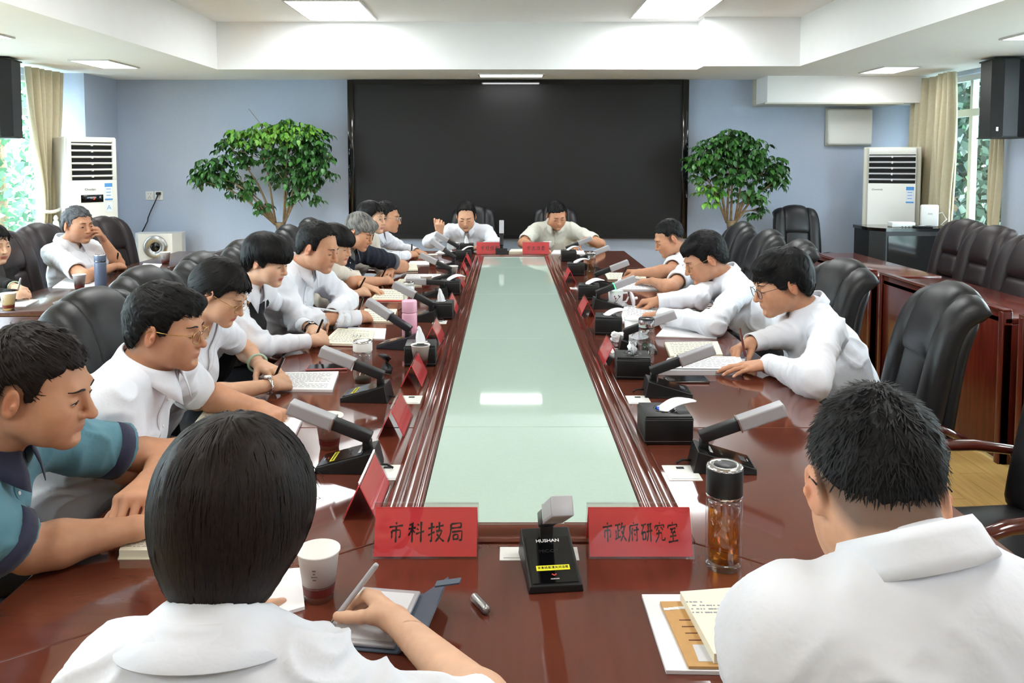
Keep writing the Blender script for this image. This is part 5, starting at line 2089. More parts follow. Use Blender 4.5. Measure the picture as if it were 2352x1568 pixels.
_B = [[(0.5, 0.99), (0.54, 0.90)]]
_PU = [[(0.66, 0.97), (0.52, 0.62)], [(0.6, 0.74), (0.95, 0.78)], [(0.84, 0.76), (0.72, 0.35), (0.48, 0.05)], [(0.6, 0.56), (0.75, 0.28), (0.98, 0.04)]]
GLYPH = {
    '市': [[(0.5, 0.98), (0.53, 0.86)], [(0.1, 0.76), (0.9, 0.80)], [(0.25, 0.58), (0.25, 0.22)], [(0.25, 0.58), (0.76, 0.60), (0.75, 0.25), (0.66, 0.28)], [(0.5, 0.78), (0.5, 0.0)]],
    '科': [[(0.35, 0.95), (0.1, 0.85)], [(0.05, 0.68), (0.48, 0.72)], [(0.28, 0.88), (0.28, 0.02)], [(0.28, 0.66), (0.05, 0.35)], [(0.3, 0.6), (0.45, 0.48)], [(0.58, 0.88), (0.68, 0.80)],
          [(0.55, 0.68), (0.65, 0.60)], [(0.5, 0.42), (0.98, 0.52)], [(0.8, 0.98), (0.8, 0.0)]],
    '技': [[(0.05, 0.70), (0.42, 0.76)], [(0.25, 0.97), (0.25, 0.08), (0.15, 0.14)], [(0.05, 0.38), (0.42, 0.52)], [(0.48, 0.74), (0.95, 0.80)], [(0.7, 0.97), (0.7, 0.55)],
          [(0.52, 0.54), (0.88, 0.58), (0.72, 0.28), (0.48, 0.05)], [(0.56, 0.42), (0.75, 0.2), (0.98, 0.04)]],
    '局': [[(0.22, 0.90), (0.82, 0.93), (0.80, 0.70)], [(0.24, 0.70), (0.80, 0.72)], [(0.22, 0.90), (0.2, 0.5), (0.05, 0.05)], [(0.28, 0.52), (0.88, 0.55), (0.84, 0.1), (0.7, 0.14)],
          [(0.36, 0.38), (0.36, 0.14)], [(0.36, 0.38), (0.64, 0.40), (0.62, 0.16)], [(0.36, 0.17), (0.62, 0.18)]],
    '政': [[(0.05, 0.86), (0.5, 0.90)], [(0.28, 0.88), (0.28, 0.25)], [(0.28, 0.58), (0.46, 0.6)], [(0.12, 0.62), (0.12, 0.22)], [(0.02, 0.18), (0.5, 0.3)]] + _PU,
    '府': _B + [[(0.2, 0.82), (0.92, 0.86)], [(0.2, 0.82), (0.18, 0.4), (0.04, 0.03)], [(0.42, 0.72), (0.28, 0.42)], [(0.36, 0.55), (0.36, 0.05)], [(0.5, 0.58), (0.95, 0.62)],
               [(0.78, 0.76), (0.78, 0.06), (0.68, 0.12)], [(0.56, 0.44), (0.64, 0.32)]],
    '研': [[(0.05, 0.86), (0.46, 0.9)], [(0.26, 0.86), (0.04, 0.4)], [(0.16, 0.5), (0.16, 0.12)], [(0.16, 0.5), (0.42, 0.52), (0.4, 0.14)], [(0.16, 0.16), (0.4, 0.18)],
          [(0.54, 0.86), (0.94, 0.9)], [(0.5, 0.52), (0.99, 0.56)], [(0.66, 0.86), (0.64, 0.4), (0.5, 0.05)], [(0.83, 0.88), (0.83, 0.0)]],
    '究': _B + [[(0.12, 0.82), (0.1, 0.68)], [(0.12, 0.82), (0.9, 0.85), (0.84, 0.7)], [(0.38, 0.76), (0.2, 0.58)], [(0.6, 0.76), (0.78, 0.6)],
               [(0.2, 0.44), (0.68, 0.48), (0.66, 0.1), (0.92, 0.1), (0.92, 0.22)], [(0.44, 0.62), (0.4, 0.3), (0.1, 0.02)]],
    '室': _B + [[(0.12, 0.84), (0.1, 0.7)], [(0.12, 0.84), (0.9, 0.87), (0.84, 0.74)], [(0.28, 0.66), (0.76, 0.69)], [(0.5, 0.66), (0.32, 0.48), (0.68, 0.5)], [(0.62, 0.58), (0.74, 0.44)],
               [(0.24, 0.3), (0.78, 0.33)], [(0.5, 0.46), (0.5, 0.06)], [(0.1, 0.04), (0.92, 0.08)]],
    '经': [[(0.3, 0.96), (0.1, 0.7), (0.34, 0.72)], [(0.36, 0.74), (0.08, 0.42), (0.38, 0.48)], [(0.05, 0.16), (0.42, 0.28)], [(0.5, 0.88), (0.86, 0.9), (0.46, 0.52)], [(0.68, 0.72), (0.95, 0.54)],
          [(0.52, 0.44), (0.9, 0.47)], [(0.7, 0.45), (0.7, 0.1)], [(0.44, 0.06), (0.98, 0.1)]],
    '信': [[(0.3, 0.96), (0.05, 0.5)], [(0.2, 0.68), (0.2, 0.02)], [(0.62, 0.98), (0.68, 0.9)], [(0.38, 0.8), (0.96, 0.83)], [(0.46, 0.64), (0.88, 0.66)], [(0.46, 0.5), (0.88, 0.52)],
          [(0.48, 0.36), (0.48, 0.06)], [(0.48, 0.36), (0.86, 0.38), (0.84, 0.08)], [(0.48, 0.08), (0.84, 0.1)]],
    '发': [[(0.24, 0.9), (0.16, 0.64), (0.9, 0.7)], [(0.48, 0.96), (0.4, 0.5), (0.06, 0.05)], [(0.36, 0.5), (0.76, 0.52), (0.6, 0.22), (0.28, 0.02)], [(0.44, 0.4), (0.64, 0.18), (0.95, 0.03)], [(0.68, 0.92), (0.8, 0.82)]],
    '改': [[(0.08, 0.84), (0.42, 0.87), (0.4, 0.55)], [(0.1, 0.56), (0.4, 0.58)], [(0.1, 0.56), (0.1, 0.15), (0.42, 0.3)]] + _PU,
    '委': [[(0.68, 0.98), (0.3, 0.9)], [(0.1, 0.8), (0.9, 0.83)], [(0.5, 0.94), (0.5, 0.5)], [(0.48, 0.78), (0.15, 0.56)], [(0.54, 0.78), (0.88, 0.58)], [(0.46, 0.54), (0.3, 0.26), (0.82, 0.02)],
          [(0.7, 0.42), (0.56, 0.16), (0.15, 0.02)], [(0.08, 0.34), (0.94, 0.38)]],
}


def brush_text(txt, size, pitch, M, parent):
    """brush-written characters as flat print"""
    m = MB()
    n = len(txt)
    for ci, ch in enumerate(txt):
        ox = (ci - (n - 1) / 2) * pitch
        for si, stc in enumerate(GLYPH[ch]):
            pts = [np.array(p) for p in stc]
            path = []
            for a, b in zip(pts[:-1], pts[1:]):
                k = max(3, int(np.linalg.norm(b - a) / 0.09))
                path += [a + (b - a) * t for t in np.linspace(0, 1, k, endpoint=False)]
            path.append(pts[-1])
            path = np.array(path)
            for _ in range(1):
                path[1:-1] = path[1:-1] * 0.6 + 0.2 * (path[:-2] + path[2:])
            tg = np.gradient(path, axis=0)
            tg /= np.linalg.norm(tg, axis=1, keepdims=True) + 1e-9
            nr_ = np.stack([-tg[:, 1], tg[:, 0]], 1)
            t = np.linspace(0, 1, len(path))
            vert = abs(pts[-1][1] - pts[0][1]) > abs(pts[-1][0] - pts[0][0])
            w = (0.058 if vert else 0.046) * (0.62 + 0.55 * np.abs(np.cos(t * math.pi)) ** 1.5) * np.where(t > 0.9, (1.05 - t) / 0.15 if vert else 1.0, 1.0)
            A, B = path + nr_ * w[:, None], path - nr_ * w[:, None]
            sl = 0.06
            vs = []
            for q in np.concatenate([A, B]):
                vs.append(M @ Vector((ox + (q[0] - 0.5) * min(size * 0.86, pitch * 0.9), (q[1] - 0.5 + sl * (q[0] - 0.5)) * size, 0.00002 * si)))
            k = len(path)
            m.add(vs, [(i, k + i, k + i + 1, i + 1) for i in range(k - 1)])
    return m.build('lettering', 'ink_black', parent)



p = (on_plane(976, 1284, TBL) + Vector((0, 0.043, 0)))
tent('red name plate reading 市科技局 at the near end, left', p, 0, 0.208, 0.097, text='市科技局', sx=1.15)
p = (on_plane(1474, 1284, TBL) + Vector((0, 0.043, 0)))
tent('red name plate reading 市政府研究室 at the near end, right', p, 0, 0.208, 0.097, text='市政府研究室', sx=0.98)
p = (on_plane(1125, 584, TBL))
tent('red name plate reading 市经信局 at the far end, left', (p.x, 6.86), 0, 0.225, 0.110, text='市经信局', sx=1.1)
p = (on_plane(1231, 584, TBL))
tent('red name plate reading 市发改委 at the far end, right', (p.x, 6.86), 0, 0.225, 0.110, text='市发改委', sx=1.1)
for (px, py, lab) in ((826, 1195, 'red name plate edge-on, nearest on the left'), (898, 1005, 'red name plate edge-on, second on the left'),
                      (945, 890, 'red name plate edge-on beside a paper cup, third on the left'), (993, 792, 'red name plate edge-on, fourth on the left beside tissue box'),
                      (1032, 722, 'red name plate edge-on, fifth on the left'), (1052, 664, 'red name plate edge-on, sixth on the left'),
                      (1062, 636, 'red name plate edge-on, seventh on the left'), (1070, 612, 'red name plate edge-on, farthest on the left'),
                      (1408, 842, 'red name plate edge-on, nearest on the right before glass bottle'), (1350, 728, 'red name plate edge-on, second on the right'),
                      (1310, 650, 'red name plate edge-on, farthest on the right')):
    q = on_plane(px, py, TBL)
    tent(lab, (q.x, q.y + 0.10), 90, 0.20, 0.085, 0.082)


def tissue_box(label, px, py, s=0.135, rz=0, kind=0):
    p = on_plane(px, py, TBL)
    t = thing('tissue_box', label, 'tissue box', (p.x, p.y, TBL + 0.0003), R(rz), 'black leather tissue boxes')
    h = s / 2
    m = MB()
    m.box((-h, -h, 0), (h, h, 0.078), bev=0.004)
    m.build('case', 'matte_black', t)
    for z in (0.010, 0.070):
        m = MB()
        for (a, b, c, d) in ((-h, -h, h, -h), (-h, h, h, h), (-h, -h, -h, h), (h, -h, h, h)):
            o = 0.0006
            m.box((min(a, c) - o, min(b, d) - o, z), (max(a, c) + o, max(b, d) + o, z + 0.0012))
        m.build('stitching', 'stitch', t)['kind'] = 'stuff'
    m = MB()
    m.box((-h + 0.003, -h + 0.003, 0.078), (h - 0.003, h - 0.003, 0.0815), bev=0.0015)
    m.build('lid', 'dark_plastic', t)
    m = MB()
    m.lathe([(0.034, 0.0815), (0.033, 0.0835), (0.028, 0.0838), (0.026, 0.0822), (0.0, 0.0820)], 28)
    m.build('opening', 'gloss_black', t)
    if kind == 0:
        return t
    n = 12
    vs, fs = [], []
    if kind == 1:           # soft sheet pulled out to one side
        ph = RNG.uniform(0, 6)
        for j in range(n):
            v = j / (n - 1)
            for i in range(11):
                u = i / 5 - 1
                w_ = 0.030 * (1 - 0.92 * v ** 2.2)
                vs.append((-0.012 + 0.098 * v + 0.006 * math.sin(3 * u + ph), w_ * u + 0.004 * math.sin(7 * v + ph),
                           0.079 + 0.040 * math.sin(1.9 * v + 0.15) - 0.010 * v + 0.007 * math.cos(4.2 * u + ph + 2 * v) * (1 - 0.6 * v) - 0.012 * u * u * (1 - v)))
        for j in range(n - 1):
            for i in range(10):
                fs.append((j * 11 + i, j * 11 + i + 1, (j + 1) * 11 + i + 1, (j + 1) * 11 + i))
        o = mesh_obj('tissue', vs, fs, 'tissue', t, True)
        md = o.modifiers.new('thick', 'SOLIDIFY')
        md.thickness = 0.002
        return t
    for j in range(n):
        v = j / (n - 1)
        for i in range(13):
            a = 2 * math.pi * i / 12
            if kind == 1:       # long tongue leaning sideways
                r = 0.020 * (1 - v) ** 0.6 + 0.006 * math.sin(v * 9) * (1 - v) + 0.001
                vs.append((0.085 * v + r * 0.9 * math.cos(a), -0.004 + r * math.sin(a) * 1.25 + 0.004 * math.sin(3 * a) * (1 - v), 0.079 + 0.042 * math.sin(v * 1.6) - 0.012 * v + 0.5 * r * abs(math.cos(a))))
            elif kind == 2:     # upright peak
                r = 0.018 * (1 - v) ** 0.8 + 0.001
                vs.append((r * math.cos(a) - 0.008 * v + 0.004 * math.sin(3 * a + 4 * v), r * 0.6 * math.sin(a) + 0.004 * math.cos(2 * a), 0.079 + 0.068 * v))
            else:               # crumpled lump
                r = 0.022 * math.sin(math.pi * min(1, 0.25 + 0.75 * (1 - v))) * (1 - 0.5 * v)
                vs.append((r * math.cos(a) + 0.005 * math.sin(4 * a + 7 * v), r * math.sin(a) + 0.005 * math.cos(3 * a + 5 * v), 0.079 + 0.045 * v + 0.006 * math.sin(5 * a)))
    for j in range(n - 1):
        for i in range(12):
            fs.append((j * 13 + i, j * 13 + i + 1, (j + 1) * 13 + i + 1, (j + 1) * 13 + i))
    mesh_obj('tissue', vs, fs, 'tissue', t, True)
    return t


tb = tissue_box('black leather tissue box nearest on the right, tissue leaning right', 1526, 1003, 0.137, 0, 1)
m = MB()
m.box((-0.022, -0.012, 0.0822), (0.004, 0.016, 0.0845))
m.build('tissue_wrapper', 'tissue_blue', tb)
for (px, py, s, k, rz, lab) in (
        (1452, 862, 0.125, 3, -4, 'black leather tissue box with crumpled tissue before nearest man on right'),
        (1397, 763, 0.125, 1, -6, 'black leather tissue box beside the lidded white mug'),
        (1352, 684, 0.12, 1, -6, 'black leather tissue box beside the flowered mug'),
        (1322, 630, 0.12, 1, -4, 'black leather tissue box beside the tall tea glass'),
        (1306, 598, 0.12, 1, 0, 'black leather tissue box at the far right corner of the glass'),
        (967, 833, 0.122, 2, 2, 'black leather tissue box behind a paper cup on the left'),
        (1014, 728, 0.122, 2, 0, 'black leather tissue box with upright tissue beside the fifth name plate'),
        (1034, 674, 0.12, 1, 0, 'black leather tissue box beside low-tilted microphone'),
        (1065, 598, 0.12, 1, 0, 'black leather tissue box far left with flat tissue'),
        (1072, 580, 0.12, 2, 0, 'black leather tissue box far left with upright tissue')):
    tissue_box(lab, px, py, s, rz, k)


def cup(label, px, py, z=TBL, sc=1.0):
    p = on_plane(px, py, z)
    t = thing('paper_cup', label, 'cup', (p.x, p.y, z + 0.0004), R(RNG.uniform(0, 30)), 'white paper cups')
    m = MB()
    m.lathe([(0.0, 0.004), (0.025 * sc, 0.004), (0.0255 * sc, 0.0), (0.0375 * sc, 0.088 * sc), (0.0395 * sc, 0.089 * sc), (0.0395 * sc, 0.092 * sc), (0.037 * sc, 0.0915 * sc), (0.0255 * sc, 0.008), (0.0, 0.008)], 32)
    m.build('shell', 'cup_white', t)
    m = MB()
    z0, z1 = 0.012 * sc, 0.028 * sc
    r = lambda zz: (0.0255 + 0.012 * zz / (0.088 * sc)) * sc + 0.0004
    m.lathe([(r(z0), z0), (r(z1), z1)], 32)
    m.build('brown_band', 'cup_brown', t)
    m = MB()
    m.lathe([(r(0.030 * sc), 0.030 * sc), (r(0.0312 * sc), 0.0312 * sc)], 32)
    m.build('thin_line', 'cup_brown', t)
    m = MB()
    for a in (-1.9, 0.2, 2.3):
        for k in range(4):
            zz = (0.048 + 0.006 * k) * sc
            rr = r(zz) + 0.0002
            da = (0.10, 0.16, 0.06, 0.09)[k]
            vs = [(rr * math.cos(a + d), rr * math.sin(a + d), zz + dz) for d in (-da, da) for dz in (0, 0.0022)]
            m.add(vs, [(0, 1, 3, 2)])
    m.build('printed_logo', 'grey_print', t)['kind'] = 'stuff'
    return t


cup('white paper cup with brown band beside the woman seen from behind', 733, 1372)
cup('white paper cup with brown band behind the nearest left microphone', 757, 1028)
cup('white paper cup standing before the tissue box on left', 966, 842, sc=0.95)
cup('white paper cup beside the low-tilted microphone', 979, 665, sc=0.95)
cup('white paper cup near the sixth name plate on left', 1040, 640, sc=0.95)
cup('white paper cup before the woman with long dark hair', 994, 610, sc=0.95)
cup('white paper cup behind the far right name plate', 1257, 577, sc=0.95)
cup('white paper cup before the man in white shirt at far end', 1045, 579, sc=0.9)
DZ = 0.755
cup('white paper cup by the left edge before the woman in black', 20, 712, DZ)
cup('white paper cup beside the grey thermos', 183, 664, DZ)
cup('white paper cup at the far end of the left desk', 380, 606, DZ)


def bottle(label, px, py, h, r, body, cap, capm, liquid=None, level=0.6, cap_h=0.22, z=TBL):
    p = on_plane(px, py, z)
    t = thing('bottle', label, 'bottle', (p.x, p.y, z + 0.0004))
    hb = h * (1 - cap_h)
    m = MB()
    if body == 'bottle_glass':
        m.lathe([(0.0, 0.0), (r * 0.92, 0.0), (r, 0.006), (r, hb * 0.93), (r * 0.86, hb), (r * 0.80, hb), (r * 0.80, hb * 0.97), (r * 0.87, 0.93 * hb), (r * 0.87, 0.016), (0.0, 0.014)], 32)
        m.build('glass_body', body, t)
        if liquid:
            m = MB()
            m.lathe([(0.0, 0.0145), (r * 0.84, 0.0155), (r * 0.84, hb * level), (0.0, hb * level)], 28)
            m.build('liquid', liquid, t)
    else:
        m.lathe([(0.0, 0.0), (r * 0.94, 0.0), (r, 0.005), (r, hb * 0.92), (r * 0.9, hb), (0.0, hb)], 32)
        m.build('flask_body', body, t)
    m = MB()
    m.lathe([(0.0, hb - 0.001), (r * 0.97, hb - 0.001), (r * 1.0, hb + 0.002), (r * 1.0, h - 0.004), (r * 0.95, h), (0.0, h)], 32)
    m.build('cap', cap, t)
    m = MB()
    m.lathe([(r * 0.60, h + 0.0002), (r * 0.64, h + 0.0012), (r * 0.93, h + 0.0012), (r * 1.005, h - 0.003), (r * 1.005, h - 0.005)], 32)
    m.build('cap_ring', capm, t)
    if cap_h > 0.15:
        m = MB()
        m.lathe([(r * 1.004, hb + 0.001), (r * 1.01, hb + 0.003), (r * 1.004, hb + 0.005)], 32)
        m.build('neck_ring', capm, t)
    return t


bottle('glass bottle of amber tea with black and silver cap', 1661, 1300, 0.205, 0.0355, 'bottle_glass', 'matte_black', 'chrome', 'tea', 0.86, 0.30)
b = bottle('tall clear glass bottle with steel cap near the right tissue boxes', 1484, 842, 0.19, 0.031, 'bottle_glass', 'chrome', 'matte_black', None, 0.8, 0.2)
b = bottle('clear glass bottle with pale cap and tea leaves', 834, 888, 0.165, 0.034, 'bottle_glass', 'cup_white', 'chrome', None, 0.8, 0.24)
m = MB()
m.lathe([(0.0, 0.015), (0.028, 0.016), (0.028, 0.030), (0.02, 0.036), (0.0, 0.034)], 20)
m.build('tea_leaves', 'tea_leaf', b)
b = bottle('pink flask beside the bluish microphone', 941, 786, 0.185, 0.033, 'pink_bottle', 'pink_bottle', 'pink_bottle', cap_h=0.27)
m = MB()
m.tube([(-0.033, 0, 0.15), (-0.048, 0, 0.145), (-0.048, 0, 0.115), (-0.034, 0, 0.105)], 0.004, 8)
m.build('carry_loop', 'cup_brown', b)
bottle('clear glass jar beside the tilted microphone of man in long sleeves', 939, 700, 0.125, 0.032, 'bottle_glass', 'bottle_glass', 'chrome', None, 0.5, 0.12)
bottle('tall glass of pale tea before the farthest man on right', 1358, 624, 0.14, 0.034, 'bottle_glass', 'bottle_glass', 'chrome', 'tea_pale', 0.75, 0.1)
bottle('grey-blue thermos standing on the left side desk', 232, 664, 0.215, 0.0345, 'slate_bottle', 'slate_bottle', 'chrome', cap_h=0.2, z=DZ)


def mug(label, px, py, lid_off):
    p = on_plane(px, py, TBL)
    t = thing('porcelain_mug', label, 'mug', (p.x, p.y, TBL + 0.0004))
    m = MB()
    m.lathe([(0.0, 0.0), (0.030, 0.0), (0.036, 0.006), (0.040, 0.05), (0.0415, 0.088), (0.0395, 0.088), (0.036, 0.01), (0.0, 0.008)], 32)
    m.build('cup_body', 'porcelain', t)
    m = MB()
    m.tube([(0.038, 0, 0.072), (0.062, 0, 0.074), (0.070, 0, 0.05), (0.058, 0, 0.026), (0.037, 0, 0.022)], 0.0055, 8)
    m.build('handle', 'porcelain', t)
    m = MB()
    m.lathe([(0.0, 0.0), (0.04, 0.0), (0.066, 0.010), (0.067, 0.012), (0.04, 0.004), (0.0, 0.003)], 32)
    m.build('saucer', 'porcelain', t)
    m = MB()
    rr = 0.0405
    br = [(-1.9, 0.02), (-1.8, 0.03), (-1.6, 0.034), (-1.45, 0.045), (-1.3, 0.05), (-1.1, 0.06)]
    m.tube([(rr * math.cos(a), rr * math.sin(a), z) for a, z in br], 0.0011, 5)
    m.tube([(rr * math.cos(a), rr * math.sin(a), z) for a, z in ((-1.7, 0.032), (-1.75, 0.048), (-1.85, 0.058))], 0.0009, 5)
    m.build('painted_branch', 'ink_black', t)
    for (a, z) in ((-1.1, 0.06), (-1.2, 0.056), (-1.85, 0.06), (-1.7, 0.05), (-1.3, 0.064)):
        m = MB()
        m.lathe([(0, 0.0006), (0.0035, 0.0004), (0.0042, 0)], 8, M=frame((rr * math.cos(a), rr * math.sin(a), z), (-math.sin(a), math.cos(a), 0), (0, 0, 1)))
        m.build('painted_blossom', 'plum_ink', t)
    m = MB()
    lid = [(0.0435, 0.0), (0.044, 0.003), (0.036, 0.012), (0.014, 0.018), (0.007, 0.020), (0.009, 0.028), (0.006, 0.034), (0.0, 0.035)]
    if lid_off:
        m.lathe(lid, 28, M=Matrix.Translation((0.095, -0.01, 0.042)) @ Matrix.Rotation(R(78), 4, 'Y') @ Matrix.Translation((0, 0, -0.01)))
    else:
        m.lathe(lid, 28, c=(0, 0, 0.089))
    m.build('lid', 'porcelain', t)


mug('white porcelain mug painted with plum blossom branch, lid leaning beside it', 1414, 703, True)
mug('white porcelain lidded mug behind the steel-capped bottle', 1455, 778, False)


def sheet(name, label, cat, quad, th, matname, z=TBL, lines=0, cover=None, ink='ink', group=None, lines_dir=0, cream_gap=0.12):
    """flat paper thing: quad of photograph pixels (near-left, near-right, far-right, far-left) lying on height z"""
    P = [on_plane(x, y, z) for (x, y) in quad]
    c = sum(P, Vector()) / 4
    t = thing(name, label, cat, (c.x, c.y, z + 0.0004), 0, group)
    Q = [p - c for p in P]
    z0 = 0.0
    if cover:
        m = MB()
        m.prism([(q.x * 1.035, q.y * 1.05) for q in Q], 0.0, 0.0022)
        m.build('cover', cover, t)
        z0 = 0.0022
    m = MB()
    m.prism([(q.x, q.y) for q in Q], z0, z0 + th)
    m.build('page_block', matname, t)
    if lines:
        m = MB()
        for k in range(lines):
            v = cream_gap + (1 - 2 * cream_gap) * k / max(lines - 1, 1)
            u1 = 0.90 if k % 4 != 3 else RNG.uniform(0.4, 0.8)
            a, b = Q[0].lerp(Q[3], v), Q[1].lerp(Q[2], v)
            dv = (Q[3] - Q[0]) * (0.30 / lines * 0.8)
            u = 0.08
            while u < u1:
                w = RNG.uniform(0.03, 0.09)
                A, B = a.lerp(b, u), a.lerp(b, min(u + w, u1))
                zz = z0 + th + 0.0004
                m.add([(A.x, A.y, zz), (B.x, B.y, zz), (B.x + dv.x, B.y + dv.y, zz), (A.x + dv.x, A.y + dv.y, zz)], [(0, 1, 2, 3)])
                u += w + 0.02
        m.build('printed_lines', ink, t)['kind'] = 'stuff'
    return t


def stack_on(o, dz):
    o.location.z += dz
    return o


sheet('notebook', 'thick cream notebook lying before the man in teal polo', 'notebook', [(274, 1284), (450, 1284), (450, 1216), (300, 1218)], 0.016, 'paper_cream', cover='paper_cream', lines=12)
sheet('notebook', 'open cream notebook before man with gold glasses', 'notebook', [(430, 1002), (600, 1002), (596, 956), (468, 952)], 0.012, 'paper_cream', lines=6)
sheet('document', 'white papers beside the reaching hand of man with gold glasses', 'paper', [(590, 1004), (676, 1008), (694, 968), (620, 962)], 0.010, 'paper')
sheet('document', 'white printed report under the hand of woman in white blazer', 'paper', [(606, 899), (764, 901), (778, 858), (652, 860)], 0.009, 'paper', lines=11)
o = sheet('document', 'white papers under the brown notebook of woman with bowl haircut', 'paper', [(790, 778), (884, 780), (887, 756), (800, 753)], 0.004, 'paper')
o = sheet('notebook', 'open ring notebook with brown cover before woman with bowl haircut', 'notebook', [(738, 794), (852, 797), (860, 765), (776, 759)], 0.010, 'paper_cream', cover='cup_brown', lines=9)
m = MB()
for k in range(3):
    q = on_plane(812 + k * 8, 779, TBL) - Vector(o.location)
    m.tube([(q.x, q.y - 0.012, 0.011), (q.x, q.y - 0.006, 0.020), (q.x, q.y + 0.006, 0.020), (q.x, q.y + 0.012, 0.011)], 0.0016, 6)
m.build('binder_ring', 'chrome', o)
sheet('notebook', 'cream notebook under the hand of man in white long sleeves', 'notebook', [(818, 741), (902, 741), (912, 713), (838, 712)], 0.008, 'paper_cream', lines=6)
sheet('document', 'white papers left of the hand of man in white long sleeves', 'paper', [(800, 742), (826, 742), (846, 716), (818, 712)], 0.003, 'paper')
sheet('notebook', 'open cream notebook with red edge before woman in cream top', 'notebook', [(850, 691), (935, 691), (940, 668), (872, 666)], 0.006, 'paper_cream', cover='red_paper', lines=5)
sheet('document', 'white papers behind the notebook of woman in cream top', 'paper', [(905, 668), (952, 668), (952, 656), (910, 656)], 0.004, 'paper')
sheet('notebook', 'cream notebook before the grey-haired man', 'notebook', [(902, 657), (978, 657), (982, 643), (918, 643)], 0.008, 'paper_cream', lines=5)
sheet('document', 'white printed sheet above the grey-haired man\'s notebook', 'paper', [(926, 645), (1010, 644), (1013, 630), (934, 630)], 0.003, 'paper', lines=7)
sheet('notebook', 'cream notebook with dark cover before woman with long hair', 'notebook', [(896, 624), (960, 623), (957, 609), (912, 609)], 0.010, 'paper_cream', cover='matte_black')
sheet('document', 'white papers beyond the notebook of woman with long hair', 'paper', [(936, 610), (1022, 609), (1018, 601), (942, 601)], 0.006, 'paper')
sheet('notebook', 'cream notebook with red cover before man with glasses at far left', 'notebook', [(934, 596), (996, 595), (1004, 586), (950, 586)], 0.008, 'paper_cream', cover='red_paper', lines=4)
sheet('document', 'white papers before the man in white shirt at far end', 'paper', [(1000, 583), (1046, 583), (1050, 577), (1008, 577)], 0.006, 'paper')
sheet('notebook', 'small cream notebook before the man in pale polo', 'notebook', [(1169, 582), (1201, 582), (1201, 576), (1174, 576)], 0.014, 'paper_cream', cover='paper_cream')
sheet('document', 'white papers on the right before the man in pale polo', 'paper', [(1266, 584), (1344, 585), (1340, 577), (1272, 576)], 0.008, 'paper')
sheet('notebook', 'open cream notebook above the report of nearest man on right', 'notebook', [(1540, 824), (1660, 820), (1648, 790), (1527, 792)], 0.010, 'paper_cream', cover='wood_arm', lines=7)
o = sheet('document_tray', 'thick white file tray under papers before nearest man on right', 'file tray', [(1512, 861), (1704, 862), (1712, 834), (1534, 832)], 0.018, 'paper_grey')
o = sheet('document', 'white printed sheet on the file tray of nearest man on right', 'paper', [(1535, 846), (1712, 848), (1700, 820), (1550, 818)], 0.002, 'paper', z=TBL + 0.021, lines=9)
sheet('document', 'white papers with black clip between two men on the right', 'paper', [(1506, 774), (1646, 778), (1660, 760), (1530, 748)], 0.004, 'paper', lines=0)
o = sheet('document', 'white printed papers under the hands of second man on right', 'paper', [(1424, 740), (1560, 742), (1566, 716), (1434, 702)], 0.006, 'paper', lines=9)
sheet('document', 'white printed report before the farthest man on right', 'paper', [(1402, 667), (1530, 667), (1514, 643), (1422, 642)], 0.008, 'paper', lines=10)
sheet('notebook', 'open cream notebook with dark cover before farthest man on right', 'notebook', [(1396, 643), (1484, 642), (1482, 630), (1388, 628)], 0.007, 'paper_cream', cover='matte_black', lines=4)
# near right: file tray, kraft folder, notebook
o = sheet('document_tray', 'curved white file tray under the kraft folder at bottom right', 'file tray', [(1530, 1548), (1740, 1552), (1740, 1372), (1474, 1372)], 0.006, 'paper')
o = sheet('folder', 'brown kraft folder with index slits under the cream notebook', 'folder', [(1582, 1536), (1740, 1538), (1740, 1384), (1516, 1386)], 0.004, 'kraft', z=TBL + 0.007)
kf = o
m = MB()
for (x, y) in ((1574, 1423), (1580, 1438), (1588, 1453), (1596, 1469)):
    a = on_plane(x - 14, y, TBL + 0.012) - Vector(o.location)
    b = on_plane(x + 14, y - 2, TBL + 0.012) - Vector(o.location)
    m.box((a.x, a.y - 0.001, 0.0038), (b.x, a.y + 0.001, 0.0046))
m.build('index_slit', 'cup_brown', kf)
a = on_plane(1612, 1500, TBL + 0.011) - Vector(kf.location)
m = MB()
m.box((a.x - 0.010, a.y - 0.022, 0.0036), (a.x + 0.016, a.y + 0.022, 0.0046))
m.build('window_cutout', 'paper_grey', kf)
a = on_plane(1545, 1398, TBL + 0.011) - Vector(kf.location)
m = MB()
for k in range(4):
    m.box((a.x - 0.016 + 0.009 * k, a.y - 0.006 + 0.0015 * k, 0.0038), (a.x - 0.006 + 0.009 * k, a.y + 0.001 + 0.0015 * k, 0.0052))
m.build('paper_tab', 'paper', kf)
sheet('notebook', 'thick cream notepad with handwriting at bottom right', 'notebook', [(1640, 1524), (1740, 1520), (1740, 1364), (1562, 1378)], 0.016, 'paper_cream', z=TBL + 0.0115, lines=0)
nb = bpy.data.objects['notebook.%03d' % (len([o for o in bpy.data.objects if o.name.startswith('notebook')]) - 1)]
m = MB()
for k, (x0, x1, y) in enumerate(((1590, 1680, 1392), (1588, 1694, 1400), (1590, 1660, 1408), (1576, 1616, 1384))):
    u = x0
    while u < x1:
        a = on_plane(u, y - 2, TBL + 0.028) - Vector(nb.location)
        w = RNG.uniform(0.002, 0.006)
        m.box((a.x, a.y - 0.0015, 0.0160), (a.x + w, a.y + 0.0015, 0.0166))
        u += RNG.uniform(5, 12)
m.build('handwriting', 'ink', nb)['kind'] = 'stuff'
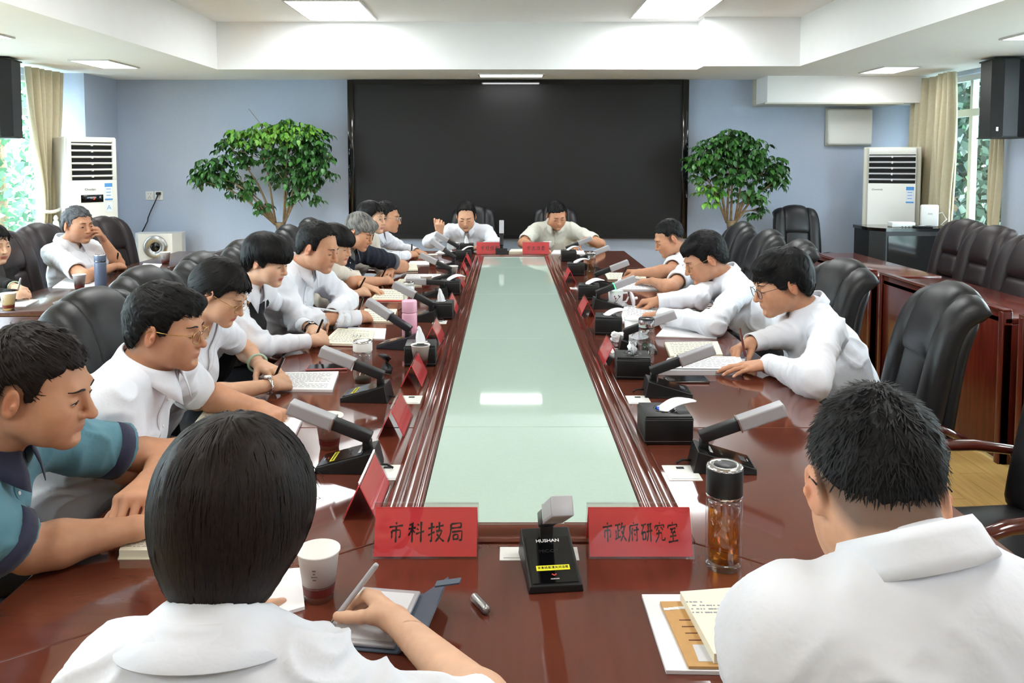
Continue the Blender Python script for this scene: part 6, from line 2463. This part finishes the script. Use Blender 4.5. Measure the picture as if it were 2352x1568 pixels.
# near left: papers, tablet, pen cap
sheet('document', 'white papers with black clip in front of woman seen from behind', 'paper', [(560, 1440), (700, 1400), (690, 1310), (580, 1320)], 0.006, 'paper', lines=0)
p = on_plane(872, 1426, TBL)
t = thing('tablet', 'grey e-reader tablet with slate folding cover beside the writing hand', 'tablet', (p.x, p.y, TBL + 0.0006), R(-8))
m = MB()
m.box((-0.07, -0.085, 0.004), (0.052, 0.085, 0.012), bev=0.003)
m.build('case', 'silver', t)
m = MB()
m.box((-0.062, -0.075, 0.0118), (0.044, 0.072, 0.0126))
m.build('screen', 'paper_grey', t)
m = MB()
m.box((-0.075, -0.09, 0.0), (0.058, 0.09, 0.0038), bev=0.001, seg=1)
m.box((0.0, -0.09, 0.0), (0.058, 0.09, 0.0030), M=Matrix.Translation((0.058, 0, 0.001)) @ Matrix.Rotation(R(-38), 4, 'Y'))
m.build('folding_cover', 'slate_cover', t)
m = MB()
m.box((0.10, 0.03, 0.030), (0.145, 0.048, 0.033), M=Matrix.Rotation(R(-12), 4, 'Y'))
m.build('pen_loop', 'slate_cover', t)
p = on_plane(1103, 1396, TBL)
t = thing('pen_cover', 'silver pen cap lying alone on the near end of the table', 'pen cap', (p.x, p.y, TBL + 0.0082), R(118))
Mx = Matrix.Rotation(math.pi / 2, 4, 'Y')
m = MB()
m.lathe([(0.0, -0.026), (0.0068, -0.026), (0.0078, -0.022), (0.0078, 0.024), (0.0072, 0.026), (0.005, 0.026), (0.005, 0.02), (0.0, 0.02)], 18, M=Mx)
m.build('barrel', 'brushed', t)
m = MB()
m.box((-0.02, -0.0015, 0.0075), (0.018, 0.0015, 0.0095))
m.build('clip', 'chrome', t)


def phone(label, px, py, rz, case='gloss_black'):
    p = on_plane(px, py, TBL)
    t = thing('smartphone', label, 'phone', (p.x, p.y, TBL + 0.0004), R(rz))
    m = MB()
    m.box((-0.078, -0.037, 0), (0.078, 0.037, 0.0085), bev=0.004, seg=3)
    m.build('body', case, t)
    m = MB()
    m.box((-0.073, -0.034, 0.0083), (0.073, 0.034, 0.0089))
    m.build('screen', 'gloss_black', t)
    m = MB()
    m.box((-0.074, -0.0375, 0.003), (0.074, -0.036, 0.0055))
    m.build('metal_edge', 'chrome', t)


phone('black smartphone lying before the nearest man on the right', 1576, 874, 0)
phone('smartphone in a pink case beside woman in white blazer', 752, 846, 6, 'pink_paper')
t = thing('phone_holder', 'small grey curved stand behind the left microphone', 'stand', on_plane(886, 860, TBL) + Vector((0, 0, 0.0004)), R(60))
m = MB()
m.tube([(0.0, 0, 0.004), (0.012, 0, 0.03), (0.004, 0, 0.062), (-0.012, 0, 0.075)], 0.026, 12, flat=0.25)
m.build('shell', 'dark_plastic', t)
p = on_plane(1432, 795, TBL)
t = thing('crumpled_tissue', 'crumpled white tissue beside nearest right name plate', 'tissue', (p.x - 0.02, p.y + 0.08, TBL + 0.02))
V, Q = None, None
F_ = Field()
for k in range(7):
    F_.ell(RNG.uniform(-0.02, 0.02, 3), RNG.uniform(0.010, 0.022, 3), None, 0.008)
F_.cut(lambda x, y, z: -0.019 - z, 'i', 0.004)
V, Q = F_.mesh(0.003)
np_mesh('wad', V + normals_of(V, Q) * (0.003 * vnoise(V * 160))[:, None], Q, 'tissue', t)
# left desk papers
sheet('document', 'white papers before the woman in black', 'paper', [(-30, 706), (60, 704), (90, 690), (-20, 690)], 0.006, 'paper', z=DZ)
sheet('document', 'white papers under the grey thermos', 'paper', [(120, 662), (216, 664), (222, 640), (150, 640)], 0.006, 'paper', z=DZ)
sheet('document', 'white papers at the far end of the left desk', 'paper', [(322, 616), (366, 617), (372, 608), (330, 606)], 0.006, 'paper', z=DZ)


# ================================================================== people round the table
def hp(px, py, dz=0.032, z=ZT):
    return np.array(on_plane(px, py, z + dz))


def ear(px, py, y, side=-1, dl=0.078):
    """centre of a head whose near ear shows at the pixel; the head stands at distance y"""
    p = at_depth(px, py, y - dl)
    return np.array((p.x, y, p.z))


def ctr(px, py, y):
    return np.array(at_depth(px, py, y))


def arm(wr, to, pose='rest', roll=0, elbow=None, n=(0, 0, 1), **k):
    d = dict(wrist=np.array(wr, float), dir=np.array(to, float) - np.array(wr, float), pose=pose, roll=roll, n=np.array(n, float))
    if elbow is not None:
        d['elbow'] = np.array(elbow, float)
    d.update(k)
    return d


def pen(P, k, label, matname='matte_black', L=0.138, tipm='chrome', zt=ZT):
    """pen gripped by hand k of person P"""
    h = P['hands'][k]
    g = (h['index_tip'] + h['thumb_tip']) / 2
    ax = unit(h['index_knuckle'] + h['n'] * 0.016 + h['t'] * 0.012 - g)
    if ax[2] < 0.25:
        ax = unit(ax + np.array([0, 0, 0.5]))
    tip = g - ax * 0.032
    if tip[2] < zt + 0.004:
        g = g + np.array([0, 0, zt + 0.004 - tip[2]])
        tip = g - ax * 0.032
    t = thing('pen', label, 'pen', Vector(tip))
    up_ = Vector(ax)
    sd = up_.cross(Vector((0, 0, 1)))
    if sd.length < 0.05:
        sd = Vector((1, 0, 0))
    M = frame((0, 0, 0), sd.normalized(), sd.normalized().cross(up_) * -1)
    M = Matrix.Translation((0, 0, 0)) @ up_.to_track_quat('Z', 'Y').to_matrix().to_4x4()
    r = 0.0048
    m = MB()
    m.lathe([(0.0006, 0.0), (0.0022, 0.012), (0.0042, 0.024)], 12, M=M)
    m.build('tip', tipm, t)
    m = MB()
    m.lathe([(0.0042, 0.024), (r, 0.034), (r, L - 0.004), (r * 0.8, L), (0, L)], 14, M=M)
    m.build('barrel', matname, t)
    m = MB()
    m.box((r - 0.0005, -0.0012, L - 0.045), (r + 0.0022, 0.0012, L - 0.008), M=M)
    m.build('clip', tipm, t)
    return t


def wristband(P, k, name, kind, back=0.012):
    a = P['arms'][k]
    d = unit(a['_wr'] - a['_el'])
    c = a['_wr'] - d * back - P['off']
    n = unit(a['n'] - np.dot(a['n'], d) * d)
    s = np.cross(d, n)
    ra, rb = (0.031, 0.027) if kind != 'bangle' else (0.034, 0.032)
    ring = [Vector(c + s * ra * math.cos(x) + n * rb * math.sin(x)) for x in np.linspace(0, 2 * math.pi, 28, endpoint=False)]
    e = thing_part(name, P['root'])
    m = MB()
    if kind == 'bangle':
        m.tube(ring, 0.0045, 10, closed=True)
        m.build('ring', 'jade', e)
        return
    m.tube(ring, 0.0055, 8, closed=True, flat=0.6)
    m.build('strap', 'chrome' if kind == 'steel' else 'matte_black', e)
    M = frame(Vector(c + n * rb), Vector(d), Vector(s))
    if (M.to_3x3() @ Vector((0, 0, 1))).dot(Vector(n)) < 0:
        M = M @ Matrix.Diagonal((1, 1, -1, 1))
    m = MB()
    m.lathe([(0.0, 0.0), (0.014, 0.0), (0.015, 0.004), (0.012, 0.006), (0.0, 0.006)], 20, M=M)
    m.build('case', 'chrome', e)
    m = MB()
    m.lathe([(0.0, 0.0062), (0.0115, 0.0062)], 20, M=M)
    m.build('dial', 'cup_white' if kind == 'steel' else 'gloss_black', e)


UP = (0, 0, 1)
# ---- left side, nearest first
L1 = person('man in teal polo with navy collar leaning on crossed forearms', ear(33, 916, 1.53), 6, 14, roll=4, hip=(-1.28, 1.50, 0.56), skin='tan', hair='short', hair_col=(27, 18, 16),
            shirt='teal', sleeve='short', collar='polo', collar_mat='navyhem', hem='navyhem', near=True, fat=1.1, geo=dict(wide=1.04, jaw=1.1, scale=0.95, nose=1.1), eyes='half',
            arms={'r': arm(hp(300, 1215, 0.045), hp(380, 1195, 0.04), 'rest', 0, hp(70, 1262, 0.05)),
                  'l': arm(hp(352, 1098, 0.085), hp(285, 1165, 0.075), 'curl', 0, hp(392, 1050, 0.055), sl=0.58)})
L2 = person('man in white short-sleeved shirt with thin gold glasses, one arm reaching out', ear(356, 768, 2.08), -2, 8, hip=(-1.28, 2.10, 0.56), skin='tan', hair='swept', hair_col=(13, 11, 11),
            sleeve='short', near=True, geo=dict(wide=1.02, scale=0.89, jaw=1.05), eyes='down', glasses='gold', fat=1.06, neck_back=0.015,
            arms={'r': arm(hp(440, 1020, 0.045), hp(510, 1000, 0.04), 'rest', 0, hp(290, 1068, 0.055)),
                  'l': arm(hp(590, 936, 0.04), hp(655, 958, 0.03), 'fist', 0, hp(455, 905, 0.06))})
L3 = person('woman in white blazer with round glasses and dark hair tied back, writing', ear(490, 682, 2.63), -8, 30, hip=(-1.30, 2.62, 0.56), female=True, skin='fair', hair='updo', sleeve='short',
            collar='lapel', inner='black', near=True, geo=dict(wide=0.98, scale=0.82), eyes='down', glasses='gold', lips=(186, 88, 86),
            arms={'r': arm(hp(622, 884, 0.040), hp(680, 868, 0.03), 'pen', 38, hp(455, 915, 0.05), sl=0.62),
                  'l': arm(hp(596, 838, 0.045), hp(640, 856, 0.035), 'rest', 0, hp(560, 800, 0.055), sl=0.62)})
L4 = person('woman with black bowl haircut in white blouse and black vest, writing', ear(602, 604, 3.32), -14, 16, hip=(-1.36, 3.32, 0.56), female=True, skin='pale', hair='bowl', hair_col=(11, 10, 11),
            sleeve='long', collar='big', vest=True, near=True, eyes='down', lips=(170, 50, 60), geo=dict(wide=1.02, scale=0.83),
            arms={'r': arm(hp(716, 783, 0.040), hp(772, 772, 0.03), 'pen', 38, hp(598, 795, 0.05), cuff=0.82),
                  'l': arm(hp(718, 756, 0.045), hp(745, 775, 0.04), 'rest', 0, hp(640, 722, 0.06), cuff=0.80)})
L5 = person('man in white long-sleeved shirt with receding dark hair, leaning over papers', ear(724, 572, 3.88), -16, 18, hip=(-1.32, 3.88, 0.56), skin='tan', hair='receding', near=True, eyes='down', fat=1.1,
            geo=dict(wide=1.04, scale=0.95, jaw=1.08),
            arms={'r': arm(hp(822, 730, 0.040), hp(868, 718, 0.03), 'pen', 30, hp(690, 738, 0.055)),
                  'l': arm(hp(760, 724, 0.055), hp(735, 738, 0.05), 'rest', 0, hp(796, 690, 0.06))})
L6 = person('woman in cream top with straight fringe, mostly hidden behind man in white', ctr(772, 563, 4.44), -18, 14, hip=(-1.36, 4.44, 0.56), female=True, skin='fair', hair='bowl', sleeve='long', shirt='cream', collar='none',
            eyes='down', geo=dict(scale=0.86), arms={'r': arm(hp(828, 672, 0.040), hp(868, 662, 0.03), 'pen', 38, hp(742, 688, 0.05), cuff=0.55),
                               'l': arm(hp(836, 658, 0.045), hp(866, 664, 0.035), 'rest', 0, hp(812, 640, 0.06), cuff=0.5)})
L7 = person('grey-haired man in navy polo shirt, writing', ear(822, 535, 5.02), -20, 26, roll=-4, hip=(-1.34, 5.02, 0.56), skin='tan', hair='full', hair_col=(44, 46, 50), tips=(160, 156, 148), shirt='navy', sleeve='short', collar='polo',
            collar_mat='greyknit', hem='greyknit', eyes='down', fat=1.08, geo=dict(wide=1.02, scale=0.89),
            arms={'r': arm(hp(884, 645, 0.042), hp(916, 636, 0.03), 'pen', 34, hp(800, 652, 0.055)),
                  'l': arm(hp(895, 622, 0.05), hp(880, 636, 0.045), 'rest', 0, hp(925, 612, 0.06))})
L8 = person('woman with long dark hair beyond the grey-haired man', ctr(856, 500, 5.60), -24, 6, hip=(-1.40, 5.60, 0.56), female=True, skin='pale', hair='long', hair_col=(16, 13, 14), sleeve='long', shirt='cream', collar='none', eyes='open', geo=dict(scale=0.9),
            arms={'r': arm(hp(878, 606, 0.05), hp(905, 618, 0.035), 'rest', 0, hp(830, 606, 0.06), cuff=0.45)})
L9 = person('man with glasses in white shirt at the far left corner of table', ear(886, 500, 6.22), -10, 8, hip=(-1.36, 6.22, 0.56), skin='tan', hair='crew', eyes='half', glasses='silver', geo=dict(scale=0.97),
            arms={'r': arm(hp(936, 586, 0.05), hp(972, 578, 0.06), 'pen', 20, hp(864, 598, 0.06)),
                  'l': arm(hp(956, 578, 0.05), hp(975, 582, 0.045), 'rest', 0, hp(915, 570, 0.06))})
# ---- far end
F1 = person('man in white shirt at far end, one hand raised', ctr(1071, 497, 7.36), -92, 22, hip=(-0.36, 7.68, 0.56), skin='mid', hair='receding', eyes='down', geo=dict(wide=1.0, scale=1.02),
            arms={'r': arm((-0.60, 7.13, 0.90), (-0.595, 7.08, 1.0), 'fist', 0, (-0.70, 7.20, 0.82), n=(0, -1, 0.2)),
                  'l': arm((-0.24, 7.02, 0.79), (-0.36, 6.97, 0.78), 'rest', 0, (-0.10, 7.18, 0.80))})
F2 = person('man in pale grey polo at far end, head turned down aside', ctr(1278, 494, 7.36), -74, 26, roll=4, hip=(0.46, 7.68, 0.56), skin='tan', hair='crew', hair_col=(10, 9, 10), shirt='pale', sleeve='short', collar='polo', eyes='down', fat=1.14,
            body_yaw=-88, geo=dict(wide=1.02, scale=1.02, fringe=-0.006),
            arms={'r': arm((0.24, 7.05, 0.79), (0.33, 6.98, 0.78), 'rest', 0, (0.14, 7.26, 0.80)),
                  'l': arm((0.70, 7.10, 0.85), (0.59, 7.04, 0.80), 'curl', 0, (0.84, 7.22, 0.80))})
# ---- right side, nearest first
R1 = person('man in white shirt with glasses on the right, nearest, pen over report', ear(1808, 656, 3.36), 182, 18, hip=(1.42, 3.36, 0.56), skin='tan', hair='full', hair_col=(11, 10, 11), near=True, eyes='down', glasses='black', fat=1.12,
            geo=dict(wide=1.02, scale=1.10),
            arms={'r': arm(hp(1728, 786, 0.06), hp(1672, 808, 0.035), 'pen', 24, hp(1808, 768, 0.07)),
                  'l': arm(hp(1768, 836, 0.042), hp(1700, 842, 0.035), 'flat', 0, hp(1866, 872, 0.055))})
R2 = person('man in white shirt with glasses on the right, second, reading papers', ear(1624, 597, 4.42), 184, 26, hip=(1.42, 4.44, 0.56), skin='tan', hair='swept', hair_col=(13, 12, 13), near=True, eyes='down', glasses='gold', fat=1.06,
            geo=dict(wide=1.0, scale=1.10),
            arms={'r': arm(hp(1516, 690, 0.055), hp(1466, 692, 0.035), 'curl', 0, hp(1600, 684, 0.07)),
                  'l': arm(hp(1520, 724, 0.055), hp(1466, 724, 0.035), 'curl', 0, hp(1636, 745, 0.055))})
R3 = person('man in white short-sleeved shirt on the right, farthest, writing', ear(1541, 549, 5.52), 186, 26, hip=(1.42, 5.54, 0.56), skin='tan', hair='crew', hair_col=(16, 15, 15), sleeve='short', eyes='down',
            arms={'r': arm(hp(1472, 626, 0.06), hp(1442, 624, 0.05), 'pen', 20, hp(1540, 622, 0.07)),
                  'l': arm(hp(1500, 646, 0.045), hp(1470, 644, 0.035), 'rest', 0, hp(1540, 662, 0.055))})
# ---- near end, seen from behind
B1 = person('woman with dark bob haircut seen from behind in white blouse, writing', ctr(546, 1180, 0.985), 84, 16, hip=(-0.34, 0.80, 0.58), body_yaw=88, female=True, skin='pale', hair='bob', hair_col=(17, 11, 10), tips=(36, 24, 20), sleeve='short', collar='flat',
            near=True, eyes='down', geo=dict(scale=0.89), fat=0.78, neck_drop=0.066, neck_back=0.03, hero=True, shw=0.74, sh_drop=0.070,
            arms={'r': arm(hp(912, 1428, 0.05), hp(838, 1338, 0.035), 'pen', 42, (0.02, 0.97, 0.82), sl=0.9),
                  'l': arm(hp(500, 1400, 0.04), hp(560, 1330, 0.035), 'rest', 0, (-0.43, 1.06, 0.80), sl=0.9)})
B2 = person('man with glasses seen from behind in white shirt, head bowed', ctr(2010, 1120, 0.955), 82, 32, hip=(0.50, 0.72, 0.58), body_yaw=92, skin='mid', hair='crew', hair_col=(19, 18, 19), near=True, eyes='down', glasses='black', fat=1.0,
            geo=dict(wide=0.98, scale=0.93), neck_drop=0.028, neck_back=0.022, nb_shift=(0.016, 0, 0), hero=True, shw=0.90, sh_drop=0.088,
            arms={'r': arm((0.60, 1.26, 0.79), (0.52, 1.33, 0.785), 'rest', 0, (0.74, 1.06, 0.80)),
                  'l': arm((0.44, 1.24, 0.79), (0.50, 1.32, 0.785), 'rest', 0, (0.392, 1.07, 0.81))})
# ---- left side desk
S1 = person('man in white short sleeves at left desk touching his face', ear(166, 519, 5.62), -26, 4, hip=(-3.02, 5.66, 0.56), skin='tan', hair='short', hair_col=(48, 50, 54), tips=(112, 112, 114), sleeve='short', eyes='half', fat=1.1, body_yaw=-10,
            geo=dict(wide=1.03, scale=1.05),
            arms={'r': arm(hp(262, 612, 0.045, DZ), hp(290, 608, 0.04, DZ), 'pen', 20, hp(196, 636, 0.05, DZ)),
                  'l': arm(at_depth(236, 548, 5.72), at_depth(226, 528, 5.64), 'curl', 0, at_depth(272, 606, 5.82), n=(0.5, 0.4, 0.2))})
S2 = person('woman in black at left desk, cut off by the picture edge', ctr(-16, 562, 4.98), -18, 6, hip=(-3.20, 5.0, 0.56), female=True, skin='pale', hair='long', hair_col=(14, 12, 13), shirt='black', sleeve='long', collar='none', eyes='half', lips=(180, 80, 80),
            arms={'r': arm(hp(40, 678, 0.045, DZ), hp(80, 668, 0.04, DZ), 'pen', 24, hp(-60, 672, 0.055, DZ), cuff=0.85),
                  'l': arm(hp(36, 660, 0.05, DZ), hp(62, 668, 0.045, DZ), 'rest', 0, hp(-20, 640, 0.06, DZ), cuff=0.8)})

pen(L3, 'r', 'black pen in the hand of woman in white blazer')
pen(L4, 'r', 'black pen in the hand of woman with bowl haircut')
pen(L5, 'r', 'black pen in the hand of man in white long sleeves on the left')
pen(L6, 'r', 'dark pen in the hand of woman in cream top')
pen(L7, 'r', 'black pen in the hand of grey-haired man')
pen(L9, 'r', 'black pen in the hand of man at far left corner')
pen(R1, 'r', 'brown and black pen in the hand of nearest man on right', 'cup_brown')
pen(R3, 'r', 'black pen in the hand of farthest man on the right')
pen(B1, 'r', 'silver grey pen in the hand of woman seen from behind', 'silver')
pen(S1, 'r', 'black pen in the hand of man touching his face', zt=DZ)
pen(S2, 'r', 'silver pen in the hand of woman in black', 'silver', zt=DZ)
wristband(L3, 'r', 'wristwatch', 'steel')
wristband(L3, 'l', 'bangle', 'bangle', 0.03)
wristband(L4, 'l', 'wristwatch', 'dark')
wristband(S2, 'l', 'bangle', 'bangle', 0.02)


# ================================================================== potted trees
def leaf_mesh(name, L, w, matname):
    vs, fs = [], []
    n = 5
    for i in range(n):
        t = i / (n - 1)
        ww = w * math.sin(math.pi * min(1, 0.08 + t * 0.92) ** 0.75) * (1 - 0.15 * t)
        dz = -0.22 * L * t * t
        x = L * t
        vs += [(x, -ww, dz + 0.25 * ww), (x, 0, dz), (x, ww, dz + 0.25 * ww)]
    for i in range(n - 1):
        a = i * 3
        fs += [(a, a + 3, a + 4, a + 1), (a + 1, a + 4, a + 5, a + 2)]
    me = bpy.data.meshes.new(name)
    me.from_pydata(vs, [], fs)
    me.materials.append(MATS[matname])
    me.polygons.foreach_set('use_smooth', [True] * len(fs))
    me.update()
    return me


LEAVES = [leaf_mesh('leaf', 0.066, 0.022, m_) for m_ in ('leaf_dark', 'leaf_mid', 'leaf_light')]


def potted_tree(label, x, y, lobes, trunk_top, seed):
    """lobes: (dx, dy, z, rx, rz, light) foliage masses"""
    rg = np.random.default_rng(seed)
    t = thing('potted_tree', label, 'potted plant', (x, y, 0))
    m = MB()
    m.lathe([(0.0, 0.0), (0.15, 0.0), (0.17, 0.02), (0.21, 0.36), (0.225, 0.37), (0.225, 0.40), (0.20, 0.40), (0.19, 0.34), (0.0, 0.33)], 28)
    m.build('pot', 'pot', t)
    m = MB()
    m.lathe([(0.0, 0.352), (0.195, 0.345)], 20)
    m.build('soil', 'soil', t)
    m = MB()
    m.tube([(0.01, 0, 0.33), (-0.01, 0.01, 0.6), (0.0, 0, trunk_top)], [0.05, 0.045, 0.05], 10)
    m.build('trunk', 'bark', t)
    pts, nrm, lit = [], [], []
    for (dx, dy, z, rx, rz, light, num) in lobes:
        m = MB()
        c = Vector((dx, dy, z))
        s = Vector((0.04 * np.sign(dx), 0, trunk_top - 0.02))
        mid = s.lerp(c, 0.5) + Vector((-0.05 * dx, 0, 0.04))
        m.tube([s, mid, c], [0.014, 0.009, 0.004], 6)
        for k in range(4):
            e = c + Vector(rg.normal(0, 1, 3)) * rx * 0.5
            m.tube([mid.lerp(c, 0.4), e], [0.004, 0.002], 5)
        m.build('branch', 'bark', t)
        for k in range(int(num * 3.4)):
            d = unit(rg.normal(0, 1, 3))
            r = rg.random() ** 0.4
            pts.append((dx + d[0] * rx * r, dy + d[1] * rx * 0.7 * r, z + d[2] * rz * r))
            nrm.append(d)
            lit.append(light)
    # compound sprays of leaflets
    leaves = []
    for p, d, lg in zip(pts, nrm, lit):
        out = math.atan2(d[1], d[0]) + rg.normal(0, 0.5)
        for k in range(5):
            a = out + (k - 2) * 0.75 + rg.normal(0, 0.25)
            base = Vector(p) + Vector((math.cos(out), math.sin(out), -0.35)) * 0.028 * (2 - abs(k - 2))
            tilt = rg.uniform(0.35, 1.15)
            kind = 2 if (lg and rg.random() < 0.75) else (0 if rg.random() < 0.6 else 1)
            leaves.append((base, a, tilt, rg.normal(0, 0.35), rg.uniform(0.65, 1.15), kind))
    leaves.sort(key=lambda q: q[0].y)
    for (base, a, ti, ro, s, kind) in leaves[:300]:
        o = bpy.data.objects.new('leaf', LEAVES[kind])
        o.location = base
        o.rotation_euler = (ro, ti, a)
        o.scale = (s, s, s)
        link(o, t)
    bmk = []
    vs, fs, fm = [], [], []
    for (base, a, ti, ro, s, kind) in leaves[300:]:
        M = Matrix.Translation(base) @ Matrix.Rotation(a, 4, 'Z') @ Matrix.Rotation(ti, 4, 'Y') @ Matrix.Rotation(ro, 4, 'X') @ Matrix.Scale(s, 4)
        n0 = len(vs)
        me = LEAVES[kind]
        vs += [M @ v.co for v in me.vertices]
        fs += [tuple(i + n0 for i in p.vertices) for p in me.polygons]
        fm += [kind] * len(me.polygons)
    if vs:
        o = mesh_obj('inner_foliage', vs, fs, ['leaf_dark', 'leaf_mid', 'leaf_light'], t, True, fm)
        o['kind'] = 'stuff'
    return t


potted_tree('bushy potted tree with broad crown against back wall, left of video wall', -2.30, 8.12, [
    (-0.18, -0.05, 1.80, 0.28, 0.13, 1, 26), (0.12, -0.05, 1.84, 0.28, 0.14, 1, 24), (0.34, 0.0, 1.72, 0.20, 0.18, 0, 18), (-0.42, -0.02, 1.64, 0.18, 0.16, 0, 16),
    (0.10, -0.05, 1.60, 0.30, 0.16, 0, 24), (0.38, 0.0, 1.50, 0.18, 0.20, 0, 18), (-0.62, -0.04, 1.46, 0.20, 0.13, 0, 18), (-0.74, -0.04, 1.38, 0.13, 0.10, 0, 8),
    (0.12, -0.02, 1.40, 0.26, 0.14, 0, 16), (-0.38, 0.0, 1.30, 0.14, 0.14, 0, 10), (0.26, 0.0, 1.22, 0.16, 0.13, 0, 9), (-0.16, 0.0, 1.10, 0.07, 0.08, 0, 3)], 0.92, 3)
potted_tree('bushy potted tree with round crown, right of video wall', 2.26, 8.12, [
    (-0.02, -0.04, 1.76, 0.22, 0.12, 0, 20), (-0.22, -0.04, 1.62, 0.20, 0.18, 0, 22), (0.16, -0.04, 1.62, 0.22, 0.18, 0, 24), (-0.34, 0.0, 1.50, 0.14, 0.16, 0, 12),
    (0.36, 0.0, 1.48, 0.18, 0.16, 0, 16), (0.0, -0.04, 1.46, 0.26, 0.18, 0, 26), (0.46, 0.0, 1.36, 0.10, 0.16, 0, 7), (-0.22, 0.0, 1.24, 0.15, 0.16, 1, 9), (0.18, 0.0, 1.22, 0.18, 0.12, 0, 9), (0.26, 0.0, 1.06, 0.07, 0.10, 0, 3)], 0.94, 5)


# ================================================================== greenery outside the windows
def hedge(name, label, x0, x1, y0, y1, z0, z1, num, seed, lm='leaf_out'):
    rg = np.random.default_rng(seed)
    t = thing(name, label, 'foliage', ((x0 + x1) / 2, (y0 + y1) / 2, 0))
    t['kind'] = 'stuff'
    P = np.stack([rg.uniform(x0, x1, num), rg.uniform(y0, y1, num), rg.uniform(z0, z1, num)], 1)
    P -= np.array([(x0 + x1) / 2, (y0 + y1) / 2, 0])
    d = rg.normal(0, 1, (num, 3))
    d /= np.linalg.norm(d, axis=1, keepdims=True)
    e = np.cross(d, rg.normal(0, 1, (num, 3)))
    e /= np.linalg.norm(e, axis=1, keepdims=True) + 1e-9
    L = rg.uniform(0.10, 0.20, num)[:, None]
    nn = np.cross(d, e)
    V = np.stack([P, P + d * L * 0.45 + e * L * 0.32 + nn * L * 0.06, P + d * L, P + d * L * 0.45 - e * L * 0.32 + nn * L * 0.06], 1).reshape(-1, 3)
    Q = np.arange(num * 4).reshape(-1, 4)
    o = np_mesh('leaves', V, Q, lm, t)
    o['kind'] = 'stuff'
    m = MB()
    for k in range(6):
        yy = (y1 - y0) * (k + 0.5) / 6 - (y1 - y0) / 2
        m.tube([(0, yy, 0), (0.1 * math.sin(k), yy + 0.1, z1 * 0.6), (0.2, yy + 0.3 * math.sin(k * 2), z1)], [0.09, 0.07, 0.03], 6)
    m.build('trunks', 'bark', t)


hedge('hedge_trees', 'leafy green trees outside the right windows', 6.0, 8.5, 1.0, 17.0, 0.0, 5.0, 16000, 11)
hedge('hedge_trees', 'sunlit green trees outside the left windows', -9.5, -6.8, 1.0, 17.0, 0.0, 4.4, 13000, 12)  # foliage thickened to hold back sky light at the left windows
hedge('hedge_trees', 'dense dark green tree close outside the far right window', 5.4, 7.6, 9.2, 15.0, 0.0, 4.6, 15000, 13, 'leaf_out_dark')
